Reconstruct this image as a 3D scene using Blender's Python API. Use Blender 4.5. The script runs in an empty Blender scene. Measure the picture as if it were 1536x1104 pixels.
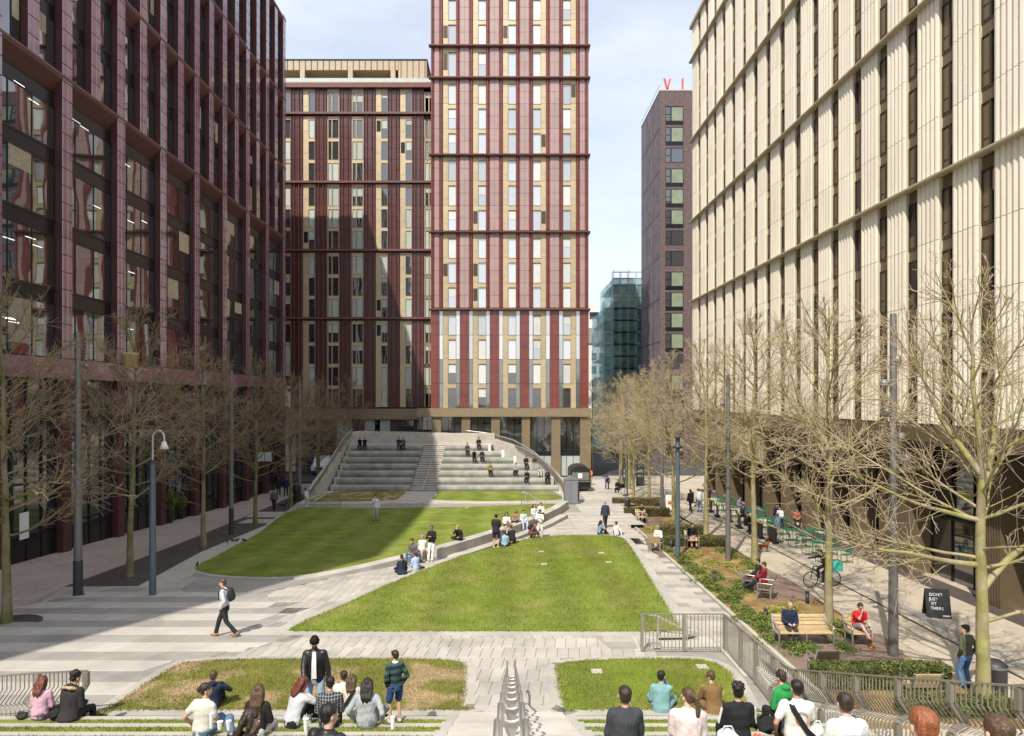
import bpy, bmesh, math, random
from mathutils import Vector, Matrix
import numpy as np
rnd = random.Random(7)
scene = bpy.context.scene
COL = scene.collection
# ------------------------------------------------------------------ camera
F = 1050.0            # focal length in photo pixels (photo 1536 wide)
VX, VY = 755.0, 597.0 # vanishing point in the photo
CZ = 7.3              # camera height over the plaza
cam = bpy.data.cameras.new('camera'); camo = bpy.data.objects.new('camera', cam); COL.objects.link(camo)
camo.location = (0, 0, CZ); camo.rotation_euler = (math.pi/2, 0, 0)
cam.sensor_width = 36; cam.lens = 36*F/1536
cam.shift_x = (768-VX)/1536; cam.shift_y = (VY-552)/1536
cam.clip_start = 0.1; cam.clip_end = 4000
scene.camera = camo
# ------------------------------------------------------------------ light
SX, SY, SZ = 0.47, 1.0, -1.35          # direction the sunlight travels
sv = Vector((SX, SY, SZ)).normalized()
elev = math.asin(-sv.z); azi = math.atan2(-sv.x, -sv.y)
sun = bpy.data.lights.new('sun', 'SUN'); suno = bpy.data.objects.new('sun', sun); COL.objects.link(suno)
suno.rotation_euler = sv.to_track_quat('-Z', 'Y').to_euler()
sun.energy = 3.45; sun.angle = math.radians(0.55); sun.color = (1.0, 0.93, 0.82)
w = bpy.data.worlds.new('World'); scene.world = w; w.use_nodes = True
nt = w.node_tree; nt.nodes.clear()
wo = nt.nodes.new('ShaderNodeOutputWorld'); bg = nt.nodes.new('ShaderNodeBackground')
sky = nt.nodes.new('ShaderNodeTexSky'); sky.sky_type = 'NISHITA'; sky.sun_disc = False
sky.sun_elevation = elev; sky.sun_rotation = azi; sky.air_density = 1.0; sky.dust_density = 1.6; sky.ozone_density = 1.5
tc = nt.nodes.new('ShaderNodeTexCoord'); mp = nt.nodes.new('ShaderNodeMapping'); mp.inputs['Scale'].default_value = (1.2, 1.2, 4.0)
nz = nt.nodes.new('ShaderNodeTexNoise'); nz.inputs['Scale'].default_value = 2.2; nz.inputs['Detail'].default_value = 8; nz.inputs['Roughness'].default_value = .55
cr = nt.nodes.new('ShaderNodeValToRGB'); cr.color_ramp.elements[0].position = .36; cr.color_ramp.elements[1].position = .72
cr.color_ramp.elements[0].color = (.55,.55,.55,1); cr.color_ramp.elements[1].color = (.95,.95,.95,1)
mx = nt.nodes.new('ShaderNodeMix'); mx.data_type = 'RGBA'
mx.inputs['B'].default_value = (4.5, 4.75, 5.1, 1)
nt.links.new(tc.outputs['Generated'], mp.inputs['Vector']); nt.links.new(mp.outputs[0], nz.inputs['Vector'])
nt.links.new(nz.outputs[0], cr.inputs[0]); nt.links.new(cr.outputs[0], mx.inputs['Factor'])
nt.links.new(sky.outputs[0], mx.inputs['A']); nt.links.new(mx.outputs['Result'], bg.inputs[0])
bg.inputs[1].default_value = 0.15; nt.links.new(bg.outputs[0], wo.inputs[0])
scene.view_settings.view_transform = 'Standard'; scene.view_settings.look = 'None'
scene.view_settings.exposure = 0.6; scene.view_settings.gamma = 1; scene.view_settings.use_curve_mapping = False
scene.render.engine = 'CYCLES'
# ------------------------------------------------------------------ materials
def lin(c):
    return tuple(((v/12.92) if v <= .04045 else ((v+.055)/1.055)**2.4) for v in c)
MAT = {}
def M(name, col=None, rough=.6, metal=0, var=.12, vs=3.0, bump=0, bs=30, spec=.5, rv=.06, col2=None, c2s=1.0, c2t=.5, streak=None, coat=0, alpha=None, c2w=.12):
    """procedural material: world-space noise on the colour, a random value per object, fine bump"""
    if name in MAT: return MAT[name]
    m = bpy.data.materials.new(name); m.use_nodes = True; n = m.node_tree.nodes; l = m.node_tree.links
    b = n['Principled BSDF']; MAT[name] = m
    b.inputs['Roughness'].default_value = rough; b.inputs['Metallic'].default_value = metal
    b.inputs['Specular IOR Level'].default_value = spec
    if coat: b.inputs['Coat Weight'].default_value = coat; b.inputs['Coat Roughness'].default_value = .05
    g = n.new('ShaderNodeNewGeometry')
    def noise(scale, det=4, vec=None):
        t = n.new('ShaderNodeTexNoise'); t.inputs['Scale'].default_value = scale; t.inputs['Detail'].default_value = det
        l.new(vec or g.outputs['Position'], t.inputs['Vector']); return t.outputs[0]
    base = n.new('ShaderNodeRGB'); base.outputs[0].default_value = (*col, 1); cur = base.outputs[0]
    if col2:
        r = n.new('ShaderNodeMapRange'); l.new(noise(c2s, 5), r.inputs[0])
        r.inputs[1].default_value = c2t-c2w; r.inputs[2].default_value = c2t+c2w
        x = n.new('ShaderNodeMix'); x.data_type = 'RGBA'; l.new(r.outputs[0], x.inputs['Factor'])
        l.new(cur, x.inputs['A']); x.inputs['B'].default_value = (*col2, 1); cur = x.outputs['Result']
    if var or rv:
        vec = None
        if streak:
            mm = n.new('ShaderNodeMapping'); mm.inputs['Scale'].default_value = streak; l.new(g.outputs['Position'], mm.inputs[0]); vec = mm.outputs[0]
        r = n.new('ShaderNodeMapRange'); l.new(noise(vs, 5, vec), r.inputs[0]); r.inputs[1].default_value = .3; r.inputs[2].default_value = .7
        r.inputs[3].default_value = 1-var; r.inputs[4].default_value = 1+var
        oi = n.new('ShaderNodeObjectInfo'); r2 = n.new('ShaderNodeMapRange'); l.new(oi.outputs['Random'], r2.inputs[0])
        r2.inputs[3].default_value = 1-rv; r2.inputs[4].default_value = 1+rv
        mu = n.new('ShaderNodeMath'); mu.operation = 'MULTIPLY'; l.new(r.outputs[0], mu.inputs[0]); l.new(r2.outputs[0], mu.inputs[1])
        hv = n.new('ShaderNodeHueSaturation'); l.new(mu.outputs[0], hv.inputs['Value']); l.new(cur, hv.inputs['Color']); cur = hv.outputs[0]
    l.new(cur, b.inputs['Base Color'])
    if bump:
        bp = n.new('ShaderNodeBump'); bp.inputs['Strength'].default_value = bump; bp.inputs['Distance'].default_value = .02
        l.new(noise(bs, 3), bp.inputs['Height']); l.new(bp.outputs[0], b.inputs['Normal'])
    return m
def glass(name, col, rough=.03, spec=1.0, ior=1.9, wav=.15, ws=.6, rv=.3):
    m = M(name, col, rough, 0, 0, 1, 0, 1, spec, rv); b = m.node_tree.nodes['Principled BSDF']; b.inputs['IOR'].default_value = ior
    n = m.node_tree.nodes; l = m.node_tree.links
    g = n.new('ShaderNodeNewGeometry'); t = n.new('ShaderNodeTexNoise'); t.inputs['Scale'].default_value = ws; t.inputs['Detail'].default_value = 1
    l.new(g.outputs['Position'], t.inputs['Vector'])
    bp = n.new('ShaderNodeBump'); bp.inputs['Strength'].default_value = wav; bp.inputs['Distance'].default_value = .12
    l.new(t.outputs[0], bp.inputs['Height']); l.new(bp.outputs[0], b.inputs['Normal'])
    return m
# ------------------------------------------------------------------ terrain heights (metres below the camera)
def HC(Y): return 6.31+.047*Y if Y <= 45 else 8.425+.02*(Y-45)
def HL(Y): return 6.31+.047*Y if Y <= 60 else 9.13+.01*(Y-60)
def HR(Y): return 8.05+.015*Y
ZN = {'c': HC, 'l': HL, 'r': HR}
def gz(Y, zone='c'): return CZ-ZN[zone](Y)
def G(x, y, zone='c', dz=0):
    """photo pixel -> point on the ground of a zone"""
    H = ZN[zone]; a, b = 3.0, 600.0
    for _ in range(50):
        m_ = (a+b)/2
        if F*(H(m_)-dz)/m_ > y-VY: a = m_
        else: b = m_
    return Vector(((x-VX)*a/F, a, CZ-H(a)+dz))
def P(x, y, Y): return Vector(((x-VX)*Y/F, Y, CZ-(y-VY)*Y/F))
# ------------------------------------------------------------------ mesh building
class MB:
    def __init__(s): s.v = []; s.f = []; s.m = []; s.sm = []
    def add(s, vs, fs, mi=0, smooth=False):
        o = len(s.v); s.v += [tuple(p) for p in vs]; s.f += [tuple(i+o for i in f) for f in fs]; s.m += [mi]*len(fs); s.sm += [smooth]*len(fs); return s
    def box(s, x0, x1, y0, y1, z0, z1, mi=0):
        return s.add([(x0,y0,z0),(x1,y0,z0),(x1,y1,z0),(x0,y1,z0),(x0,y0,z1),(x1,y0,z1),(x1,y1,z1),(x0,y1,z1)],
            [(0,3,2,1),(4,5,6,7),(0,1,5,4),(1,2,6,5),(2,3,7,6),(3,0,4,7)], mi)
    def prism(s, poly, d, mi=0, caps=True):
        """poly: list of 3D points; extruded by vector d"""
        n = len(poly); d = Vector(d); a = [Vector(p) for p in poly]
        vs = a+[p+d for p in a]
        fs = [(i, (i+1) % n, (i+1) % n+n, i+n) for i in range(n)]
        if caps: fs += [tuple(range(n))[::-1], tuple(range(n, 2*n))]
        return s.add(vs, fs, mi)
    def slab(s, pts, th, mi=0):
        """pts: top outline (counter-clockwise or not), skirt th metres deep; top triangulated"""
        n = len(pts); pts = [Vector(p) for p in pts]
        area = sum(pts[i].x*pts[(i+1) % n].y-pts[(i+1) % n].x*pts[i].y for i in range(n))
        if area < 0: pts = pts[::-1]
        tris = tess(pts)
        s.add(pts, tris, mi)
        vs = pts+[p-Vector((0,0,th)) for p in pts]
        return s.add(vs, [((i+1) % n, i, i+n, (i+1) % n+n) for i in range(n)], mi)
    def bar(s, a, b, w, h=None, mi=0, up=(0,0,1)):
        a, b = Vector(a), Vector(b); h = h or w; d = (b-a); 
        if d.length < 1e-6: return s
        d.normalize(); u = Vector(up)
        if abs(d.dot(u)) > .99: u = Vector((0,1,0))
        r = d.cross(u).normalized(); u = r.cross(d)
        c = [(-w/2,-h/2),(w/2,-h/2),(w/2,h/2),(-w/2,h/2)]
        vs = [a+r*x+u*y for x,y in c]+[b+r*x+u*y for x,y in c]
        return s.add(vs, [(0,1,2,3)[::-1],(4,5,6,7),(0,1,5,4),(1,2,6,5),(2,3,7,6),(3,0,4,7)], mi)
    def tube(s, pts, rs, n=8, mi=0, cap=True, smooth=True):
        pts = [Vector(p) for p in pts]
        if not hasattr(rs, '__len__'): rs = [rs]*len(pts)
        o = []; pr = None
        for i, p in enumerate(pts):
            d = (pts[min(i+1, len(pts)-1)]-pts[max(i-1, 0)]).normalized()
            if pr is None:
                a = Vector((0,0,1)) if abs(d.z) < .9 else Vector((1,0,0)); pr = d.cross(a).normalized()
            else:
                pr = (pr-d*pr.dot(d)).normalized()
            q = d.cross(pr)
            o += [p+(pr*math.cos(t)+q*math.sin(t))*rs[i] for t in [2*math.pi*k/n for k in range(n)]]
        fs = []
        for i in range(len(pts)-1):
            for k in range(n): fs.append((i*n+k, i*n+(k+1) % n, (i+1)*n+(k+1) % n, (i+1)*n+k))
        s.add(o, fs, mi, smooth)
        if cap: s.add(o[:n], [tuple(range(n))[::-1]], mi); s.add(o[-n:], [tuple(range(n))], mi)
        return s
    def lathe(s, c, prof, n=16, mi=0, ax='z', smooth=True):
        c = Vector(c); vs = []
        for r, h in prof:
            for k in range(n):
                t = 2*math.pi*k/n; a, b = r*math.cos(t), r*math.sin(t)
                vs.append(c+(Vector((a,b,h)) if ax == 'z' else Vector((h,a,b)) if ax == 'x' else Vector((b,h,a))))
        fs = [(i*n+k, i*n+(k+1) % n, (i+1)*n+(k+1) % n, (i+1)*n+k) for i in range(len(prof)-1) for k in range(n)]
        return s.add(vs, fs, mi, smooth)
    def ell(s, c, r, n=10, m=6, mi=0, rot=None):
        c = Vector(c); vs = []; fs = []
        for i in range(m+1):
            ph = math.pi*i/m
            for k in range(n):
                t = 2*math.pi*k/n; v = Vector((r[0]*math.sin(ph)*math.cos(t), r[1]*math.sin(ph)*math.sin(t), r[2]*math.cos(ph)))
                vs.append(c+(rot @ v if rot else v))
        for i in range(m):
            for k in range(n): fs.append((i*n+k, (i+1)*n+k, (i+1)*n+(k+1) % n, i*n+(k+1) % n))
        return s.add(vs, fs, mi, True)
    def mesh(s, name, mats, off=None):
        me = bpy.data.meshes.new(name)
        v = s.v
        if off is not None: v = [(p[0]-off[0], p[1]-off[1], p[2]-off[2]) for p in v]
        me.from_pydata(v, [], s.f)
        for m in (mats if isinstance(mats, (list, tuple)) else [mats]): me.materials.append(m if not isinstance(m, str) else MAT[m])
        me.polygons.foreach_set('material_index', s.m); me.polygons.foreach_set('use_smooth', s.sm)
        me.update(); return me
    def build(s, name, mats, parent=None, kind=None, label=None, cat=None, group=None, loc=None):
        base = wloc(parent) if parent else (Vector(loc) if loc is not None else Vector((0,0,0)))
        o = bpy.data.objects.new(name, s.mesh(name, mats, base)); COL.objects.link(o)
        if parent: o.parent = parent; WL[o.name] = base
        elif loc is not None: o.location = base
        tag(o, label, cat, group, kind); return o
WL = {}
def wloc(o): return WL.get(o.name, Vector(o.location))
def tag(o, label=None, cat=None, group=None, kind=None):
    if label: o['label'] = label
    if cat: o['category'] = cat
    if group: o['group'] = group
    if kind: o['kind'] = kind
def thing(name, label, cat, loc=(0,0,0), rz=0, group=None):
    o = bpy.data.objects.new(name, None); o.empty_display_size = .2; COL.objects.link(o)
    o.location = loc; o.rotation_euler = (0,0,rz); tag(o, label, cat, group); return o
def put(name, me, parent, loc, rz=0, sc=None, kind=None, wpar=None):
    """a part that shares mesh me, loc in the parent's space"""
    o = bpy.data.objects.new(name, me); COL.objects.link(o); o.parent = parent; o.location = loc
    if rz: o.rotation_euler = (0,0,rz)
    if sc: o.scale = sc
    if kind: o['kind'] = kind
    return o
def copy_tree(o, parent=None):
    c = o.copy(); COL.objects.link(c)
    if parent: c.parent = parent
    for ch in list(o.children): copy_tree(ch, c)
    return c
def tess(pts):
    from mathutils.geometry import tessellate_polygon
    t = tessellate_polygon([[Vector((p[0],p[1],0)) for p in pts]])
    out = []
    for a,b,c in t:
        A,B,C_ = pts[a],pts[b],pts[c]
        out.append((a,b,c) if (B[0]-A[0])*(C_[1]-A[1])-(B[1]-A[1])*(C_[0]-A[0]) > 0 else (a,c,b))
    return out
def smooth_poly(pts, n=6):
    """Catmull-Rom through closed outline of 2D/3D points"""
    out = []; N = len(pts)
    for i in range(N):
        p0,p1,p2,p3 = [Vector(pts[(i+j-1) % N]) for j in range(4)]
        for k in range(n):
            t = k/n; out.append(.5*((2*p1)+(p2-p0)*t+(2*p0-5*p1+4*p2-p3)*t*t+(-p0+3*p1-3*p2+p3)*t**3))
    return out
def inframe(v, m=40):
    if v[1] < 2: return False
    x = VX+F*v[0]/v[1]; y = VY-F*(v[2]-CZ)/v[1]
    return -m < x < 1536+m and -m < y < 1104+m
def pieces(name, me, parent, locs, mats, limit=300, rz=0, scs=None):
    """places alike pieces: those that show largest as objects, the rest joined into one part of kind stuff. locs are world positions"""
    base = wloc(parent)
    L = [(Vector(p), (scs[i] if scs else None), (me[i] if isinstance(me, list) else me)) for i, p in enumerate(locs)]
    L.sort(key=lambda t: (not inframe(t[0]), (t[0]-Vector((0,0,CZ))).length))
    for p, sc, m in L[:limit]: put(name, m, parent, p-base, rz, sc)
    rest = L[limit:]
    if rest:
        V = []; Fc = []; mi = []; o = 0; cs, sn = math.cos(rz), math.sin(rz)
        for p, sc, m in rest:
            q = p-base; sx, sy, sz = sc or (1,1,1)
            for v in m.vertices:
                x, y, z = v.co.x*sx, v.co.y*sy, v.co.z*sz
                V.append((q.x+x*cs-y*sn, q.y+x*sn+y*cs, q.z+z))
            for f in m.polygons: Fc.append(tuple(i+o for i in f.vertices)); mi.append(f.material_index)
            o += len(m.vertices)
        mm = bpy.data.meshes.new(name); mm.from_pydata(V, [], Fc)
        for m_ in rest[0][2].materials: mm.materials.append(m_)
        mm.polygons.foreach_set('material_index', mi)
        ob = bpy.data.objects.new(name+'_rest' if 0 else name, mm); COL.objects.link(ob); ob.parent = parent; ob['kind'] = 'stuff'

_ts = bpy.data.scenes.new('work'); _tv = _ts.view_layers[0]
def evaluated(o):
    """mesh of o with its modifiers, evaluated in a small scene of its own"""
    _ts.collection.objects.link(o); _tv.update(); dg = _tv.depsgraph
    me = bpy.data.meshes.new_from_object(o.evaluated_get(dg)); bpy.data.objects.remove(o); return me
# ================================================================== materials
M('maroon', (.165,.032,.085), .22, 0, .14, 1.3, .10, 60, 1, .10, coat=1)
MAT['maroon'].node_tree.nodes['Principled BSDF'].inputs['IOR'].default_value = 1.9
M('maroon_tower', (.19,.045,.036), .33, 0, .12, .8, .08, 60, .6, .07, coat=.35)
M('block_rib', (.088,.024,.022), .33, 0, .14, .8, .08, 60, .6, .07, coat=.35)  # both block tones are darkened to carry the deep shade on its facade
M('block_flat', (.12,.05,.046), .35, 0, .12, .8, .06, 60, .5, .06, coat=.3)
M('maroon_flat', (.38,.265,.25), .4, 0, .08, .8, .06, 60, .5, .06, coat=.2)  # paler than the ribs: sky reflection on the upper panels put into the colour
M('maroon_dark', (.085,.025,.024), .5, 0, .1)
M('band_maroon', (.15,.06,.052), .45, 0, .12, 2)
M('gold', (.52,.42,.27), .42, .25, .07, 1.5, .05, 50, .5, .07)
M('gold_dark', (.30,.235,.145), .45, .3, .08, 2)
M('bronze', (.19,.145,.09), .42, .35, .10, 2, .05, 50, .5, .1)
M('bronze_dark', (.075,.055,.038), .5, .3, .1)
M('cream', (.74,.675,.56), .6, 0, .07, 1.2, .08, 40, .4, .055, streak=(3,3,.25))
M('cream_edge', (.55,.47,.34), .5, 0, .06, 2)
M('ledge_cream', (.50,.43,.29), .5, .1, .06, 2)
M('penthouse', (.42,.34,.24), .55, .1, .06, 2)
M('frame_dark', (.022,.022,.024), .4, .4, .1)
M('spandrel', (.016,.013,.014), .25, 0, .1, 1, 0, 30, .35, .3)
M('backwall', (.06,.04,.035), .8)
M('brick_purple', (.16,.135,.15), .8, 0, .15, 4, .3, 40, .3, .06, col2=(.21,.175,.19), c2s=.7)
M('brick_face', (.17,.115,.11), .8, 0, .25, 8, .3, 40, .3, .06, col2=(.11,.085,.085), c2s=3)
M('white_render', (.72,.70,.66), .8, 0, .05, 1)
M('green_window', (.24,.28,.19), .35, 0, .15, 1)
M('green_net', (.08,.26,.25), .8, 0, .25, .6, 0, 1, .2, .1, col2=(.10,.34,.30), c2s=.35)
M('scaffold', (.45,.48,.48), .5, .2)
M('concrete_floor', (.22,.22,.21), .9)
M('letter_red', (.75,.10,.06), .4, 0, .03)
M('soffit', (.05,.042,.035), .7)
glass('glass_left', (.020,.024,.026), .02, 1, 2.1, .10, .4)
glass('glass_tower', (.46,.49,.52), .06, 1, 2.2, .10, .35)  # pale base colour stands in for bright sky mirrored in the panes
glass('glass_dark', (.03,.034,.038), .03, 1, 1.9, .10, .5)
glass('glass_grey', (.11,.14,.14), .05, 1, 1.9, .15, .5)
glass('glass_right', (.035,.035,.03), .03, 1, 2.0, .12, .5)
M('blind', (.40,.46,.42), .5, 0, .05, 1, 0, 1, .7, .12)
M('blind_white', (.62,.64,.64), .4, 0, .05, 1, 0, 1, .7, .12)
M('curtain', (.40,.33,.24), .8, 0, .2, 5, 0, 1, .3, .3)
M('reflection_pink', (.16,.06,.065), .1, 0, .4, .5, 0, 1, 1, .3)

# ================================================================== ground sheets (setting)
M('earth_far', (.20,.19,.18), .9)
M('asphalt', (.075,.073,.073), .85, 0, .15, 2, .3, 80, .3)
M('slab_light', (.52,.485,.43), .75, 0, .07, 1.1, .15, 60, .3, .05, col2=(.47,.435,.385), c2s=.8)
M('slab_dark', (.36,.34,.31), .75, 0, .08, 1.1, .15, 60, .3, .06, col2=(.32,.30,.275), c2s=.8)
M('slab_mid', (.455,.425,.378), .75, 0, .09, 1.1, .15, 60, .3, .05, col2=(.42,.39,.345), c2s=.9)
M('joint', (.29,.275,.245), .9)
M('brick_pave', (.40,.33,.285), .85, 0, .16, 6, .25, 60, .3, .04, col2=(.45,.38,.33), c2s=.9)
M('walk_beige', (.50,.435,.34), .85, 0, .07, 3, .2, 60, .3, .03, col2=(.46,.395,.31), c2s=.5)
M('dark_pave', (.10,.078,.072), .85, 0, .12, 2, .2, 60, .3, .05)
M('concrete', (.46,.435,.385), .8, 0, .07, 1.4, .15, 50, .3, .04, col2=(.40,.38,.335), c2s=.8)
M('concrete_seat', (.40,.385,.35), .8, 0, .08, 1.2, .2, 50, .3, .05, col2=(.31,.30,.275), c2s=1.2)
M('kerb', (.50,.465,.40), .8, 0, .08, 1.4)
M('lawn', (.150,.205,.026), .95, 0, .18, 1.1, .8, 26, .15, .02, col2=(.190,.225,.045), c2s=.45)
M('lawn_worn', (.175,.18,.04), .95, 0, .2, 1.6, .9, 26, .15, .02, col2=(.40,.29,.17), c2s=.75, c2t=.54, c2w=.05)
M('grass_blade', (.20,.24,.03), .9, 0, .25, 1.3, 0, 1, .2, .02, col2=(.20,.22,.05), c2s=1.1)
M('grass_dry', (.205,.205,.05), .9, 0, .2, 1.3, 0, 1, .2, .02, col2=(.36,.28,.14), c2s=.75, c2t=.54, c2w=.06)
M('soil', (.20,.125,.06), .95, 0, .2, 3, .8, 22, .1, .05, col2=(.32,.235,.10), c2s=1.0)
M('moss', (.17,.19,.02), .9, 0, .2, 4)

def turf(mn, st):
    """mowing stripes and dry patches on a lawn material"""
    n = MAT[mn].node_tree.nodes; l = MAT[mn].node_tree.links; b = n['Principled BSDF']; src = b.inputs['Base Color'].links[0].from_socket
    g = n.new('ShaderNodeNewGeometry'); t = n.new('ShaderNodeTexNoise'); t.inputs['Scale'].default_value = .55; t.inputs['Detail'].default_value = 6; l.new(g.outputs['Position'], t.inputs['Vector'])
    r = n.new('ShaderNodeMapRange'); l.new(t.outputs[0], r.inputs[0]); r.inputs[1].default_value = .50; r.inputs[2].default_value = .72; r.inputs[4].default_value = .62
    x = n.new('ShaderNodeMix'); x.data_type = 'RGBA'; l.new(r.outputs[0], x.inputs['Factor']); l.new(src, x.inputs['A']); x.inputs['B'].default_value = (.26,.235,.085,1)
    w_ = n.new('ShaderNodeTexWave'); w_.inputs['Scale'].default_value = .14; w_.inputs['Distortion'].default_value = 1.2; w_.inputs['Detail'].default_value = 2; l.new(g.outputs['Position'], w_.inputs['Vector'])
    r2 = n.new('ShaderNodeMapRange'); l.new(w_.outputs['Fac'], r2.inputs[0]); r2.inputs[3].default_value = 1-st; r2.inputs[4].default_value = 1+st
    h = n.new('ShaderNodeHueSaturation'); l.new(r2.outputs[0], h.inputs['Value']); l.new(x.outputs['Result'], h.inputs['Color']); l.new(h.outputs[0], b.inputs['Base Color'])
def stains(mn, k=.80):
    """soft water marks and small gum spots on paving"""
    n = MAT[mn].node_tree.nodes; l = MAT[mn].node_tree.links; b = n['Principled BSDF']; src = b.inputs['Base Color'].links[0].from_socket; g = n.new('ShaderNodeNewGeometry')
    t = n.new('ShaderNodeTexNoise'); t.inputs['Scale'].default_value = .45; t.inputs['Detail'].default_value = 9; t.inputs['Roughness'].default_value = .7; l.new(g.outputs['Position'], t.inputs['Vector'])
    r = n.new('ShaderNodeMapRange'); l.new(t.outputs[0], r.inputs[0]); r.inputs[1].default_value = .50; r.inputs[2].default_value = .68; r.inputs[3].default_value = 1; r.inputs[4].default_value = k
    v = n.new('ShaderNodeTexVoronoi'); v.inputs['Scale'].default_value = 1.7; l.new(g.outputs['Position'], v.inputs['Vector'])
    r2 = n.new('ShaderNodeMapRange'); l.new(v.outputs['Distance'], r2.inputs[0]); r2.inputs[1].default_value = .035; r2.inputs[2].default_value = .06; r2.inputs[3].default_value = .62; r2.inputs[4].default_value = 1
    m = n.new('ShaderNodeMath'); m.operation = 'MULTIPLY'; l.new(r.outputs[0], m.inputs[0]); l.new(r2.outputs[0], m.inputs[1])
    h = n.new('ShaderNodeHueSaturation'); l.new(m.outputs[0], h.inputs['Value']); l.new(src, h.inputs['Color']); l.new(h.outputs[0], b.inputs['Base Color'])
for q in ('slab_light','slab_dark','slab_mid','walk_beige','concrete','brick_pave','concrete_seat','kerb','dark_pave'): stains(q)
turf('lawn', .10); turf('grass_blade', .10)
MB().slab([(-1500,-200,CZ-10.6),(1500,-200,CZ-10.6),(1500,3000,CZ-10.6),(-1500,3000,CZ-10.6)], .5).build('ground', 'earth_far', kind='structure', loc=(0,0,CZ-10.6))

def strip_pts(poly, H, step=6):
    """insert points on long edges so sheets follow the height function"""
    out = []
    for i in range(len(poly)):
        a, b = Vector(poly[i][:2]+(0,) if isinstance(poly[i], tuple) else (poly[i].x, poly[i].y, 0)), None
        q = poly[(i+1) % len(poly)]; b = Vector((q[0], q[1], 0))
        out.append(Vector((a.x, a.y, 0)))
    return out
def sheet(name, mat, outline, zf, up=0.0, th=1.5, kind='structure', cuts=(45,60), **kw):
    """ground patch: outline (x,y) cut in Y bands at the slope changes, follows zf(Y)"""
    pts = [(p[0], p[1]) for p in outline]
    def clip(poly, y0, keep_above):
        out = []
        for i in range(len(poly)):
            a, b = poly[i], poly[(i+1) % len(poly)]
            ina = (a[1] >= y0) == keep_above; inb = (b[1] >= y0) == keep_above
            if ina: out.append(a)
            if ina != inb:
                t = (y0-a[1])/(b[1]-a[1]); out.append((a[0]+(b[0]-a[0])*t, y0))
        return out
    ys = [p[1] for p in pts]; cs = [c for c in cuts if min(ys) < c < max(ys)]
    mb = MB(); rest = pts
    for c in cs:
        lo = clip(rest, c, False); rest = clip(rest, c, True)
        if len(lo) > 2: mb.slab([(x, y, zf(y-1e-6)+up) for x, y in lo], th)
    if len(rest) > 2: mb.slab([(x, y, zf(y+1e-6)+up) for x, y in rest], th)
    ctr = Vector((sum(p[0] for p in pts)/len(pts), sum(p[1] for p in pts)/len(pts), 0)); ctr.z = zf(ctr.y)
    return mb.build(name, mat, kind=kind, loc=ctr, **kw)
zc = lambda y: CZ-HC(y); zl = lambda y: CZ-HL(y); zr = lambda y: CZ-HR(y)
RB = 7.6   # boundary between plaza and the lower right side
# left side: brick pavement in front of the left building, far street
sheet('left_pavement', 'brick_pave', [(-26,8),(-9.5,8),(-9.5,30),(-14.2,62),(-14.2,76),(-26,76)], zl, -.012)
sheet('far_street', 'asphalt', [(-60,76),(60,82),(60,150),(-60,150)], lambda y: CZ-9.35, 0)
# the central plaza base (joints show between the slabs laid on it)
sheet('plaza', 'joint', [(-17,15.8),(6.45,15.8),(6.45,20.1),(3.95,20.1),(3.95,21.95),(5.9,21.95),(6.5,30),(7.4,41),(8.4,46),(10.5,60),(11.5,82),(-15.6,82),(-16.5,62),(-17,57.6),(-14.6,37),(-17.8,28.6),(-17,23)], zc, 0)
# the right side
sheet('right_path_base', 'joint', [(3.0,17),(3.0,10),(8.95,10),(8.8,24),(8.8,62),(12.5,82),(9,82),(6.2,46),(5.0,22)], zr, 0)
sheet('right_walkway', 'walk_beige', [(6.0,3),(26,3),(26,84),(12.5,84),(8.8,62),(8.8,10),(6.0,10)], zr, -.01)

# ---- paving slabs as pieces ----
def slab_mesh(w, d, skew, slope, mat, b=.012):
    """slab w x d with a skewed side and a bevelled edge, lying on the slope"""
    mb = MB(); h = .02
    top = [(0,0),(w,0),(w+skew,d),(skew,d)]
    cx, cy = sum(p[0] for p in top)/4, d/2
    inn = [(cx+(x-cx)*(1-2*b/w), cy+(y-cy)*(1-2*b/d)) for x, y in top]
    z = lambda y: -slope*y
    vs = [(x,y,z(y)+h) for x,y in inn]+[(x,y,z(y)+h-.008) for x,y in top]+[(x,y,z(y)-.01) for x,y in top]
    fs = [(0,1,2,3)]+[(4+i,4+(i+1)%4,(i+1)%4,i) for i in range(4)]+[(8+i,8+(i+1)%4,4+(i+1)%4,4+i) for i in range(4)]
    return mb.add(vs, fs).mesh('paving_slab', [mat])
def in_poly(x, y, poly):
    c = False; j = len(poly)-1
    for i in range(len(poly)):
        xi, yi = poly[i][0], poly[i][1]; xj, yj = poly[j][0], poly[j][1]
        if (yi > y) != (yj > y) and x < (xj-xi)*(y-yi)/(yj-yi)+xi: c = not c
        j = i
    return c
plaza = bpy.data.objects['plaza']
def W2(px): return [(p.x, p.y) for p in px]
lawnA_px = [(296,851),(330,833),(385,803),(448,764),(560,763),(700,761),(836,757),(801,776),(700,813),(600,840),(500,859),(420,866),(340,864),(304,858)]
lawnB_px = [(441,942),(520,907),(600,871),(700,833),(780,812),(830,805),(880,804),(926,806),(945,822),(980,880),(1008,926),(1016,943),(1000,948),(700,948),(470,948)]
lawnC_px = [(165,1066),(262,1003),(300,995),(360,992),(600,991),(680,994),(694,1000),(696,1006),(693,1040),(691,1060),(690,1065),(684,1066),(400,1066),(175,1066)]
lawnD_px = [(837,1006),(840,1001),(855,996),(920,992),(1010,991),(1060,994),(1088,1008),(1108,1040),(1118,1062),(1120,1066),(1112,1066),(960,1066),(856,1066),(849,1065),(847,1060)]
lawnA = [G(x,y) for x,y in lawnA_px]; lawnB = [G(x,y) for x,y in lawnB_px]
lawnC = [G(x,y) for x,y in lawnC_px]; lawnD = [G(x,y) for x,y in lawnD_px]
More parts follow.
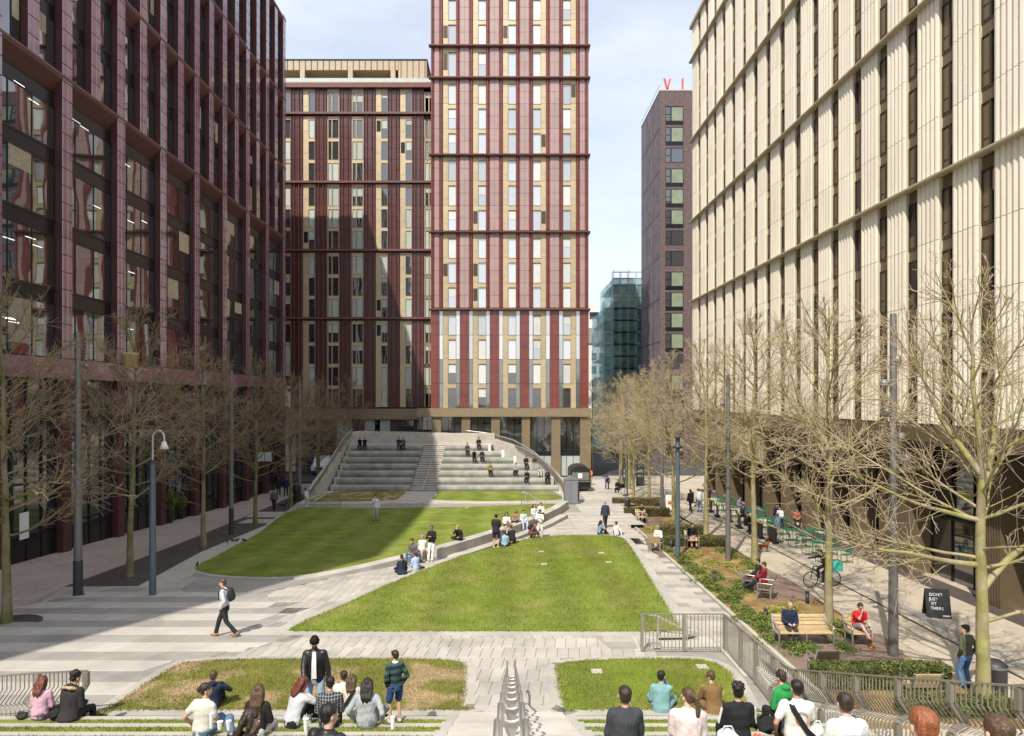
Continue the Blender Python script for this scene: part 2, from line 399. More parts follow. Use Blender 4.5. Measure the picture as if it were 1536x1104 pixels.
# plaza bands: light and dark rows of skewed slabs on the left
BL, BD, SW = [], [], []
pitch = .82; mesh_l = slab_mesh(1.58, pitch-.012, .42, .047, 'slab_light'); mesh_d = slab_mesh(1.58, pitch-.012, .42, .047, 'slab_dark')
left_area = W2([G(x,y) for x,y in [(-260,1068),(160,1068),(262,1001),(330,990),(440,950),(441,940),(398,893),(190,882),(88,896),(-30,935),(-260,1000)]])
k = 0; Y = 15.9
while Y < 31.5:
    off = (k % 2)*.8+rnd.random()*.3+.2*k
    x = -22+(off % 1.6)
    while x < -2:
        if in_poly(x+.9, Y+.4, left_area): (BL if k % 2 else BD).append((x, Y, zc(Y)))
        x += 1.595
    Y += pitch; k += 1
pieces('paving_slab', mesh_l, plaza, BL, None, 150); pieces('paving_slab', mesh_d, plaza, BD, None, 120)
# striped bands on the path to the right of the far seating
band_l = slab_mesh(1.2, .78, .0, .022, 'slab_light'); band_d = slab_mesh(1.2, .78, .0, .022, 'slab_mid')
F1, F2 = [], []; k = 0; Y = 38.0
path_area = W2([G(x,y) for x,y in [(842,800),(790,806),(812,786),(852,772),(866,765),(872,735),(880,707),(905,700),(932,740),(944,762),(962,802),(940,812),(924,803),(880,800)]])
while Y < 78:
    x = 1.0
    while x < 13:
        if in_poly(x+.6, Y+.4, path_area): (F1 if k % 2 else F2).append((x, Y, zc(Y)+.01))
        x += 1.21
    Y += .79; k += 1
pieces('paving_slab', band_l, plaza, F1, None, 120); pieces('paving_slab', band_d, plaza, F2, None, 120)
# long narrow pavers running across the middle (y 950-990) and on the diagonal path
mid = W2([G(x,y) for x,y in [(330,992),(450,950),(700,950),(985,950),(990,990),(960,991),(860,988),(838,1000),(840,1062),(690,1062),(696,1000),(680,990)]])
diag = W2([G(x,y) for x,y in [(440,940),(395,893),(480,870),(600,842),(663,826),(760,800),(846,776),(850,800),(790,806),(700,829),(600,866),(520,903)]])
paver = slab_mesh(.30, .90, .10, .047, 'slab_mid', .006); paver2 = slab_mesh(.30, .90, .10, .047, 'slab_light', .006)
L1, L2 = [], []
Y = 15.8; k = 0
while Y < 46:
    x = -14
    while x < 8.2:
        if in_poly(x+.2, Y+.45, mid) or (Y > 21.5 and in_poly(x+.2, Y+.45, diag)): (L1 if rnd.random() < .62 else L2).append((x, Y, zc(Y)))
        x += .31
    Y += .912; k += 1
pieces('paver', paver, plaza, L1, None, 150); pieces('paver', paver2, plaza, L2, None, 100)
# plain concrete fill margins (slab edging round lawns)
def margin(name, poly, wd, up, mat, zf=zc, th=.3, lab=None):
    """a band of width wd round an outline"""
    n = len(poly); ar = sum(poly[i][0]*poly[(i+1)%n][1]-poly[(i+1)%n][0]*poly[i][1] for i in range(n)); sg = 1 if ar > 0 else -1
    out = []
    for i in range(n):
        a, b, c = Vector(poly[i-1][:2]), Vector(poly[i][:2]), Vector(poly[(i+1)%n][:2])
        d1 = (b-a).normalized(); d2 = (c-b).normalized(); nn = Vector((d1.y+d2.y, -d1.x-d2.x))*sg
        nn = nn.normalized() if nn.length > 1e-5 else Vector((d1.y,-d1.x))*sg
        out.append(b+nn*wd)
    mb = MB(); vs = [(p[0],p[1],zf(p[1])+up) for p in poly]+[(p.x,p.y,zf(p.y)+up) for p in out]+[(p.x,p.y,zf(p.y)-.05) for p in out]
    fs = []
    for i in range(n):
        j = (i+1) % n
        q = (i,j,j+n,i+n) if sg < 0 else (j,i,i+n,j+n)
        fs += [q, (q[3],q[2],q[2]+n,q[3]+n)]
    mb.add(vs, fs); c = Vector((poly[0][0],poly[0][1],zf(poly[0][1])))
    return mb.build(name, mat, kind='structure', loc=c)
def smooth_xy(px, n=5): 
    return [(p.x,p.y) for p in smooth_poly([Vector((v.x,v.y,0)) for v in px], n)]
sA, sB, sC, sD = smooth_xy(lawnA,4), smooth_xy(lawnB,5), smooth_xy(lawnC,4), smooth_xy(lawnD,4)
for nm, pl, mt, wd in (('lawn',sA,'lawn',.32),('lawn',sB,'lawn',.45),('lawn',sC,'lawn_worn',.32),('lawn',sD,'lawn',.32)):
    sheet(nm, mt, pl, zc, .045, .3)
    margin('lawn_edging', pl, wd, .028, 'concrete')
# far lawns in front of the seating
fa1 = smooth_xy([G(x,y) for x,y in [(462,752),(500,739),(560,738),(606,738),(600,746),(592,750),(560,752),(500,753)]],4)
fa2 = smooth_xy([G(x,y) for x,y in [(650,750),(656,743),(662,738),(740,737),(820,737),(838,743),(838,750),(760,752),(700,752)]],4)
sheet('lawn', 'lawn_worn', fa1, zc, .045, .3); sheet('lawn', 'lawn', fa2, zc, .045, .3)
sheet('far_path', 'slab_light', [(-17,57.2),(5.4,57.6),(5.9,66.6),(-17,66.6)], zc, .028, .2)
# left: dark tree strip, light crossing bands, edge kerb
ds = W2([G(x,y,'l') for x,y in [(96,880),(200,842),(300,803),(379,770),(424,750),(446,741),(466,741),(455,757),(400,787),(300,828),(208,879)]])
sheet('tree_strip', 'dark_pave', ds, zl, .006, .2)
for (a,b) in ((768,776),(779,785)):
    sheet('crossing_band', 'slab_mid', W2([G(x,y,'l') for x,y in [(385 if a<770 else 372,a),(430-(a-768),a),(418-(b-776),b),(368 if a<770 else 356,b)]]), zl, .016, .2)
kr = W2([G(x,y,'l') for x,y in [(456,757),(462,762),(390,801),(300,850),(286,866),(228,880),(208,880),(300,830),(400,788)]])
sheet('lawn_kerb', 'kerb', kr, zl, .04, .4)
gp = W2([G(x,y,'c') for x,y in [(300,866),(340,872),(420,871),(500,866),(440,881),(390,889),(280,889),(272,884)]])
sheet('grey_apron', 'slab_dark', gp, zc, .026, .2)
# hole surrounds: plain slab field left-front of dark strip
pf = W2([G(x,y,'l') for x,y in [(208,880),(286,867),(300,866),(282,884),(275,889),(180,889),(90,896),(60,905),(96,881)]])
sheet('slab_field', 'slab_mid', pf, zl, .012, .2)
# ================================================================== LEFT BUILDING (maroon office block), plane X=-22.8
LX = -22.8; BAY = 5.19; YE = 73.4; PW = .85
lb = thing('office_building', 'dark maroon office building with deep piers and glass bays, left of the lawns', 'building', (LX, 37, CZ-8.4))
z_ = lambda h: CZ+h
levels = [2.05, 5.6, 9.14, 12.8, 16.5]            # lower section
bands = [16.5, 23.8, 31.0, 39.3]
mb = MB(); mb.box(LX-30, LX-.62, .7, YE-.3, z_(1.0), z_(39.0)); mb.build('core', 'backwall', lb)
mb = MB(); mb.box(LX-30.2, LX-.9, .4, YE, z_(39.0), z_(39.35)); mb.build('roof', 'maroon_dark', lb)
# end wall facing the street and the near end
mb = MB(); mb.box(LX-30, LX-.05, YE-.3, YE, z_(1.0), z_(39.4)); mb.box(LX-30, LX-.05, .4, .7, z_(1.0), z_(39.4)); mb.build('end_wall', 'maroon', lb)
# fascia
mb = MB(); mb.box(LX-.6, LX+.02, .4, YE+.02, z_(1.0), z_(2.02)); 
for k in range(15):
    y = YE-BAY*k-PW/2; mb.box(LX+.021, LX+.03, y-.01, y+.01, z_(1.0), z_(2.02))
mb.build('fascia', 'maroon', lb)
# pier cores and panels
def panel_mesh(w, h, mat='maroon'):
    mb = MB(); g = .018; b = .02
    # front at x=0, faces +x ; two leaves with a groove
    for y0, y1 in ((g, w/2-.008), (w/2+.008, w-g)):
        vs = [(0.0,y0+b,g+b),(0,y1-b,g+b),(0,y1-b,h-b),(0,y0+b,h-b),(-.03,y0,g),(-.03,y1,g),(-.03,y1,h),(-.03,y0,h)]
        mb.add(vs, [(0,1,2,3),(4,5,1,0),(5,6,2,1),(6,7,3,2),(7,4,0,3)])
    return mb.mesh('panel', [mat])
ph = .9; pm = panel_mesh(PW, ph)
locs, scs = [], []
mbc = MB()
for k in range(15):
    y1 = YE-BAY*k; y0 = y1-PW
    mbc.box(LX-.62, LX-.03, y0, y1, z_(2.0), z_(39.3))
    z = 2.04
    while z < 39: locs.append((LX, y0, z_(z))); z += ph
for k in range(14):
    y1 = YE-BAY*k-BAY/2-.02; y0 = y1-PW
    mbc.box(LX-.62, LX-.03, y0, y1, z_(16.62), z_(39.3))
    z = 16.66
    while z < 39: locs.append((LX, y0, z_(z))); z += ph
mbc.build('pier', 'maroon_dark', lb)
pieces('panel', pm, lb, locs, None, 300)
# band soffits: chamfered reveal over every bay
for bh in bands:
    first = bh == 16.5
    for k in range(14):
        y1 = YE-BAY*k-PW; y0 = YE-BAY*(k+1)
        segs = [(y0, y1)] if first else [(y0, y0+(BAY-PW)/2-PW/2+.0), (y1-((BAY-PW)/2-PW/2), y1)]
        for a, b in segs:
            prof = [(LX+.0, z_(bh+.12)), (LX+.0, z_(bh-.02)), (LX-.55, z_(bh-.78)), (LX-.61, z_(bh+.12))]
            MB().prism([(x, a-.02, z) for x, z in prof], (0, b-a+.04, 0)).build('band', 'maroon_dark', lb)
mb = MB()
for bh in bands: mb.box(LX-.5, LX+.025, .4, YE+.025, z_(bh+.12), z_(bh+.26))
mb.build('band_edge', 'band_maroon', lb)
# windows
def lwin(w, h, nm, seed):
    """window set in a bay: frame, spandrel; panes are sub-parts"""
    r = random.Random(seed); mb = MB()
    mb.box(-.08, 0, 0, w, h-.74, h, 1)                                # spandrel
    mb.box(-.06, .03, 0, w, h-.80, h-.74, 0); mb.box(-.06, .03, 0, w, 0, .07, 0); mb.box(-.06,.03,0,w,h-.05,h,0)
    ms = [0, .85, 2.55, w-.06] if w > 3 else [0, w*.62, w-.06]
    for y in ms: mb.box(-.05, .03, y, y+.06, .07, h-.8, 0)
    return mb.mesh('window', ['frame_dark', 'spandrel']), ms
def pane(w, h, mat): 
    return MB().add([(0,0,0),(0,w,0),(0,w,h),(0,0,h),(-.01,0,0),(-.01,w,0),(-.01,w,h),(-.01,0,h)],[(0,1,2,3),(7,6,5,4),(4,5,1,0),(5,6,2,1),(6,7,3,2),(7,4,0,3)]).mesh('pane', [mat])
bayw = BAY-PW; upw = (BAY-PW)/2-PW/2
wcache = {}; pcache = {}
base = wloc(lb)
for sec, (zs, wide) in enumerate((([2.05,5.6,9.14,12.78,15.76], True), ([16.66,20.2,23.05], False), ([23.96,27.5,30.25], False), ([31.16,34.9,38.6], False))):
    for k in range(9 if True else 14):
        y1 = YE-BAY*k-PW; y0 = YE-BAY*(k+1)
        for (a, b) in ([(y0,y1)] if wide else [(y0, y0+upw),(y1-upw, y1)]):
            for i in range(len(zs)-1):
                h = zs[i+1]-zs[i]; key = (round(b-a,2), round(h,2), wide)
                if key not in wcache: wcache[key] = lwin(b-a, h, 'w', 1)
                me, ms = wcache[key]
                o = put('window', me, lb, Vector((LX-.42, a, z_(zs[i])))-base)
                for j in range(len(ms)-1):
                    pk = (round(ms[j+1]-ms[j],2), round(h,2))
                    if pk not in pcache: pcache[pk] = pane(ms[j+1]-ms[j]-.06, h-.87, 'glass_left')
                    put('pane', pcache[pk], o, (0, ms[j]+.06, .07))
                    if rnd.random() < .13:
                        hh = (h-.87)*rnd.choice((.35,.5,.8)); q = ('b', pk[0], round(hh,2))
                        if q not in pcache: pcache[q] = MB().box(.004,.012,.02,pk[0]-.08,0,hh).mesh('blind', ['curtain'])
                        put('blind', pcache[q], o, (0, ms[j]+.06, .07+h-.87-hh))
# near bays the camera never sees: one joined window wall
mb = MB()
for k in range(9, 14):
    y1 = YE-BAY*k-PW; y0 = YE-BAY*(k+1); mb.box(LX-.5, LX-.42, y0, y1, z_(2.0), z_(39))
mb.build('glazing', 'glass_left', lb)
# ceiling strip lights that show through the glass
M('strip_light', (.9,.9,.85), .5); sl = MAT['strip_light'].node_tree.nodes['Principled BSDF']; sl.inputs['Emission Color'].default_value = (1,.97,.9,1); sl.inputs['Emission Strength'].default_value = 1.0
slm = MB().box(0,.01,0,.75,0,.03).mesh('strip_light', ['strip_light'])
for _ in range(16):
    k = rnd.choice((5,6,7,7,6)); y0 = YE-BAY*(k+1)+.5+rnd.random()*2.2; zz = rnd.choice((5.6,9.14,12.78,2.05))+1.5+rnd.random()*.8
    put('strip_light', slm, lb, Vector((LX-.405, y0, z_(zz)))-base)
# ground floor: columns, dark glazing, lower panels, white blinds lines
for k in range(9):
    y1 = YE-BAY*k-.05; y0 = y1-.7; zb = min(zl(y0), zl(y1))-.1
    MB().box(LX-.6, LX-.02, y0, y1, zb, z_(1.0)).build('column', 'maroon_dark', lb)
    if k < 8:
        a = y0-BAY+.7; b = y0; zf = zl(a)
        n = 4; wd = (b-a)/n
        for j in range(n):
            ya = a+j*wd
            mb = MB(); mb.box(LX-.50, LX-.46, ya+.03, ya+wd-.03, zf+1.15, z_(.9)); mb.build('pane', 'glass_dark', lb)
            MB().box(LX-.5, LX-.42, ya+.03, ya+wd-.03, zf-.3, zf+1.05).build('base_panel', 'spandrel', lb)
        mb = MB()
        for j in range(n+1): mb.box(LX-.52, LX-.38, a+j*wd-.03, a+j*wd+.03, zf-.3, z_(.95))
        for hh in (1.08, 3.6, 5.2): mb.box(LX-.50, LX-.40, a, b, zf+hh, zf+hh+.08)
        mb.build('glazing_frame', 'frame_dark', lb)
MB().box(LX-6, LX-.51, .7, YE-.5, z_(-10.4), z_(1.0)).build('ground_floor_core', 'soffit', lb)

# ================================================================== RIGHT BUILDING (cream fluted)
RX = 18.8; RBAY = 2.487; RYE = 69.4; FLH = 2.64
rb = thing('apartment_building', 'cream fluted apartment block with bronze window strips on the right of the square', 'building', (RX, 45, CZ-8.7))
Y0R = 17.5; y_strip = [27.69+RBAY*k for k in range(-4, 17)]      # far edge of each window strip
rlev = [-1.15+i*2.6625 for i in range(4)]+[9.5+i*2.633 for i in range(3)]+[17.4+i*2.65 for i in range(3)]+[25.35+i*2.65 for i in range(3)]+[33.3]
rh = [2.6625]*4+[2.633]*3+[2.65]*3+[2.65]*3+[3.35]
def flute_mesh(w, h, n=5):
    mb = MB(); g = .012; fw = w/n
    prof = []
    for i in range(n):
        y = i*fw
        prof += [(0, y+.0), (-.055, y+.03), (-.10, y+fw*.42), (-.085, y+fw*.72), (-.02, y+fw-.02)]
    prof += [(0, w)]
    vs = [(x, y, g) for x, y in prof]+[(x, y, h) for x, y in prof]; m = len(prof)
    mb.add(vs, [(i+1, i, i+m, i+1+m) for i in range(m-1)])
    mb.add([(x,y,h) for x,y in prof], [tuple(range(m))])
    mb.add([(x,y,g) for x,y in prof], [tuple(range(m))[::-1]])
    return mb.mesh('fluted_panel', ['cream'])
SWD = .93
fl = {}; L = []; ML = []
piers = []
for i, ys in enumerate(y_strip): piers.append((ys, ys+RBAY-SWD))
piers = [(y_strip[0]-SWD-1.557, y_strip[0]-SWD)]+piers; piers[-1] = (piers[-1][0], RYE)
mbc = MB()
for a, b in piers:
    mbc.box(RX+.001, RX+.45, a, b, z_(-1.15), z_(36.7))
    for zf, hh in zip(rlev, rh):
        key = (round(b-a,2), round(hh,3))
        if key not in fl: fl[key] = flute_mesh(b-a, hh-.012, 5 if b-a > 1.2 else 3)
        L.append((RX, a, z_(zf))); ML.append(fl[key])
mbc.build('pier', 'cream_edge', rb)
pieces('fluted_panel', ML, rb, L, None, 300)
for i, bh in enumerate([9.5,17.4,25.35,33.3]):
    a0 = piers[0][0]
    MB().prism([(RX+.02, a0, z_(bh-.02)), (RX-.30, a0, z_(bh-.02)), (RX-.36, a0, z_(bh+.02)), (RX-.36, a0, z_(bh+.10)), (RX-.10, a0, z_(bh+.24)), (RX+.02, a0, z_(bh+.24))], (0, RYE+.3-a0, 0)).build('ledge', 'ledge_cream', rb)
MB().box(RX-.30, RX+1, piers[0][0], RYE+.3, z_(36.65), z_(36.95)).build('parapet', 'ledge_cream', rb)
MB().box(RX+.5, RX+22, piers[0][0], RYE-.05, z_(-1.2), z_(36.66)).build('core', 'bronze_dark', rb)
MB().box(RX+.02, RX+22, RYE-.05, RYE, z_(-1.2), z_(36.6)).build('end_wall', 'cream', rb)
MB().box(RX+.02, RX+22, piers[0][0]-.3, piers[0][0], z_(-1.2), z_(36.6)).build('end_wall', 'cream', rb)
def rwin(h, var):
    """one storey of a window strip: bronze spandrel, louvred panel and a glass pane"""
    w = SWD; mb = MB(); sp = .52; t = .0
    mb.box(.12, .30, 0, w, h-sp, h, 0)                               # spandrel
    mb.box(.10, .13, 0, w, h-sp-.03, h-sp+.02, 1); mb.box(.10,.13,0,w,h-.03,h,1)
    pa, pb = (.46, w) if var != 2 else (.0, .47)                      # bronze panel span; glass the other
    ga, gb = (.0, .46) if var != 2 else (.47, w)
    mb.box(.16, .30, pa, pb, 0, h-sp, 0)
    lo = .0 if var == 0 else .75
    mb.box(.13, .165, pa+.05, pb-.05, .12, .62, 0); mb.box(.13, .165, pa+.05, pb-.05, .70, h-sp-.1, 3 if var == 3 else 0)
    for a in (ga, gb-.04, pb-.04): mb.box(.08, .24, a, a+.04, 0, h-sp, 1)
    mb.box(.10, .22, ga, gb, 0, .05, 1)
    mb.box(.20, .215, ga+.04, gb-.04, .05, h-sp-.03, 2)
    if var in (1, 3): mb.box(.17, .198, ga+.05, gb-.05, h-sp-.9, h-sp-.04, 4)
    return mb.mesh('window', ['bronze', 'bronze_dark', 'glass_right', 'spandrel', 'curtain'])
wm = {}; L = []; ML = []
for i, ys in enumerate(y_strip):
    for zf, hh in zip(rlev, rh):
        v = rnd.choice((0,0,0,1,1,2,3)); key = (round(hh,3), v)
        if key not in wm: wm[key] = rwin(hh, v)
        L.append((RX+.02, ys-SWD, z_(zf))); ML.append(wm[key])
pieces('window', ML, rb, L, None, 296)
MB().box(RX-.02, RX+.6, piers[0][0]-.3, RYE+.02, z_(-1.95), z_(-1.18)).build('fascia', 'bronze', rb)
MB().box(RX, RX+6, piers[0][0]-.3, RYE, z_(-2.1), z_(-1.95)).build('soffit', 'soffit', rb)
MB().box(RX+.3, RX+.55, 51.5, RYE, z_(-4.4), z_(-1.95)).build('mesh_screen', 'gold_dark', rb)
scr = MB()
y = 51.6
while y < RYE: scr.box(RX+.22, RX+.3, y, y+.07, z_(-4.4), z_(-1.95)); y += .16
scr.build('screen_fins', 'gold_dark', rb, kind='stuff')
# recessed shop fronts with fluted bronze piers
GX = 20.4
MB().box(GX+1.2, GX+12, piers[0][0], RYE, z_(-10.4), z_(-2.1)).build('ground_floor_core', 'soffit', rb)
def shopcol(y0, y1, x0=GX-.5, mat='bronze'):
    mb = MB(); zb = zr((y0+y1)/2)-.2; mb.box(x0+.06, GX+1.2, y0, y1, zb, z_(-2.1))
    y = y0+.02
    while y < y1-.05: mb.box(x0, x0+.06, y, y+.07, zb, z_(-2.1)); y += .15
    mb.build('fluted_column', mat, rb)
for y0, y1 in ((23.2,24.6),(28.0,29.5),(34.2,35.9),(36.4,37.1),(39.2,40.3),(42.5,43.4),(46,46.8),(49.5,50.3),(53,53.8),(57,57.8),(61,61.8),(65,65.8),(68.6,69.4),(18.5,19.6)): shopcol(y0, y1)
prev = 19.6
for y0, y1 in ((23.2,24.6),(28.0,29.5),(34.2,35.9),(36.4,37.1),(39.2,40.3),(42.5,43.4),(46,46.8),(49.5,50.3),(53,53.8),(57,57.8),(61,61.8),(65,65.8),(68.6,69.4)):
    zb = zr(prev)-.2
    if y0-prev > .3:
        MB().box(GX+.55, GX+.6, prev, y0, zb, zb+3.0).build('shop_window', 'glass_dark' if rnd.random() < .7 else 'glass_grey', rb)
        MB().box(GX+.60, GX+.7, prev, y0, zb+3.1, z_(-2.1)).build('upper_window', 'glass_dark', rb)
        mb = MB(); mb.box(GX+.45, GX+.7, prev, y0, zb+3.0, zb+3.12)
        n = max(1, int((y0-prev)/1.2))
        for j in range(n+1): yy = prev+(y0-prev-.06)*j/n; mb.box(GX+.48, GX+.62, yy, yy+.06, zb, z_(-2.1))
        mb.build('shop_frame', 'frame_dark', rb)
    prev = y1

# ================================================================== TOWER and the lower block beside it
TY = 81.0; SC = TY/F
tx = lambda x: (x-VX)*SC
th_ = lambda y: (VY-y)*SC
tw = thing('tower_block', 'tall maroon and gold apartment tower rising behind the far stepped seating', 'building', (.7, TY, CZ-9.1))
cells = [(664.3+45*k, 684.1+45*k) for k in range(5)]
pxs = [(646, 664.3)]+[(cells[k][1], cells[k+1][0]) for k in range(4)]+[(cells[4][1], 883)]
TL = [10.1+2.975*i for i in range(3)]; 
flo = [-1.16+2.815*i for i in range(4)]
secs = [(10.1,3),(19.05,3),(27.95,3),(36.85,1.25),(40.55,3),(49.5,1)]
floors = [(z, 2.815) for z in flo]
bz = [10.1]
for z, n in secs:
    if n == 1.25: floors.append((z+.35, 3.35))
    else: floors += [(z+.35+2.87*i, 2.87) for i in range(int(n))]
bz = [z for z, n in secs]
TOP = 52.9  # out of view, ends lower than the real tower so sunlight reaches buildings behind
MB().box(tx(646)+.2, tx(883)-.2, TY+.45, TY+20, z_(-9.4), z_(TOP)).build('core', 'backwall', tw)
MB().box(tx(646)+.02, tx(646)+.2, TY+.4, TY+20, z_(-1.2), z_(TOP)).build('side_wall', 'maroon_tower', tw)
MB().box(tx(883)-.2, tx(883)-.02, TY+.4, TY+20, z_(-1.2), z_(TOP)).build('side_wall', 'maroon_tower', tw)
for z in bz+[TOP]:
    MB().prism([(tx(643.5), TY+.1, z_(z)), (tx(643.5), TY-.38, z_(z)), (tx(643.5), TY-.44, z_(z+.1)), (tx(643.5), TY-.44, z_(z+.20)), (tx(643.5), TY-.05, z_(z+.30)), (tx(643.5), TY+.1, z_(z+.30))], (tx(885)-tx(643.5), 0, 0)).build('ledge', 'band_maroon', tw)
    MB().box(tx(883), tx(885), TY+.1, TY+20, z_(z), z_(z+.3)).build('ledge', 'band_maroon', tw)
def pier_mesh(w, h, style):
    """maroon ceramic pier one storey high; flutes each side of a flat centre panel"""
    mb = MB(); g = .015
    def leaf(x0, x1, z0, z1, y, mi):
        mb.add([(x0,y,z0),(x1,y,z0),(x1,y,z1),(x0,y,z1),(x0,y+.05,z0),(x1,y+.05,z0),(x1,y+.05,z1),(x0,y+.05,z1)], [(0,1,2,3),(5,4,7,6)[::1],(1,5,6,2),(4,0,3,7),(3,2,6,7),(4,5,1,0)], mi)
    def rib(x0, x1, z0, z1, d, mi):
        n = 5; pr = [(x0+(x1-x0)*i/n, -d*math.sin(math.pi*i/n)**.8 if 0 < i < n else 0) for i in range(n+1)]
        vs = [(x,y,z0) for x,y in pr]+[(x,y,z1) for x,y in pr]; mb.add(vs, [(i,i+1,i+n+2,i+n+1) for i in range(n)], mi, True); mb.add(vs, [tuple(range(n+1))[::-1], tuple(range(n+1,2*n+2))], mi)
    for a, b in ((g, h/2-g), (h/2+g, h-g)):
        if style == 'tower':
            rib(.02, .30, a, b, .17, 0); rib(w-.30, w-.02, a, b, .17, 0)
            leaf(.30, .46, a, b, .05, 0); leaf(w-.46, w-.30, a, b, .05, 0)
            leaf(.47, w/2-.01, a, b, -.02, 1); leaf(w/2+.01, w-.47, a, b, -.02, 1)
        elif style == 'low':
            leaf(0, .3*w, a, b, 0, 0); leaf(.3*w+.01, .7*w, a, b, -.05, 0); leaf(.7*w+.01, w, a, b, 0, 0)
        else:
            rib(.02, .18, a, b, .13, 1); leaf(.18, .38, a, b, .05, 0); rib(.38, .54, a, b, .13, 1)
            leaf(.55, w-.55, a, b, .05, 0); rib(w-.54, w-.38, a, b, .13, 1); leaf(w-.38, w-.18, a, b, .05, 0); rib(w-.18, w-.02, a, b, .13, 1)
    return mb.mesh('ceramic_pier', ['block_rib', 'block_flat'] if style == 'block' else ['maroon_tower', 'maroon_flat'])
cache = {}; L, ML = [], []; mbb = MB()
for x0, x1 in pxs:
    X0, X1 = tx(x0), tx(x1); mbb.box(X0+.05, X1-.05, TY+.1, TY+.46, z_(-1.16), z_(TOP))
    for z, h in floors:
        if z < 9:
            c = (X0+X1)/2; a, b = c-.52, c+.52
            if x0 == 646: a, b = X0, X0+1.0
            if x1 == 883: a, b = X1-1.0, X1
            key = (1.04 if 646 < x0 and x1 < 883 else 1.0, h, 'low'); loc = (a, TY, z_(z))
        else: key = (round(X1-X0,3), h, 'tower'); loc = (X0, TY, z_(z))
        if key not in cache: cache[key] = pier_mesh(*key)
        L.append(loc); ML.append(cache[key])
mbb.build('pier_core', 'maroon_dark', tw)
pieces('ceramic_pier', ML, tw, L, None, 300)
# lower storeys: glass strips either side of the narrow piers
for i, (x0, x1) in enumerate(pxs):
    X0, X1 = tx(x0), tx(x1); c = (X0+X1)/2; lo = (X0, c-.53) if i else (X0+1.01, X1); hi = (c+.53, X1) if i < 5 else (X0, X1-1.01)
    for a, b in ([lo] if i == 0 else [hi] if i == 5 else [lo, hi]):
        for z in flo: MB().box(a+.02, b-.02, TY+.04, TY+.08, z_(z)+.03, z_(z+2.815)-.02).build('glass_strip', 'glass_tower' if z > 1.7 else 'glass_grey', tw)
def twin(w, h, side, kind):
    """gold framed storey-high window: solid panel with vent on one side, glass on the other"""
    mb = MB(); sp = .50; gw = .94*w/1.53
    mb.box(0, w, .10, .45, h-sp, h, 0)
    a, b = (w-gw, w) if side else (0, gw)
    pa, pb = (0, w-gw) if side else (gw, w)
    mb.box(pa, pb, .10, .45, 0, h-sp, 0)
    mb.box(pa+.05, pb-.05, .08, .101, .10, .72, 0)
    mb.box(pa+.05, pb-.05, .08, .101, .80, h-sp-.12, 3 if kind == 3 else 0)
    mb.box(a, a+.035, .06, .3, 0, h-sp, 1); mb.box(b-.035, b, .06, .3, 0, h-sp, 1); mb.box(a, b, .06, .3, 0, .04, 1); mb.box(a, b, .06, .3, h-sp-.03, h-sp+.01, 1)
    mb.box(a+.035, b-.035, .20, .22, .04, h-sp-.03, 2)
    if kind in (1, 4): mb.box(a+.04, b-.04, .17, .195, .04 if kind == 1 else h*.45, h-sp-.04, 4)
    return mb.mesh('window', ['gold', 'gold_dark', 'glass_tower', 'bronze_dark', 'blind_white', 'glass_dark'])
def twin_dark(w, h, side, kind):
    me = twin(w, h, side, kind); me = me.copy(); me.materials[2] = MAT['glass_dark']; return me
cache = {}
for k, (x0, x1) in enumerate(cells):
    X0, X1 = tx(x0), tx(x1)
    for z, h in floors:
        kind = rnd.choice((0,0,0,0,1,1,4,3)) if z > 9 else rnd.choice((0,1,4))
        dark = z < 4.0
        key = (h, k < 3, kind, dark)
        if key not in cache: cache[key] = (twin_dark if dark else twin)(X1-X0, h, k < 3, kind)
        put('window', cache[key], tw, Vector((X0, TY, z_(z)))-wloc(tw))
MB().box(tx(626), tx(886), TY-.5, TY+.4, z_(-2.15), z_(-1.18)).build('fascia', 'gold_dark', tw)
for x0, x1 in ((648,662),(692.5,705.5),(737,750),(782.6,795),(827,840.5),(870,886)):
    mb = MB(); mb.box(tx(x0), tx(x1), TY-.2, TY+.5, z_(-9.2), z_(-2.15))
    x = tx(x0)+.05
    while x < tx(x1)-.06: mb.box(x, x+.05, TY-.24, TY-.2, z_(-9.2), z_(-2.15)); x += .11
    mb.build('base_pier', 'gold_dark', tw)
for x0, x1 in ((626,648),(662,692.5),(705.5,737),(750,782.6),(795,827),(840.5,870)):
    n = 3; 
    for j in range(n):
        a = tx(x0)+(tx(x1)-tx(x0))*j/n; b = a+(tx(x1)-tx(x0))/n
        MB().box(a+.03, b-.03, TY+.2, TY+.24, z_(-6.2), z_(-2.2)).build('base_pane', 'glass_dark', tw)
        MB().box(a+.03, b-.03, TY+.2, TY+.24, z_(-9.0), z_(-6.7)).build('base_pane', 'blind', tw)
    MB().box(tx(x0), tx(x1), TY+.18, TY+.4, z_(-6.7), z_(-6.2)).build('transom', 'frame_dark', tw)

# ---- lower block (CL)
CY = 86.0; cs = CY/F; cx = lambda x: (x-VX)*cs; ch = lambda y: (VY-y)*cs
cl = thing('apartment_block', 'lower maroon and gold apartment block left of the tower, partly in shadow', 'building', (-20, CY, CZ-9.2))
clf = []
for yb, yt, n in ((614,481,4),(479,379,3),(377,276,3),(275,174,3),(172,132,1)):
    zb, zt = ch(yb)+.28, ch(yt); 
    for i in range(n): clf.append((zb+(zt-zb)*i/n, (zt-zb)/n))
XL = -48.0
MB().box(XL, tx(646), CY+.4, CY+18, z_(-9.4), z_(38.4)).build('core', 'backwall', cl)
for yb in (479,377,275,172):
    z = ch(yb); MB().box(XL, tx(644.5), CY-.3, CY+.1, z_(z), z_(z+.26)).build('ledge', 'band_maroon', cl)
MB().box(XL, tx(644.5), CY-.45, CY+.5, z_(ch(133)), z_(ch(126))).build('cornice', 'band_maroon', cl)
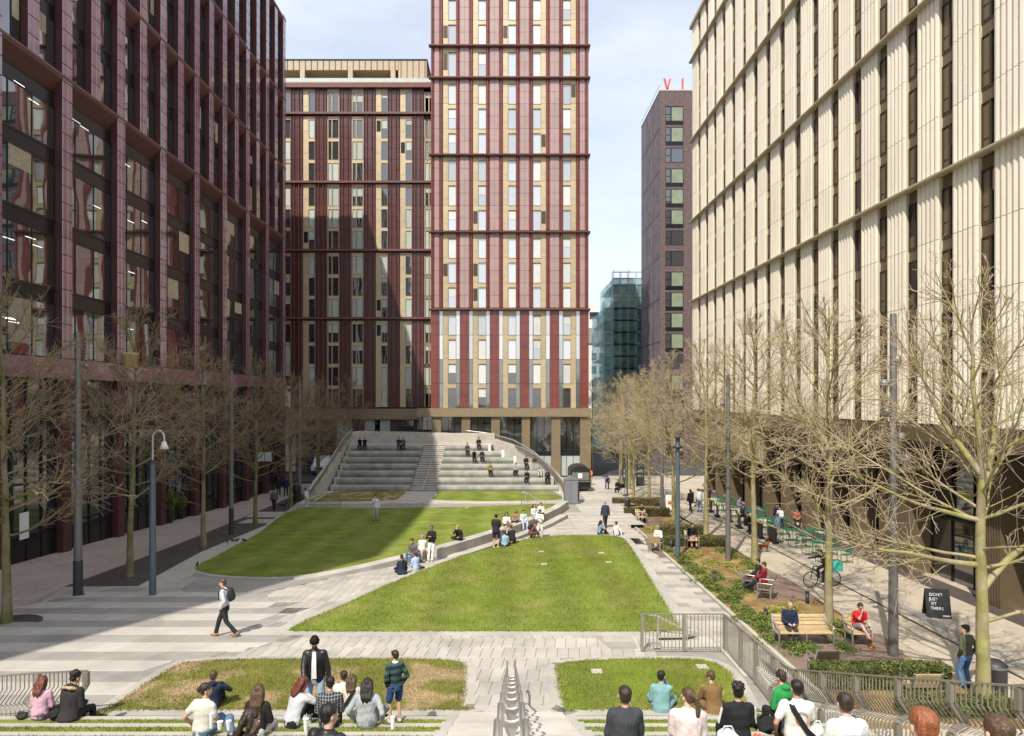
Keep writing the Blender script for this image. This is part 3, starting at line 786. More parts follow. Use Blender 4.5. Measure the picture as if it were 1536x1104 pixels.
MB().box(XL, tx(644.5), CY-.3, CY+3.5, z_(ch(126)), z_(ch(124))).build('terrace', 'penthouse', cl)
mb = MB(); x = XL
M('glass_clear', (.55,.6,.62), .1, 0, .02); 
gb = thing and MB().box(XL, tx(644.5)-.2, CY-.18, CY-.14, z_(ch(124)), z_(ch(118))).build('balustrade', 'blind', cl)
cpx = []; x = 435.7+.0
xs = [435.7+36.4*k for k in range(-9, 6)]
cpm = {}; L, ML = [], []; LW, MW = [], []; mbb = MB()
def cwin(w, h, kind, dbl):
    mb = MB(); sp = .42
    mb.box(0, w, .10, .4, h-sp, h, 0)
    if dbl:
        spans = [(.12, .55), (.62, w-.08)]; mb.box(0,.12,.1,.4,0,h-sp,0); mb.box(.55,.62,.08,.4,0,h-sp,0); mb.box(w-.08,w,.1,.4,0,h-sp,0)
    else:
        spans = [(w-.78, w-.03)]; mb.box(0, w-.78, .1, .4, 0, h-sp, 0); mb.box(.12, w-.86, .08, .101, .8, h-sp-.1, 4 if kind == 2 else 0); mb.box(w-.03,w,.1,.4,0,h-sp,0)
    for a, b in spans:
        mb.box(a, a+.03, .06, .3, 0, h-sp, 1); mb.box(b-.03, b, .06, .3, 0, h-sp, 1); mb.box(a, b, .06, .3, 0, .03, 1)
        mb.box(a+.03, b-.03, .2, .22, .03, h-sp, 2)
        zb_ = {0: None, 1: .03, 2: h*.45, 3: None, 4: h*.62}[kind]
        if zb_: mb.box(a+.035, b-.035, .17, .195, zb_, h-sp-.01, 3)
    return mb.mesh('window', ['gold', 'gold_dark', 'glass_dark', 'blind', 'spandrel'])
for i, x in enumerate(xs):
    X0, X1 = cx(x), min(cx(x+18.5), tx(645)+.4)
    mbb.box(X0+.04, X1-.04, CY+.1, CY+.41, z_(-1.2), z_(38.2))
    for z, h in clf:
        key = (1.515, round(h,3), 'block')
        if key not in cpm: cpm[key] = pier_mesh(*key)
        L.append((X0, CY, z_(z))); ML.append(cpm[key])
    W0 = cx(x+18.5)
    if W0+1.46 > tx(646)+.3: continue
    for z, h in clf:
        kind = rnd.choice((0,0,1,1,1,2,3,4)); dbl = (i % 4) in (2, 3) and i >= 0
        key = (round(h,3), kind, dbl)
        if key not in wcache: wcache[key] = cwin(1.466, h, kind, dbl)
        LW.append((W0, CY, z_(z))); MW.append(wcache[key])
# the narrow last strip next to the tower
W0 = cx(435.7+36.4*5+18.5)
for z, h in clf: 
    MB().box(W0, tx(646), CY+.1, CY+.4, z_(z+h-.42), z_(z+h)).build('lintel', 'gold', cl)
    MB().box(W0+.05, tx(646), CY+.2, CY+.24, z_(z), z_(z+h-.42)).build('window', 'blind_white' if rnd.random() < .6 else 'glass_dark', cl)
mbb.build('pier_core', 'maroon_dark', cl)
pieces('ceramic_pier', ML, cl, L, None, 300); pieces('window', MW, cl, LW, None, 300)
MB().box(XL, tx(646), CY-.4, CY+.4, z_(ch(629)), z_(ch(613))).build('fascia', 'gold_dark', cl)
MB().box(XL, tx(646), CY+.1, CY+.5, z_(-9.3), z_(ch(629))).build('ground_wall', 'bronze_dark', cl)
for x0 in (420, 460, 505, 547, 562, 598): MB().box(cx(x0), cx(x0+23), CY+.02, CY+.099, z_(-9.0), z_(ch(630))).build('ground_window', 'blind' if x0 not in (598, 460) else 'glass_dark', cl)
# penthouse
PY = 91.6; pf_ = 89.0/F; px_ = lambda x: (x-VX)*pf_; pz = lambda y: (VY-y)*pf_
xr = px_(640)
MB().box(XL, xr-3.6, PY, PY+8, z_(38.2), z_(pz(108))).build('penthouse', 'penthouse', cl)
MB().box(xr-3.6, xr, PY-2.6, PY+8, z_(38.2), z_(pz(90))).build('penthouse', 'penthouse', cl)
MB().box(XL, xr-3.55, PY-2.6, PY+8, z_(pz(105)), z_(pz(90))).build('penthouse_roof', 'penthouse', cl)
MB().box(XL, xr+.1, PY-2.7, PY+8, z_(pz(90)), z_(pz(89))).build('penthouse_coping', 'frame_dark', cl)
fin = MB()
x = XL
while x < xr-3.6: fin.box(x, x+.05, PY-2.68, PY-2.6, z_(pz(105)), z_(pz(90))); x += .76
while x < xr: fin.box(x, x+.05, PY-2.68, PY-2.6, z_(38.2), z_(pz(90))); x += .76
fin.build('penthouse_fins', 'frame_dark', cl, kind='stuff')
for x0 in (450, 522, 586): MB().box(px_(x0), px_(x0+7), PY-2.6, PY, z_(38.2), z_(pz(105))).build('penthouse_pier', 'penthouse', cl)

# ================================================================== brick tower with red letters
BY = 100.0; bs = BY/F
bt = thing('brick_tower', 'slender purple brick tower with green windows and red rooftop letters', 'building', (22.4, BY, CZ-9.5))
XB = 235*bs; hB = 43.9
MB().box(XB, XB+24, BY+.15, BY+13.5, z_(-10.4), z_(hB-.02)).build('core', 'brick_purple', bt)
# west face: joint lines
mb = MB()
for i in range(8): mb.box(XB-.03, XB, BY, BY+13.5, z_(2+i*6.1), z_(2.06+i*6.1))
for yy in (4.4, 8.9): mb.box(XB-.03, XB, BY+yy, BY+yy+.06, z_(-9), z_(hB))
mb.build('joint_lines', 'frame_dark', bt)
mb = MB()
for i in range(11): mb.box(XB-.04, XB+.0, BY+7.2, BY+7.6, z_(-3+i*4.2), z_(-.9+i*4.2))
mb.build('slot_windows', 'frame_dark', bt)
MB().box(XB-.05, XB+24, BY-.05, BY+13.6, z_(hB), z_(hB+.15)).build('coping', 'kerb', bt)
# front face of brick with window bays
wx0, wx1 = XB+.78, XB+3.35
MB().box(XB, wx0, BY, BY+.15, z_(-10.4), z_(hB-.03)).build('brick_front', 'brick_face', bt)
MB().box(wx1, XB+24, BY, BY+.15, z_(-10.4), z_(hB-.03)).build('brick_front', 'brick_face', bt)
MB().box(wx0, wx1, BY, BY+.15, z_(hB-2.2), z_(hB-.03)).build('brick_front', 'brick_face', bt)
bwm = {}
def bwin(h, kind):
    mb = MB(); w = wx1-wx0
    mb.box(0, w, .02, .2, 0, .55, 3 if kind else 2)
    mb.box(.0, w, .05, .2, .55, h, 1)
    fr = .07
    for a, b in ((.0,.75),(.82,w)):
        mb.box(a, a+fr, 0, .1, .55, h, 0); mb.box(b-fr, b, 0, .1, .55, h, 0); mb.box(a,b,0,.1,.55,.55+fr,0); mb.box(a,b,0,.1,h-fr,h,0)
    mb.box(0,.75,0,.1,1.5,1.5+fr,0)
    if kind: mb.box(.9, w-.1, .03, .051, .62, h-.08, 4)
    return mb.mesh('window', ['frame_dark', 'glass_dark', 'brick_face', 'spandrel', 'green_window'])
z = hB-2.25
zz = []
for i in range(17):
    h = 2.95
    k = 1 if rnd.random() < .7 else 0
    if k not in bwm: bwm[k] = bwin(h-.3, k)
    put('window', bwm[k], bt, Vector((wx0, BY, z_(z-h+.3)))-wloc(bt))
    MB().box(wx0, wx1, BY, BY+.15, z_(z-h), z_(z-h+.3)).build('brick_front', 'brick_face', bt)
    z -= h
    if z < -7: break
sgn = thing('roof_letters', 'red capital letters V I standing on the roof of the brick tower', 'sign', (XB+1.6, BY+.4, z_(hB+.15)))
def bars3(lst, name, par, wd=.22, dp=.25, mat='letter_red', y=BY+.4):
    mb = MB()
    for (x0,z0,x1,z1) in lst: mb.bar((x0,y,z0),(x1,y,z1), wd, dp, up=(0,1,0))
    return mb.build(name, mat, par)
zb = z_(hB+.15); hh = 1.75
lx = lambda x: (x-VX)*bs
v = bars3([(lx(997.5),zb+hh,lx(1002),zb+.1),(lx(1006.5),zb+hh,lx(1002),zb+.1)], 'letter', sgn)
bars3([(lx(1025),zb+.1,lx(1025),zb+hh)], 'letter', sgn)
bars3([(lx(995),zb+.05,lx(1034),zb+.05)], 'letter_rail', sgn, .1, .1, 'frame_dark', BY+.55)

# ================================================================== scaffolded building
SYY = 118.0; ss = SYY/F; sx_ = lambda x: (x-VX)*ss; sz_ = lambda y: (VY-y)*ss
sb = thing('scaffolded_building', 'building under construction wrapped in teal netting and scaffold', 'building', (21, SYY, CZ-9.6))
for nm, x0, x1, yt, d in (('upper_block', 920, 966, 418, 0), ('lower_block', 906, 920, 462, .0)):
    mb = MB(); z = -9.0
    while z < sz_(yt): mb.box(sx_(x0), sx_(x1)+6, SYY+d, SYY+14, z_(z), z_(z+.3)); z += 3.1
    mb.box(sx_(x0)+2, sx_(x1)+6, SYY+5, SYY+13, z_(-9), z_(sz_(yt)))
    mb.build(nm, 'white_render', sb)
def netmat():
    m = M('netting', (.20,.50,.48), .9, 0, .3, .5, 0, 1, .1, .1, col2=(.38,.62,.60), c2s=.3)
    n = m.node_tree.nodes; l = m.node_tree.links
    t = n.new('ShaderNodeBsdfTransparent'); x = n.new('ShaderNodeMixShader'); out = n['Material Output']
    g = n.new('ShaderNodeNewGeometry'); no = n.new('ShaderNodeTexNoise'); no.inputs['Scale'].default_value = .8; l.new(g.outputs['Position'], no.inputs['Vector'])
    r = n.new('ShaderNodeMapRange'); r.inputs[1].default_value = .3; r.inputs[2].default_value = .7; r.inputs[3].default_value = .30; r.inputs[4].default_value = .62; l.new(no.outputs[0], r.inputs[0])
    l.new(r.outputs[0], x.inputs[0]); l.new(t.outputs[0], x.inputs[1]); l.new(n['Principled BSDF'].outputs[0], x.inputs[2]); l.new(x.outputs[0], out.inputs[0])
netmat()
for x0, x1, yt in ((918,966,420),(904,918,464)):
    MB().box(sx_(x0), sx_(x1)+6, SYY-1.3, SYY-1.26, z_(-9), z_(sz_(yt))).build('netting', 'netting', sb)
    MB().box(sx_(x0)-.04, sx_(x0), SYY-1.26, SYY+14, z_(-9), z_(sz_(yt))).build('netting', 'netting', sb)
mb = MB()
for x0, x1, yt in ((918,966,411),(904,918,455)):
    x = sx_(x0)
    while x < sx_(x1)+4:
        for yy in (SYY-1.36, SYY-.1): mb.box(x-.05, x+.04, yy-.04, yy+.04, z_(-9), z_(sz_(yt)+rnd.random()*.6))
        x += 1.3
    z = -8
    while z < sz_(yt)-.3:
        mb.box(sx_(x0), sx_(x1)+4, SYY-1.25, SYY-.1, z_(z), z_(z+.06)); mb.box(sx_(x0), sx_(x1)+4, SYY-1.42, SYY-1.32, z_(z+.9), z_(z+1.05)); z += 2
mb.build('scaffold', 'scaffold', sb)
# ================================================================== pale building further back
WY = 150.0; ws = WY/F; wx = lambda x: (x-VX)*ws; wz = lambda y: (VY-y)*ws
wb = thing('white_building', 'pale rendered building with grey attic seen in the gap right of the tower', 'building', (19, WY, CZ-10))
MB().box(wx(870), wx(915), WY, WY+12, z_(-10.3), z_(wz(515))).build('wall', 'white_render', wb)
MB().box(wx(866), wx(917), WY-.3, WY+12, z_(wz(515)), z_(wz(492))).build('roof', 'slab_dark', wb)
MB().box(wx(872), wx(897), WY+2, WY+12, z_(wz(492)), z_(wz(455))).build('upper_wall', 'white_render', wb)
MB().box(wx(897), wx(904), WY+2, WY+12, z_(wz(492)), z_(wz(472))).build('chimney', 'brick_face', wb)
wm_ = MB().box(0, 1.0, -.04, .02, 0, 1.5).mesh('window', ['glass_dark'])
wb_ = MB()
for x in (887.5, 899): 
    for y in (540,560,580,600,620): put('window', wm_, wb, Vector((wx(x), WY, z_(wz(y))))-wloc(wb)); wb_.box(wx(x)+.46, wx(x)+.54, WY-.07, WY-.04, z_(wz(y)), z_(wz(y))+1.5); wb_.box(wx(x), wx(x)+1, WY-.07, WY-.04, z_(wz(y))+.7, z_(wz(y))+.78)
for x in (886, 893): put('window', wm_, wb, Vector((wx(x), WY+2, z_(wz(477))))-wloc(wb))
wb_.build('glazing_bars', 'white_render', wb)
# distant street wall closing the gaps, low dark building
sw = thing('low_building', 'low dark brick building closing the street beyond the square', 'building', (20, 135, CZ-10))
MB().box(8, 60, 135, 140, z_(-10.3), z_(-4.5)).build('wall', 'brick_face', sw)
MB().box(8, 60, 134.8, 140.2, z_(-4.5), z_(-4.2)).build('coping', 'kerb', sw)
for i in range(9): MB().box(9.5+i*3, 11.5+i*3, 134.93, 135.02, z_(-8), z_(-6)).build('window', 'glass_dark', sw)
s2 = thing('street_block', 'dark brick block beyond the end of the left street', 'building', (-38, 125, CZ-10))
MB().box(-80, -20, 125, 132, z_(-10.3), z_(12)).build('wall', 'brick_face', s2)
# ================================================================== right path slabs, steps, beds
M('soil_wet', (.14,.09,.05), .95, 0, .2, 3, .8, 22, .1, .05)
M('deck', (.215,.155,.125), .8, 0, .10, 3, .2, 60, .3, .05)
M('hedge_leaf', (.065,.085,.022), .7, 0, .35, 6, 0, 1, .3, .05, col2=(.15,.165,.05), c2s=3)
M('bush_leaf', (.10,.13,.035), .7, 0, .35, 6, 0, 1, .3, .08, col2=(.17,.22,.04), c2s=2)
M('dry_leaf', (.34,.28,.10), .8, 0, .3, 6, 0, 1, .2, .08, col2=(.22,.24,.05), c2s=2)
M('steel', (.74,.72,.69), .34, .85, .05, 2)
M('fence_steel', (.34,.31,.26), .40, .45, .08, 2)
M('post_grey', (.20,.195,.185), .45, .4, .08, 1.5)
M('post_dark', (.055,.055,.06), .5, .3, .08)
M('post_blue', (.12,.16,.20), .45, .3, .06)
M('bench_wood', (.50,.36,.20), .6, 0, .15, 12, .1, 60, .3, .12)
M('bench_wood_dark', (.12,.08,.055), .6, 0, .15, 12, .1, 60, .3, .12)
M('bench_metal', (.55,.55,.53), .35, .8, .03)
M('black_paint', (.018,.018,.02), .4, 0, .05)
M('white_paint', (.78,.77,.74), .6, 0, .03)
M('green_paint', (.025,.17,.095), .5, 0, .08)
M('teal_bag', (.08,.55,.46), .5, 0, .08)
M('rubber', (.015,.015,.015), .8)
M('orange_plastic', (.85,.28,.03), .4)
M('van_white', (.75,.75,.74), .3, 0, .03, coat=.5)
M('kiosk_grey', (.20,.20,.22), .5, 0, .06)
M('wall_conc', (.50,.47,.42), .8, 0, .08, 1.3, .15, 40, .3, .04, col2=(.42,.395,.35), c2s=.9)
pb = bpy.data.objects['right_path_base']
rp = [(3.95,20.2),(6.5,20.2),(6.55,10.5),(8.78,10.5),(8.78,62),(7.0,62),(6.6,46),(7.2,41.6),(6.3,30),(5.75,22.1),(3.95,22.1)]
S1, S2, S3 = [], [], []
sm = [slab_mesh(1.2, .60, 0, .015, m, .008) for m in ('slab_light','slab_mid','slab_dark')]
Y = 10.6; k = 0
while Y < 62:
    x = 3.95+(k % 2)*.5-.5
    while x < 8.8:
        if in_poly(x+.6, Y+.3, rp) or in_poly(x+.2,Y+.3,rp) and x+1.2 < 8.8:
            t = rnd.random()
            (S1 if t < .62 else S2 if t < .90 else S3).append((x, Y, zr(Y)+.01))
        x += 1.21
    Y += .61; k += 1
for l_, m_ in ((S1,sm[0]),(S2,sm[1]),(S3,sm[2])): pieces('paving_slab', m_, pb, l_, None, 98)
# kerb along the planted bed
MB().prism([(8.78,18.6,zr(18.6)+.13),(8.93,18.6,zr(18.6)+.13),(8.93,18.6,zr(18.6)-.3),(8.78,18.6,zr(18.6)-.3)], (0,41.4,zr(60)-zr(18.6))).build('bed_kerb', 'kerb', kind='structure', loc=(8.8,24,zr(24)))
# steps from the plaza down to the right path
st = thing('flight_of_steps', 'short pale concrete steps going down to the planted path behind the straight railing', 'steps', (5, 21, zc(21)-.5))
MB().box(3.95, 4.7, 20.12, 21.93, zr(21)-.1, zc(21)-.02).build('landing', 'slab_light', st)
xs_ = [4.7,6.5,6.75,7.0,7.25,7.5,7.75,8.0]
for i in range(7):
    MB().box(xs_[i], xs_[i+1], 20.12, 21.93, zr(21)-.1, zc(21)-.02-.145*(i+1)).build('step', 'slab_light', st)
    MB().box(xs_[i]-.05, xs_[i]-.005, 20.14, 21.9, zc(21)-.02-.145*i-.01, zc(21)-.016-.145*i).build('nosing', 'slab_dark', st)
# tactile paving patch
tp = sheet('tactile_paving', 'slab_dark', [(3.1,20.2),(3.9,20.2),(3.9,21.9),(2.7,21.9)], zc, .024, .1)
tm = MB().box(-.02,.02,-.45,.45,0,.006).mesh('rib', ['slab_light'])
for i in range(14): put('rib', tm, tp, Vector((3.05+i*.06,21.05,zc(21.05)+.026))-Vector(tp.location))
# handrail of those steps
def handrail(name, label, pts, posts, par=None, r=.025):
    t = thing(name, label, 'handrail', pts[0])
    MB().tube(pts, r, 8).build('rail', 'steel', t)
    for a, b in posts: MB().tube([a, b], r*.9, 8).build('post', 'steel', t)
    return t
handrail('handrail', 'polished handrail sloping down beside the short steps next to the straight railing',
    [(4.45,21.5,CZ-6.66),(4.7,21.5,CZ-6.68),(5.73,21.5,CZ-7.19),(5.95,21.5,CZ-7.2),(5.97,21.5,CZ-7.32)],
    [((4.75,21.5,CZ-7.5),(4.75,21.5,CZ-6.70)),((5.65,21.5,CZ-7.75),(5.65,21.5,CZ-7.17))])
# planted bed: soil, patches
bedp = [(8.93,17.6),(8.93,60),(12.2,60),(13.0,44),(13.1,32.8),(13.0,23.2),(13.2,17.6)]
sheet('planted_bed', 'soil', bedp, zr, .06, .3, cuts=())
MB().prism([(13.02,23,zr(23)+.09),(13.12,23,zr(23)+.09),(13.12,23,zr(23)-.3),(13.02,23,zr(23)-.3)], (0,36,zr(59)-zr(23))).build('bed_edging', 'soil_wet', kind='structure', loc=(13,24,zr(24)))
def deckp(px, name='paved_deck'):
    pts = W2([G(x,y,'r') for x,y in px])
    return sheet(name, 'deck', pts, zr, .10, .3, cuts=())
d1 = deckp([(1152,972),(1143,952),(1160,950),(1322,955),(1356,985),(1356,1018),(1190,1018)])
d2 = deckp([(1104,862),(1143,903),(1229,903),(1187,874),(1150,856)])
d3 = deckp([(972,822),(990,836),(1000,836),(1000,826),(1042,825),(1042,805),(966,806)])
d4 = deckp([(938,784),(945,790),(1000,790),(988,778),(934,779)])
# ---- leaves as stuff
def leafcloud(name, mat, inside, n, size, parent=None, loc=None, kind='stuff', label=None, up=.3, seed=1):
    """inside(rng) -> position; many small leaf quads"""
    r = np.random.default_rng(seed); P_ = np.array([inside(r) for _ in range(n)])
    a = r.uniform(0, 2*np.pi, n); t = r.uniform(-1, 1, n); s = size*r.uniform(.6, 1.3, n)
    d = np.stack([np.cos(a)*np.sqrt(1-(t*.8)**2), np.sin(a)*np.sqrt(1-(t*.8)**2), t*.8], 1)
    b = r.normal(size=(n,3)); b[:,2] += up; w_ = np.cross(d, b); w_ /= np.linalg.norm(w_, axis=1)[:,None]+1e-9
    V = np.empty((n,4,3)); V[:,0] = P_-d*s[:,None]; V[:,1] = P_+w_*s[:,None]*.45; V[:,2] = P_+d*s[:,None]; V[:,3] = P_-w_*s[:,None]*.45
    base = wloc(parent) if parent else Vector(loc)
    V = V.reshape(-1,3)-np.array(base); me = bpy.data.meshes.new(name)
    me.vertices.add(4*n); me.vertices.foreach_set('co', V.ravel().astype(np.float32))
    me.loops.add(4*n); me.loops.foreach_set('vertex_index', np.arange(4*n, dtype=np.int32))
    me.polygons.add(n); me.polygons.foreach_set('loop_start', np.arange(0, 4*n, 4, dtype=np.int32)); me.polygons.foreach_set('loop_total', np.full(n, 4, dtype=np.int32))
    me.materials.append(MAT[mat]); me.update(calc_edges=True)
    o = bpy.data.objects.new(name, me); COL.objects.link(o)
    if parent: o.parent = parent
    else: o.location = base
    if kind: o['kind'] = kind
    return o
def hedge(x0, x1, y, h, lab, d=.55, n=2600, seed=0):
    z = zr(y)+.05; t = thing('hedge', lab, 'hedge', ((x0+x1)/2, y, z), group='clipped low hedges')
    def f(r):
        # shell of a box with a ragged face
        s = r.integers(0, 5); a, b, c = r.uniform(x0,x1), r.uniform(-d/2,d/2), r.uniform(.02, h)
        j = r.normal(0, .022)
        if s == 0: c = h+j
        elif s in (1,4): b = -d/2+j
        elif s == 2: b = d/2+j
        else: a = (x0 if r.random() < .5 else x1)+j
        if s in (1,4) and c < .12 and r.random() < .7: c += .12
        return (a, y+b, z+c)
    MB().box(x0+.06, x1-.06, y-d/2+.07, y+d/2-.07, z, z+h-.07).build('core', 'soil_wet', t)
    leafcloud('leaves', 'hedge_leaf', f, n, .042, t, seed=seed)
hedge(9.2, 12.9, 40.6, .62, 'low clipped hedge in front of the two chairs with the white and black seated people', n=5200, seed=1)
hedge(9.9, 12.6, 44.3, .62, 'low clipped hedge directly behind the white and black seated people', n=3600, seed=2)
hedge(9.0, 12.3, 52.0, .62, 'low clipped hedge beside the white A-shaped notice board', n=3400, seed=3)
hedge(9.0, 12.8, 57.6, .65, 'farthest low clipped hedge, beside the black litter bin', n=3400, seed=4)
hedge(8.95, 12.7, 20.1, .66, 'nearest clipped hedge just behind the slatted bench railing', n=15000, seed=5)
hedge(10.4, 13.2, 18.3, .45, 'small leafy hedge at the foot of the nearest mossy tree', n=7000, seed=6)
def bushes(pts, name, mat, size, n, label, cat, seed, hh=.35):
    c = Vector((sum(p[0] for p in pts)/len(pts), sum(p[1] for p in pts)/len(pts), 0)); c.z = zr(c.y)
    rr = random.Random(seed); cl = [(px+rr.uniform(-.25,.25), py+rr.uniform(-.4,.4), rr.uniform(.18,.5), rr.uniform(.1,hh)) for px, py in pts for _ in range(7)]
    def f(r):
        a = cl[r.integers(0, len(cl))]; an = r.uniform(0, 2*np.pi); q = r.random()**.5
        return (a[0]+math.cos(an)*q*a[2], a[1]+math.sin(an)*q*a[2], zr(a[1])+.06+a[3]*(1-q*q)*r.uniform(.3,1.05))
    o = leafcloud(name, mat, f, n, size, None, tuple(c), seed=seed)
    return o
gc = bushes([(9.2,24),(9.4,25.2),(9.2,26.4),(9.5,27.6),(9.3,28.8),(9.8,29.8),(10.4,30.6),(9.4,31),(9.2,32.2),(10.0,33),(9.3,34),(9.3,36),(9.6,37.5),(9.9,26.5),(10.9,31.8),(9.2,39.2)], 'ground_cover', 'bush_leaf', .05, 17000, 0, 0, 11)
gd = bushes([(10.9,27.5),(11.4,28.2),(10.2,34.8),(10.8,36.2),(11.4,35.4),(10.3,37.8),(11.9,34.2),(10.6,38.8),(9.6,46),(10.5,47.2),(9.8,49.5),(11.2,26.8),(11.6,24.7)], 'dry_ground_cover', 'dry_leaf', .05, 20000, 0, 0, 12, .2)
ge = bushes([(12.4,37.5),(12.6,36),(12.5,34.8),(12.2,24.6),(12.5,25.6),(9.8,23.2),(10.2,23.0),(9.5,22.9),(12.2,39),(12.4,46),(11.2,23.3)], 'leafy_ground_cover', 'bush_leaf', .05, 6000, 0, 0, 13, .4)
bl_ = [(1071,878,.65),(1148.5,927,.35),(1211,907,.55),(1006.8,824,.6),(1040,800,.5),(963,790,.5)]
bol = None
labs = ['grey bollard light in the leafy ground cover beside the kerb, left of the dark seats','short grey bollard light poking out of soil left of the timber bench','grey bollard light at the bed corner below the bicycle','grey bollard light in front of the hedge beside the blue grey lamp post','small bollard light between the seated white and black people','small bollard light in the bed near the white shirted sitter']
for (x,y,h),lb_ in zip(bl_, labs):
    p = G(x,y,'r'); t = thing('bollard_light', lb_, 'bollard', p, group='bollard lights in the planted bed')
    MB().lathe(p, [(0,0),(.075,0),(.075,h*.78),(.05,h*.79),(.05,h*.9),(.08,h*.9),(.08,h),(0,h+.01)], 12).build('post', 'post_dark', t)
    MB().lathe(p, [(.056,h*.79),(.056,h*.895)], 12).build('lamp_lens', 'post_grey', t)
# walkway stripe and drain
sheet('paving_stripe', 'slab_dark', [(16.0,14),(16.4,14),(16.4,70),(16.0,70)], zr, .004, .1, cuts=())
sheet('drain_channel', 'post_dark', [(15.45,14),(15.53,14),(15.53,60),(15.45,60)], zr, .006, .1, cuts=())
sheet('shop_front_apron', 'dark_pave', [(19.2,18),(20.4,18),(20.4,70),(19.2,70)], zr, .004, .1, cuts=())

# ================================================================== near stepped seating (rises towards the camera)
RIS, DEP, Y0, NK = .45, 1.28, 15.8, 12
def kz(k): return CZ-(7.05-RIS*k)
def xR(Y): return 6.2 if Y > 15 else 6.2+(15-Y)*.075
def xL(Y): return -9.1 if Y > 14.8 else -9.1-(14.8-Y)*.12
SXL, SXR = -.95, 1.30
ns = thing('stepped_seating', 'near concrete and grass stepped seating rising towards the viewer with people sitting', 'seating', (0, 12, kz(0)-.5))
for k in range(NK):
    ya = Y0-DEP*k; yb = ya-DEP
    for a, b in ((xL(ya)-(1.5 if k else 0), SXL-.22), (SXR+.22, xR(ya)-.1)):
        c = MB(); c.box(a, b, ya-.135, ya, kz(k)-.6, kz(k)); c.build('concrete_edge', 'concrete', ns)
        MB().box(a, b, yb-.02, ya-.136, kz(k)-.6, kz(k)-.008).build('earth_fill', 'lawn', ns)
    for a, b in ((SXL-.22, SXL), (SXR, SXR+.22)): MB().box(a+.003, b-.003, yb-.0, ya+.02, kz(k)-.6, kz(k)+.02).build('stair_cheek', 'concrete', ns)
    for j in range(3):
        MB().box(SXL, SXR, ya-(j+1)*DEP/3, ya-j*DEP/3-.004, kz(k)-.6, kz(k)+.004+.15*j).build('stair_tread', 'slab_light', ns)
# strip of concrete before lawns: joins plaza at Y0
MB().box(xL(16)-6, -9.1-1.5, 3, 15.9, kz(0)-3, kz(0)-.02).build('side_bank', 'concrete', ns)
for k in range(1, NK):
    ya = Y0-DEP*k
    MB().box(xR(ya)-.1, xR(ya)+.10, ya-DEP, ya, zr(ya)-.3, kz(k)+.05).build('side_wall', 'wall_conc', ns)
MB().box(6.2, 6.42, 14.5, 20.1, zr(17)-.3, zc(18)+.0).build('side_wall', 'wall_conc', ns)
MB().box(-9.1, 6.2, 15.79, 16.02, kz(0)-.4, kz(0)+.012).build('front_edge', 'concrete', ns)
# grass blades on the treads and lawns
def blades(name, mat, regions, n, hgt, seed, loc, wdt=.012):
    r = np.random.default_rng(seed); A = np.array([abs((x1-x0)*(y1-y0)) for x0,x1,y0,y1,zf,pl in regions]); A = A/A.sum(); pts = []
    for (x0,x1,y0,y1,zf,pl), a in zip(regions, A):
        m = int(n*a); xs_ = r.uniform(x0,x1,m); ys_ = r.uniform(y0,y1,m)
        if pl is not None:
            c = np.zeros(m, bool); q = pl[-1]
            for p in pl:
                if p[1] != q[1]: c ^= ((p[1] > ys_) != (q[1] > ys_)) & (xs_ < (q[0]-p[0])*(ys_-p[1])/(q[1]-p[1])+p[0])
                q = p
            xs_, ys_ = xs_[c], ys_[c]
        pts.append(np.stack([xs_, ys_, np.array([zf(y) for y in ys_])], 1))
    pts = np.concatenate(pts)
    Pn = np.array(pts); m = len(Pn); an = r.uniform(0, 2*np.pi, m); h = hgt*r.uniform(.5,1.3,m)
    d = np.stack([np.cos(an), np.sin(an), np.zeros(m)], 1)*wdt; l_ = r.normal(0,.35,(m,3))*h[:,None]; l_[:,2] = h
    V = np.empty((m,3,3)); V[:,0] = Pn-d; V[:,1] = Pn+d; V[:,2] = Pn+l_
    V = V.reshape(-1,3)-np.array(loc); me = bpy.data.meshes.new(name)
    me.vertices.add(3*m); me.vertices.foreach_set('co', V.ravel().astype(np.float32)); me.loops.add(3*m); me.loops.foreach_set('vertex_index', np.arange(3*m, dtype=np.int32))
    me.polygons.add(m); me.polygons.foreach_set('loop_start', np.arange(0,3*m,3,dtype=np.int32)); me.polygons.foreach_set('loop_total', np.full(m,3,dtype=np.int32))
    me.materials.append(MAT[mat]); me.update(calc_edges=True); o = bpy.data.objects.new(name, me); COL.objects.link(o); o.location = loc; o['kind'] = 'stuff'; return o
reg = []
for k in range(0, 8):
    ya = Y0-DEP*k
    for a, b in ((max(xL(ya)-.3,-9.6), SXL-.24), (SXR+.24, xR(ya)-.15)): reg.append((a, b, ya-.50, ya-.145, lambda y, k=k: kz(k)-.012, None))
blades('grass', 'grass_blade', reg, 34000, .05, 3, (0,14,kz(0)), .010)
def bb(pl): return min(p[0] for p in pl), max(p[0] for p in pl), min(p[1] for p in pl), max(p[1] for p in pl)
blades('grass', 'grass_dry', [(*bb(sC), lambda y: zc(y)+.045, sC)], 28000, .045, 4, (0,17,zc(17)), .009)
blades('grass', 'grass_blade', [(*bb(sD), lambda y: zc(y)+.045, sD)], 14000, .045, 6, (3,17,zc(17)), .009)
blades('grass', 'grass_blade', [(*bb(sB), lambda y: zc(y)+.045, sB)], 60000, .05, 5, (2,28,zc(28)), .016)

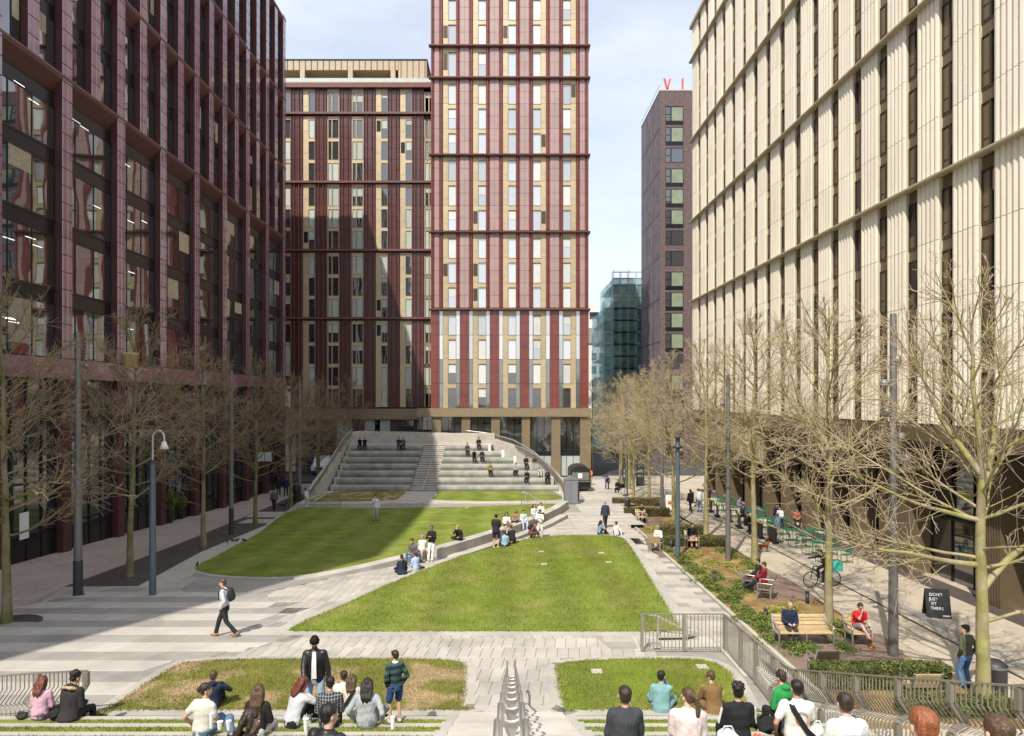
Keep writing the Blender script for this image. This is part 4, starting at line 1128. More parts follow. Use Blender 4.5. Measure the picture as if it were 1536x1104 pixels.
def edge_blades(pl, zf, n, seed, mat):
    r = np.random.default_rng(seed); pts = []
    for i in range(len(pl)):
        a, b = pl[i], pl[(i+1) % len(pl)]; L = math.dist(a[:2], b[:2]); m = max(1, int(n*L))
        for _ in range(m): t = r.random(); pts.append((a[0]+(b[0]-a[0])*t+r.normal(0,.05), a[1]+(b[1]-a[1])*t+r.normal(0,.05)))
    P_ = np.array([(x, y, zf(y)+.03) for x, y in pts]); m = len(P_); an = r.uniform(0,6.28,m); h = .06*r.uniform(.5,1.3,m); d = np.stack([np.cos(an),np.sin(an),np.zeros(m)],1)*.014
    l_ = r.normal(0,.7,(m,3))*h[:,None]; l_[:,2] = h; V = np.empty((m,3,3)); V[:,0] = P_-d; V[:,1] = P_+d; V[:,2] = P_+l_
    me = bpy.data.meshes.new('grass'); me.from_pydata([tuple(v) for v in V.reshape(-1,3)], [], [(3*i,3*i+1,3*i+2) for i in range(m)]); me.materials.append(MAT[mat])
    o = bpy.data.objects.new('grass', me); COL.objects.link(o); o['kind'] = 'stuff'
edge_blades(sA, zc, 60, 1, 'grass_blade'); edge_blades(sB, zc, 90, 2, 'grass_blade'); edge_blades(sC, zc, 150, 3, 'grass_dry'); edge_blades(sD, zc, 150, 4, 'grass_blade')
# ---- slatted bench railings
def bench_railing(name, label, path, side, zbase, kf, n_per, posts, rail_r=.02):
    """bars bent into a bench: path(s)->(x,y), zbase(y), kf(y) 0..1 amount of bench kick"""
    t = thing(name, label, 'railing', (path[0][0], path[0][1], zbase(path[0][1])))
    # resample
    pts = [Vector((p[0],p[1],0)) for p in path]; L = [0]
    for a, b in zip(pts, pts[1:]): L.append(L[-1]+(b-a).length)
    def at(s):
        for i in range(len(L)-1):
            if s <= L[i+1]+1e-9: u = (s-L[i])/(L[i+1]-L[i]); return pts[i].lerp(pts[i+1], max(0,u))
        return pts[-1]
    def prof(p, k):
        z = zbase(p.y); X = lambda dx, dy, h: (p.x+side*dx*k, p.y+dy*k, z+h)
        if k <= 0: return [(p.x,p.y,z+1.05),(p.x,p.y,z+.06)]
        return [X(0,0,1.05), X(0,0,.76), X(.21,.0,.46), X(.23,.0,.43), X(-.06,-.17,.42), X(-.11,-.19,.38), X(-.11,-.19,.03)]
    n = int(L[-1]/n_per)
    for i in range(1, n):
        p = at(L[-1]*i/n); k = kf(p.y)
        MB().tube(prof(p, k), .0125, 5, 0, False).build('bar', 'fence_steel', t)
    for s in posts:
        p = at(min(s, L[-1])); k = kf(p.y); q = prof(p, k); mb = MB()
        for a, b in zip(q, q[1:]): mb.bar(a, b, .08, .10, 0, up=(0,1,0))
        mb.build('post', 'fence_steel', t)
    top = []; s = 0
    m = max(2, int(L[-1]/.3))
    top = [at(L[-1]*i/m) for i in range(m+1)]
    mb = MB()
    for a, b in zip(top, top[1:]): mb.bar((a.x,a.y,zbase(a.y)+1.07),(b.x,b.y,zbase(b.y)+1.07), .055, .025)
    mb.build('top_rail', 'fence_steel', t)
    mb = MB()
    for a, b in zip(top, top[1:]):
        ka, kb = kf(a.y), kf(b.y)
        mb.bar((a.x-side*.11*ka, a.y-.19*ka, zbase(a.y)+.05), (b.x-side*.11*kb, b.y-.19*kb, zbase(b.y)+.05), .03, .02)
    mb.build('bottom_rail', 'fence_steel', t)
    return t
def zb_near(y): return zc(max(y,15.8))+.02 if y > 15.4 else kz(0)+RIS*(15.4-y)/DEP+.02
bench_railing('straight_railing', 'straight upright-bar railing guarding the short steps beside the large lawn', [(3.95,19.95),(6.3,19.95)], 1, lambda y: zc(19.95)+.02, lambda y: 0, .105, [0,1.2,2.35])
bench_railing('bench_railing', 'long steel railing bent into a slatted bench, right of the near seating', [(6.3,19.85),(6.28,16.3),(6.33,13.9),(6.42,12.2),(6.6,10.2),(6.8,8.4),(7.0,6.4)], 1, zb_near, lambda y: max(0, min(1, (17.6-y)/1.2)), .098, [.05,1.3,2.4,3.55,4.75,5.95,7.15,8.35,9.55,10.75,12,13.2])
bench_railing('bench_railing', 'short steel railing bent into a slatted bench, left edge of the near seating', [(-9.1,15.3),(-10.2,15.15),(-11.6,14.8),(-13.2,14.2)], -1, lambda y: kz(0)+.02, lambda y: 1, .082, [0,1.0,2.0,3.0,4.2])

# ---- central double handrail
hr = thing('double_handrail', 'double stainless steel handrail with V brackets down the centre of the near stairs', 'handrail', (.17, 15.9, kz(0)))
cxr = lambda y: .0114*y
def rz_(y): return kz(0)+.95+max(0, (15.6-y))*RIS/DEP
for sd in (-1, 1):
    pts = [(cxr(16)+sd*.09, 16.25, rz_(16)-.18),(cxr(16)+sd*.09, 16.28, rz_(16)-.06),(cxr(16)+sd*.09, 16.2, rz_(16))]
    y = 15.7
    while y > 2.6:
        pts += [(cxr(y)+sd*.09, y, rz_(y)+.03), (cxr(y)+sd*.09, y-.35, rz_(y)+.0), (cxr(y-.6)+sd*.09, y-.62, rz_(y-.62)-.02), (cxr(y-1)+sd*.09, y-1.0, rz_(y-1.0)+.12)]; y -= 1.28
    # each segment: gentle wave stepping with the stairs
    MB().tube(pts, .024, 10).build('rail', 'steel', hr)
y = 15.5
while y > 2.8:
    zt = rz_(y); CX0 = cxr(y)
    MB().tube([(CX0,y,kz(0)+max(0,(15.6-y))*RIS/DEP-.4),(CX0,y,zt-.28)], .024, 8).build('post', 'steel', hr)
    mb = MB(); arc = [(CX0+.09*math.cos(a), y-.05, zt-.03-.06*math.sin(a)) for a in [math.pi*i/8 for i in range(9)]]
    mb.tube(arc, .016, 8); mb.prism([(CX0-.085,y-.01,zt-.1),(CX0+.085,y-.01,zt-.1),(CX0+.02,y-.01,zt-.28),(CX0-.02,y-.01,zt-.28)], (0,.02,0)); mb.build('v_bracket', 'steel', hr); y -= 1.28

# ================================================================== long seat walls by the far lawn
def wallrun(name, label, px, wdt, h0, h1, inner, mat='wall_conc'):
    """px: outer foot line in photo pixels; h along the run"""
    t = thing(name, label, 'seat wall', G(*px[0])); n = len(px)
    P0 = [G(x,y) for x,y in px]
    for i in range(n-1):
        a, b = P0[i], P0[i+1]; d = (b-a); nn = Vector((-d.y, d.x, 0)).normalized()*wdt*inner
        ha = h0+(h1-h0)*i/(n-1); hb = h0+(h1-h0)*(i+1)/(n-1); g = d.normalized()*.006
        a1, b1 = a+g, b-g
        vs = [a1-Vector((0,0,.1)), b1-Vector((0,0,.1)), b1+nn-Vector((0,0,.1)), a1+nn-Vector((0,0,.1)), a1+Vector((0,0,ha)), b1+Vector((0,0,hb)), b1+nn+Vector((0,0,hb)), a1+nn+Vector((0,0,ha))]
        MB().add(vs, [(0,3,2,1),(4,5,6,7),(0,1,5,4),(1,2,6,5),(2,3,7,6),(3,0,4,7)]).build('wall_block', mat, t)
    return t
wallrun('seat_wall', 'low pale concrete seat wall tapering along the far lawn, left part', [(440,871),(480,868.5),(520,863),(560,856),(600,848),(632,841),(663,834)], .62, .05, .42, 1)
wallrun('seat_wall', 'higher concrete seat wall curving along the far lawn up to the right', [(664,838),(700,826),(740,813),(780,799),(815,785),(838,773),(853,762)], .60, .52, .55, 1)
wallrun('low_step_wall', 'low concrete step in front of the curving seat wall, under the sitting group', [(668,838.5),(705,832),(745,820),(785,807),(825,792),(852,778)], .55, .04, .30, 1)
# ================================================================== far stepped seating
am = thing('far_seating', 'far curved concrete stepped seating with central stair below the tower', 'seating', (-5, 66, zc(66)))
AR, AD, AY = .55, 1.3, 66.0
def az(k): return zc(AY)+AR*k
lx_ = [500,505,510,514,518,522,526]; rx_ = [838,826,812,792,770,752,732]
M('riser_conc', (.37,.36,.345), .8, 0, .16, 1.2, .2, 40, .3, .12, col2=(.28,.272,.262), c2s=.8)
for k in range(7):
    ya = AY+AD*k; yb = ya+AD; s = F/ya
    xl, xr_ = (lx_[k]-VX)/s, (rx_[k]-VX)/s
    yy = 736-k*10; sa = ((615+k*3.3)-VX)/s; sb_ = ((655+k*2.0)-VX)/s
    for a, b in ((xl, sa), (sb_, xr_)):
        pr = [(ya+.10, az(k)-.05), (ya-.02, az(k)+.25), (ya+.0, az(k+1)-.10), (ya+.05, az(k+1)-.03), (ya+.14, az(k+1)), (ya+.95, az(k+1)), (ya+.95, az(k)-.3), (ya+.1, az(k)-.3)]
        nseg = max(2, int((b-a)/2.4)); 
        for j in range(nseg):
            x0 = a+(b-a)*j/nseg; x1 = a+(b-a)*(j+1)/nseg-.012
            MB().prism([(x0, y, z) for y, z in pr], (x1-x0, 0, 0)).build('seat_block', 'riser_conc', am)
        MB().box(a, b, ya+.95, yb+.15, az(k)-.3, az(k+1)-.02).build('grass_tread', 'lawn', am)
    # stair treads
    for j in range(3):
        MB().box(sa+.02, sb_-.02, ya+AD*j/3, yb+.1, az(k), az(k)+AR*(j+1)/3).build('stair_tread', 'slab_light', am)
        MB().box(sa+.03, sb_-.03, ya+AD*j/3-.012, ya+AD*j/3-.001, az(k)+AR*(j+1)/3-.085, az(k)+AR*(j+1)/3-.012).build('nosing', 'slab_dark' if j % 2 else 'post_grey', am)
    MB().box(xl-.25, xl-.01, ya-.05, yb+.15, az(0)-.2, az(k+1)+.05).build('side_step', 'wall_conc', am)
    MB().box(xr_+.01, xr_+.30, ya-.05, yb+.15, az(0)-.2, az(k+1)+.05).build('side_step', 'white_paint' if k > 3 else 'wall_conc', am)
MB().box((526-VX)*75/F, (738-VX)*75/F, 66+AD*7, 66+AD*7+3, az(0)-.5, az(7)-.01).build('top_landing', 'wall_conc', am)
# curved outer wall: through photo points (x, y_top, depth)
def ribbon(name, label, pts, zbot, th, mat, cat='wall', parent=None, cap=None):
    """wall following (x_photo, y_photo_top, depth) points with vertical faces"""
    Pp = [P(x,y,d) for x,y,d in pts]
    sm_ = []
    for i in range(len(Pp)-1):
        p0 = Pp[max(i-1,0)]; p1 = Pp[i]; p2 = Pp[i+1]; p3 = Pp[min(i+2,len(Pp)-1)]
        for k in range(5):
            t = k/5; sm_.append(.5*((2*p1)+(p2-p0)*t+(2*p0-5*p1+4*p2-p3)*t*t+(-p0+3*p1-3*p2+p3)*t**3))
    sm_.append(Pp[-1]); outp = []
    for i, p in enumerate(sm_):
        d = sm_[min(i+1,len(sm_)-1)]-sm_[max(i-1,0)]; nn = Vector((-d.y, d.x, 0)).normalized()*th; outp.append(p+nn)
    mb = MB(); n = len(sm_)
    vs = sm_+outp+[Vector((p.x,p.y,zbot(p))) for p in sm_]+[Vector((p.x,p.y,zbot(p))) for p in outp]
    fs = []
    for i in range(n-1): fs += [(i,i+1,n+i+1,n+i),(i+1,i,2*n+i,2*n+i+1),(n+i,n+i+1,3*n+i+1,3*n+i)]
    fs += [(0,n,3*n,2*n),(n-1,2*n-1+0,4*n-1,3*n-1)]
    mb.add(vs, fs); o = mb.build(name, mat, parent); return sm_, outp
wallpts = [(462,738,62),(478,718,64),(500,688,68),(518,660,73),(530,648,76),(560,647,77.5),(620,648,78),(680,650,78),(730,656,77),(775,669,75),(805,685,72),(828,706,69),(845,728,65),(851,742,62),(848,760,59)]
ribbon('curved_wall', '', wallpts, lambda p: zc(60)-.8, .35, 'wall_conc', parent=am)
# fluted back wall lines
mb = MB()
for i in range(60):
    x = (536+i*3.4-VX)*76.6/F; mb.box(x, x+.03, 76.55, 76.6, az(7), az(7)+1.05)
mb.build('back_wall_ribs', 'kerb', am, kind='stuff')
MB().box((534-VX)*76.6/F, (742-VX)*76.6/F, 76.6, 76.9, az(7)-.2, az(7)+1.15).build('back_wall', 'slab_light', am)
# rail and mesh on top of the wall
ra = thing('curved_railing', 'curved steel handrail and mesh balustrade along the rim of the far seating', 'railing', P(700,648,78))
railpts = [(700,646,78.2),(735,650,77.4),(770,660,75.4),(800,677,72.4),(825,698,69.4),(843,720,65.4),(848,732,63)]
rp_ = [P(x,y,d) for x,y,d in railpts]; rs_ = []
for i in range(len(rp_)-1):
    for k in range(4): rs_.append(rp_[i].lerp(rp_[i+1], k/4))
rs_.append(rp_[-1])
MB().tube(rs_, .05, 6).build('handrail', 'steel', ra)
m = M('mesh_panel', (.20,.19,.17), .4, .6, .05); nd = m.node_tree.nodes; lk = m.node_tree.links
tr = nd.new('ShaderNodeBsdfTransparent'); ms_ = nd.new('ShaderNodeMixShader'); ms_.inputs[0].default_value = .45
lk.new(tr.outputs[0], ms_.inputs[1]); lk.new(nd['Principled BSDF'].outputs[0], ms_.inputs[2]); lk.new(ms_.outputs[0], nd['Material Output'].inputs[0])
mb = MB()
for a, b in zip(rs_, rs_[1:]): mb.add([a, b, b-Vector((0,0,.75)), a-Vector((0,0,.75))], [(0,1,2,3)])
mb.build('mesh_infill', 'mesh_panel', ra)
for p in rs_[::3]: MB().tube([p, p-Vector((0,0,.95))], .03, 6).build('post', 'fence_steel', ra)
r2 = thing('slope_railing', 'handrail and mesh panels climbing the left edge of the far seating', 'railing', P(470,724,62))
lp = [P(x,y,d) for x,y,d in [(464,735,61.5),(480,712,64),(501,680,68),(519,652,73),(529,644,76)]]
MB().tube(lp, .05, 6).build('handrail', 'steel', r2)
mb = MB()
for a, b in zip(lp, lp[1:]): mb.add([a, b, b-Vector((0,0,.6)), a-Vector((0,0,.6))], [(0,1,2,3)])
mb.build('mesh_infill', 'mesh_panel', r2)
for a, b in zip(lp, lp[1:]):
    for t_ in (0,.5): p = a.lerp(b,t_); MB().tube([p, p-Vector((0,0,.9))], .03, 6).build('post', 'fence_steel', r2)
# level railings each side of the far lawn
def bar_rail(label, a, b, h=1.0, n=26):
    a, b = Vector(a), Vector(b); t = thing('guard_railing', label, 'railing', a)
    MB().tube([a+Vector((0,0,h)), b+Vector((0,0,h))], .03, 6).build('top_rail', 'fence_steel', t)
    MB().tube([a+Vector((0,0,.08)), b+Vector((0,0,.08))], .02, 6).build('bottom_rail', 'fence_steel', t)
    for i in range(n+1):
        p = a.lerp(b, i/n); MB().tube([p+Vector((0,0,.08)), p+Vector((0,0,h))], .03 if i in (0,n) else .013, 5, 0, False).build('post' if i in (0,n) else 'bar', 'fence_steel', t)
bar_rail('low barred railing at the left end of the far path', G(460,759), G(511,759))
bar_rail('low barred railing on the right end of the far lawn', G(782,760), G(842,760))
handrail('ramp_handrail', 'sloping pale handrail above the right end of the far lawn', [P(783,738,58),P(788,738,58),P(806,749,58),P(809,750,58)], [(P(788,738,58),P(788,756,58)),(P(806,749,58),P(806,764,58))], r=.035)
handrail('ramp_handrail', 'sloping pale handrail at the left end of the far path', [P(468,752,59),P(472,751,59),P(494,738,62),P(500,737,62)], [(P(472,751,59),P(472,760,59)),(P(494,738,62),P(494,752,62))], r=.035)
handrail('stair_handrail', 'thin handrail running up the middle of the far stair', [P(633,735,65.5),P(640,716,67.5),P(648,688,72),(P(652,660,75))], [(P(x,y,d),P(x,y,d)-Vector((0,0,.95))) for x,y,d in ((634,733,66),(640,716,67.7),(645,700,70),(649,684,72.6),(652,662,75))], r=.03)
# ================================================================== lamp posts
def tube_post(name, label, base, h, r0, r1, mat='post_grey', dark=.0, cat='lamp post', group='tall slender lamp posts'):
    t = thing(name, label, cat, base, group=group); b = Vector(base)
    MB().tube([b, b+Vector((0,0,h*.5)), b+Vector((0,0,h))], [r0,(r0+r1)/2,r1], 14).build('pole', mat, t)
    if dark: MB().tube([b-Vector((0,0,.05)), b+Vector((0,0,dark))], [r0*1.08, r0*1.04], 14).build('base_sleeve', 'post_dark', t)
    MB().lathe(b, [(r0*1.5,0),(r0*1.5,.02),(r0*1.1,.03)], 14).build('base_ring', 'post_dark', t)
    return t
def spots(t, b, hs, r=.17):
    b = Vector(b)
    for h, dx in hs:
        c = b+Vector((dx,-.05,h))
        MB().tube([b+Vector((0,0,h)), c], .025, 6).build('bracket', 'post_grey', t)
        mb = MB(); mb.ell(c, (r,r,r), 12, 8); mb.lathe(c+Vector((0,0,-r*1.1)), [(.0,0),(r*.7,0),(r*.8,r*.4)], 12); mb.build('spotlight', 'post_grey', t)
b = G(117,893); t = tube_post('lamp_post', 'tall grey lamp post with dark lower sleeve on the shaded left paving', b, 10.1, .16, .09, 'post_grey', 1.35)
spots(t, b, [(8.8,.35),(8.1,.42),(7.4,-.1),(6.9,-.5)], .10)
b = G(347,802,'l'); t = tube_post('lamp_post', 'slender grey lamp post in the dark strip beside the far lawn', b, 10.0, .14, .08, 'post_grey', 1.6); spots(t, b, [(9.0,.25),(8.2,.2)], .1)
b = G(449,757,'l'); t = tube_post('lamp_post', 'distant slender lamp post at the left corner of the far seating', b, 10.5, .17, .09, 'post_grey', 1.6); spots(t, b, [(9.2,.2)], .1)
b = G(1340,988,'r'); t = tube_post('lamp_post', 'thick tall mast with round spotlights standing behind the clipped hedge', b, 11.1, .155, .10, 'post_grey', 0)
spots(t, b, [(9.62,.10),(8.85,-.32),(7.95,-.22),(7.15,.22),(6.45,.40)], .15)
b = G(1092,843,'r'); t = tube_post('lamp_post', 'brown grey pole standing at the edge of the planted bed', b, 9.8, .14, .09, 'post_grey', 0); spots(t, b, [(8.3,-.3)], .12)
b = G(993,766,'r'); t = tube_post('lamp_post', 'distant slim pole right of the white A-shaped notice board', b, 10.2, .15, .09, 'post_grey', 0); spots(t, b, [(9,.2)], .12)
b = G(939.5,743,'r'); t = tube_post('lamp_post', 'farthest slim pole by the end of the striped path', b, 10, .16, .1, 'post_grey', 0)
def swan(label, b, h, sd=1):
    t = thing('street_lamp', label, 'street lamp', b); b = Vector(b)
    MB().tube([b, b+Vector((0,0,h*.78))], [.135,.105], 14).build('pole', 'post_blue', t)
    MB().tube([b+Vector((0,0,h*.775)), b+Vector((0,0,h*.80))], [.13,.13], 14).build('collar', 'post_dark', t)
    pts = [b+Vector((0,0,h*.79)), b+Vector((0,0,h*.93))]+[b+Vector((sd*(.22-.22*math.cos(a)),0,h*.93+.28*math.sin(a))) for a in [math.pi*i/8 for i in range(1,9)]]+[b+Vector((sd*.44,0,h*.91))]
    MB().tube(pts, .045, 10).build('arm', 'bench_metal', t)
    c = b+Vector((sd*.44,0,h*.89)); MB().lathe(c, [(.0,.12),(.07,.12),(.09,.05),(.17,-.16),(.0,-.16)], 12).build('lamp_shade', 'white_paint', t)
swan('blue grey street lamp with a curved swan neck and white shade on the left', G(229,893), 6.5)
b = G(1016.5,838,'r'); t = thing('street_lamp', 'blue grey street lamp with a dark head rising from the planted bed', 'street lamp', b)
MB().tube([b, b+Vector((0,0,5.9))], [.135,.10], 14).build('pole', 'post_blue', t)
mb = MB(); mb.lathe(b+Vector((0,0,5.9)), [(.10,0),(.28,.05),(.28,.14),(.12,.2),(.12,.55),(.2,.6),(.0,.7)], 12); mb.build('lamp_head', 'post_dark', t)
# ================================================================== benches
def bench(label, x, y, seats=1.9, rz=0, wood='bench_wood', back=True, zone='r', up=.1):
    b = G(x,y,zone); b.z += up; t = thing('bench', label, 'bench', b, rz, 'benches beside the right path'); n = 4
    h = seats/2
    for i in range(5):
        yy = -.22+i*.11; put('seat_slat', MB().box(-h, h, -.048, .048, -.016, .016).mesh('seat_slat', [wood]), t, (0, yy, .45+.012*i*i*.2))
    for i in range(4):
        MB_ = MB(); MB_.bar((-h, .27+.05*i, .52+.11*i), (h, .27+.05*i, .52+.11*i), .03, .095, up=(0,.4,1)); put('back_slat', MB_.mesh('back_slat', [wood]), t, (0,0,0))
    for sx in (-h-.03, h+.03)+((0,) if seats > 1.5 else ()):
        mb = MB(); mb.bar((sx,-.24,0),(sx,-.24,.46+(.20 if sx else 0)), .045, .05); mb.bar((sx,.30,0),(sx,.26,.45), .045, .05); mb.bar((sx,.26,.45),(sx,.46,.92), .045, .05)
        mb.bar((sx,-.24,.43),(sx,.28,.43), .045, .05)
        put('leg_frame', mb.mesh('leg_frame', ['bench_metal']), t, (0,0,0))
        if sx:
            mb = MB(); mb.tube([(sx,-.26,.60),(sx,-.24,.665),(sx,.0,.68),(sx,.34,.67)], .027, 6); put('armrest', mb.mesh('armrest', ['bench_metal']), t, (0,0,0))
    return t
bench('pale timber bench where the bald man in navy sits, steel arms', 1205, 971, 1.75)
bench('single timber seat occupied by the person in red t-shirt', 1287, 972, .55)
bench('brown timber single seat with its back to the railing, empty', 1233, 1019, .6, math.pi, 'bench_wood_dark')
bench('pale slatted seat seen through the bench railing, nearest one', 1378, 1054, .7, math.pi, 'bench_wood', up=.05)
bench('dark slatted seat behind the red coated person, its back turned', 1124, 886, .72, math.radians(-118), 'bench_wood_dark')
bench('dark slatted seat where the person in a red coat sits', 1147, 900, .72, math.radians(-118), 'bench_wood_dark')
bench('seat under the person in white shirt beside the path', 984, 829, .6, math.radians(150))
bench('seat under the person in black sweatshirt between the hedges', 1038, 824, .6, 0)
bench('timber seat between far hedges with a dark dressed sitter', 962, 787, .6, 0)
# ================================================================== A-board signs
def aboard(label, p, rz, w, h, mat, text=None):
    t = thing('a_board_sign', label, 'sign', p, rz)
    for s in (-1, 1):
        mb = MB(); a = .30; mb.add([(-w/2, s*a, 0),(w/2, s*a, 0),(w/2, s*.03, h),(-w/2, s*.03, h),(-w/2, s*a-.03*s, 0),(w/2, s*a-.03*s, 0),(w/2, 0, h-.02),(-w/2, 0, h-.02)], [(0,1,2,3),(4,7,6,5),(0,4,5,1),(1,5,6,2),(2,6,7,3),(3,7,4,0)] if s < 0 else [(3,2,1,0),(5,6,7,4),(1,5,4,0),(2,6,5,1),(3,7,6,2),(0,4,7,3)])
        put('board', mb.mesh('board', [mat]), t, (0,0,0))
    return t
p = G(1405,924,'r'); sg = aboard('black pavement A-board with white hand lettering beside the bicycle walkway', p, math.radians(-14), .85, 1.05, 'black_paint')
def text_on(parent, body, size, loc, rot, mat, ext=.004, name='lettering', align='CENTER'):
    cu = bpy.data.curves.new(name, 'FONT'); cu.body = body; cu.size = size; cu.extrude = ext; cu.align_x = align
    o = bpy.data.objects.new(name, cu); me = evaluated(o)
    me.materials.clear(); me.materials.append(MAT[mat]); o = bpy.data.objects.new(name, me); COL.objects.link(o); o.parent = parent; o.location = loc; o.rotation_euler = rot; return o
tilt = math.atan2(1.05, .27)
for i, (s_, tx_) in enumerate((("DON'T", -.05),("JUST", -.15),("SIT", -.15),("THERE", -.05))):
    zt = .80-.165*i; text_on(sg, s_, .155, (tx_, -.30+.27*zt/1.05-.008, zt), (tilt,0,rnd.uniform(-.06,.06)), 'white_paint')
MB().box(.12,.38,-.30,-.288,.07,.13).build('lettering_strip', 'white_paint', None, loc=None) if 0 else put('lettering_strip', MB().box(.12,.38,-.012,0,0,.055).mesh('lettering_strip', ['white_paint']), sg, (0,-.288,.07))
p = G(1004,764,'r'); s2_ = aboard('white A-board notice with an orange block standing behind the far hedge', p, math.radians(10), .75, 1.15, 'white_paint')
put('printed_block', MB().box(-.22,.22,-.012,0,0,.25).mesh('printed_block', ['orange_plastic']), s2_, (0,-.205,.45))
# ================================================================== bins, kiosk, black coffee trailer, cone-like items
def bin_(label, p, w=.5, h=.95, mat='post_dark'):
    t = thing('litter_bin', label, 'litter bin', p); p = Vector(p)
    MB().lathe(p, [(0,0),(w*.42,0),(w*.5,.05),(w*.5,h*.8),(w*.52,h*.82),(w*.52,h*.9),(w*.3,h),(0,h)], 16).build('body', mat, t)
    MB().lathe(p+Vector((0,0,h*.84)), [(w*.53,0),(w*.53,.06)], 16).build('rim', 'post_grey', t)
bin_('black litter bin in front of the farthest hedge', G(941,764,'r'))
bin_('dark litter bin behind the trunk of the nearest mossy tree', G(1492,1050,'r'), .6, 1.1)
def kiosk():
    p = G(857,757); t = thing('grey_cabinet', 'tall grey metal cabinet at the right end of the far seating', 'cabinet', p)
    x0, x1 = p.x-.55, p.x+.55; y0 = p.y; z = p.z
    mb = MB(); mb.box(x0, x1, y0, y0+1.0, z, z+2.0); mb.add([(x0-.04,y0-.04,z+2),(x1+.04,y0-.04,z+2),(x1+.04,y0+1.04,z+2),(x0-.04,y0+1.04,z+2),((x0+x1)/2,y0-.04,z+2.3),((x0+x1)/2,y0+1.04,z+2.3)], [(0,1,4),(2,3,5),(1,2,5,4),(3,0,4,5),(0,3,2,1)]); mb.build('body', 'kiosk_grey', t)
    for sx in (0,1): MB().box(x0+.03+sx*.53, x0+.51+sx*.53, y0-.03, y0, z+.1, z+1.9).build('door', 'kiosk_grey', t)
kiosk()
def trailer():
    p = G(871,738); t = thing('coffee_trailer', 'black rounded coffee trailer with an open serving side near the tower', 'trailer', p); z = p.z; x0, x1 = p.x-.95, p.x+.95; y0 = p.y
    prof = [(x0,.35),(x1,.35),(x1,1.9)]+[((x0+x1)/2+.95*math.cos(a), 1.9+.55*math.sin(a)) for a in [math.pi*i/8 for i in range(1,8)]]+[(x0,1.9)]
    MB().prism([(x, y0, z+h) for x, h in prof][::-1], (0, 3.0, 0)).build('body', 'black_paint', t)
    MB().box(x0+.15, x1-.15, y0-.03, y0, z+1.1, z+1.85).build('serving_hatch', 'post_grey', t)
    MB().box(x0+.1, x1-.1, y0-.35, y0-.04, z+.98, z+1.04).build('counter', 'post_grey', t)
    MB().box(x0+.7, x0+1.1, y0-.06, y0-.031, z+1.3, z+1.75).build('menu_card', 'white_paint', t)
    for sx in (x0-.02, x1-.2):
        w_ = MB().lathe((sx, y0+1.4, z+.35), [(.0,0),(.34,0),(.34,.2),(0,.2)], 16, ax='x').build('wheel', 'rubber', t)
    for sx in (x0+.2, x1-.25): MB().box(sx, sx+.08, y0+.1, y0+.2, z, z+.4).build('leg', 'post_grey', t)
trailer()
def crowd_frame():
    p = G(947,729,'r'); t = thing('sculpture_screen', 'dark patterned upright screens standing between far tree trunks', 'screen', p)
    for dx, h in ((-.5,2.3),(.95,2.4)):
        MB().box(p.x+dx-.4, p.x+dx+.4, p.y, p.y+.3, p.z, p.z+h).build('panel', 'post_dark', t)
        for i in range(6): MB().box(p.x+dx-.3+.2*(i%3), p.x+dx-.18+.2*(i%3), p.y-.03, p.y-.002, p.z+.9+.5*(i//3), p.z+1.2+.5*(i//3)).build('picture', 'blind', t)
crowd_frame()
# ================================================================== van
def van():
    p = Vector(((479-VX)*84/F, 84, CZ-9.33)); t = thing('parked_van', 'white box van parked on the left street behind the trees', 'van', p)
    z, y, x = p.z, p.y, p.x
    MB().add([(x-1,y,z+.45),(x+1,y,z+.45),(x+1,y,z+1.15),(x-1,y,z+1.15),(x-1,y+.75,z+1.3),(x+1,y+.75,z+1.3),(x-.9,y+1.3,z+2.2),(x+.9,y+1.3,z+2.2),(x-1,y+2.4,z+.45),(x+1,y+2.4,z+.45),(x-.95,y+2.4,z+2.3),(x+.95,y+2.4,z+2.3)],
        [(0,1,2,3),(3,2,5,4),(4,5,7,6),(6,7,11,10),(0,3,4,6,10,8),(1,9,11,7,5,2),(8,10,11,9),(0,8,9,1)]).build('cab', 'van_white', t)
    MB().add([(x-.82,y+.80,z+1.36),(x+.82,y+.80,z+1.36),(x+.76,y+1.24,z+2.1),(x-.76,y+1.24,z+2.1),(x-.82,y+.83,z+1.33),(x+.82,y+.83,z+1.33)], [(0,1,2,3),(0,4,5,1)]).build('windscreen', 'glass_dark', t)
    MB().box(x-1.05, x+1.05, y+2.45, y+6, z+.5, z+2.75).build('cargo_box', 'post_grey', t)
    MB().box(x-1.02, x+1.02, y-.06, y-.002, z+.35, z+.62).build('bumper', 'post_dark', t)
    MB().box(x-.5, x+.5, y-.03, y-.001, z+.68, z+.95).build('grille', 'black_paint', t)
    for s in (-1,1):
        MB().box(x+s*.78-.18, x+s*.78+.18, y-.04, y-.001, z+.75, z+1.02).build('headlight', 'blind_white', t)
        MB().box(x+s*1.17-.1, x+s*1.17+.1, y+1.1, y+1.2, z+1.4, z+1.75).build('mirror', 'black_paint', t)
        MB().lathe((x+s*.9-.11, y+.9, z+.34), [(0,0),(.34,0),(.34,.22),(0,.22)], 16, ax='x').build('wheel', 'rubber', t)
        MB().lathe((x+s*.9-.11, y+4.9, z+.34), [(0,0),(.34,0),(.34,.22),(0,.22)], 16, ax='x').build('wheel', 'rubber', t)
van()
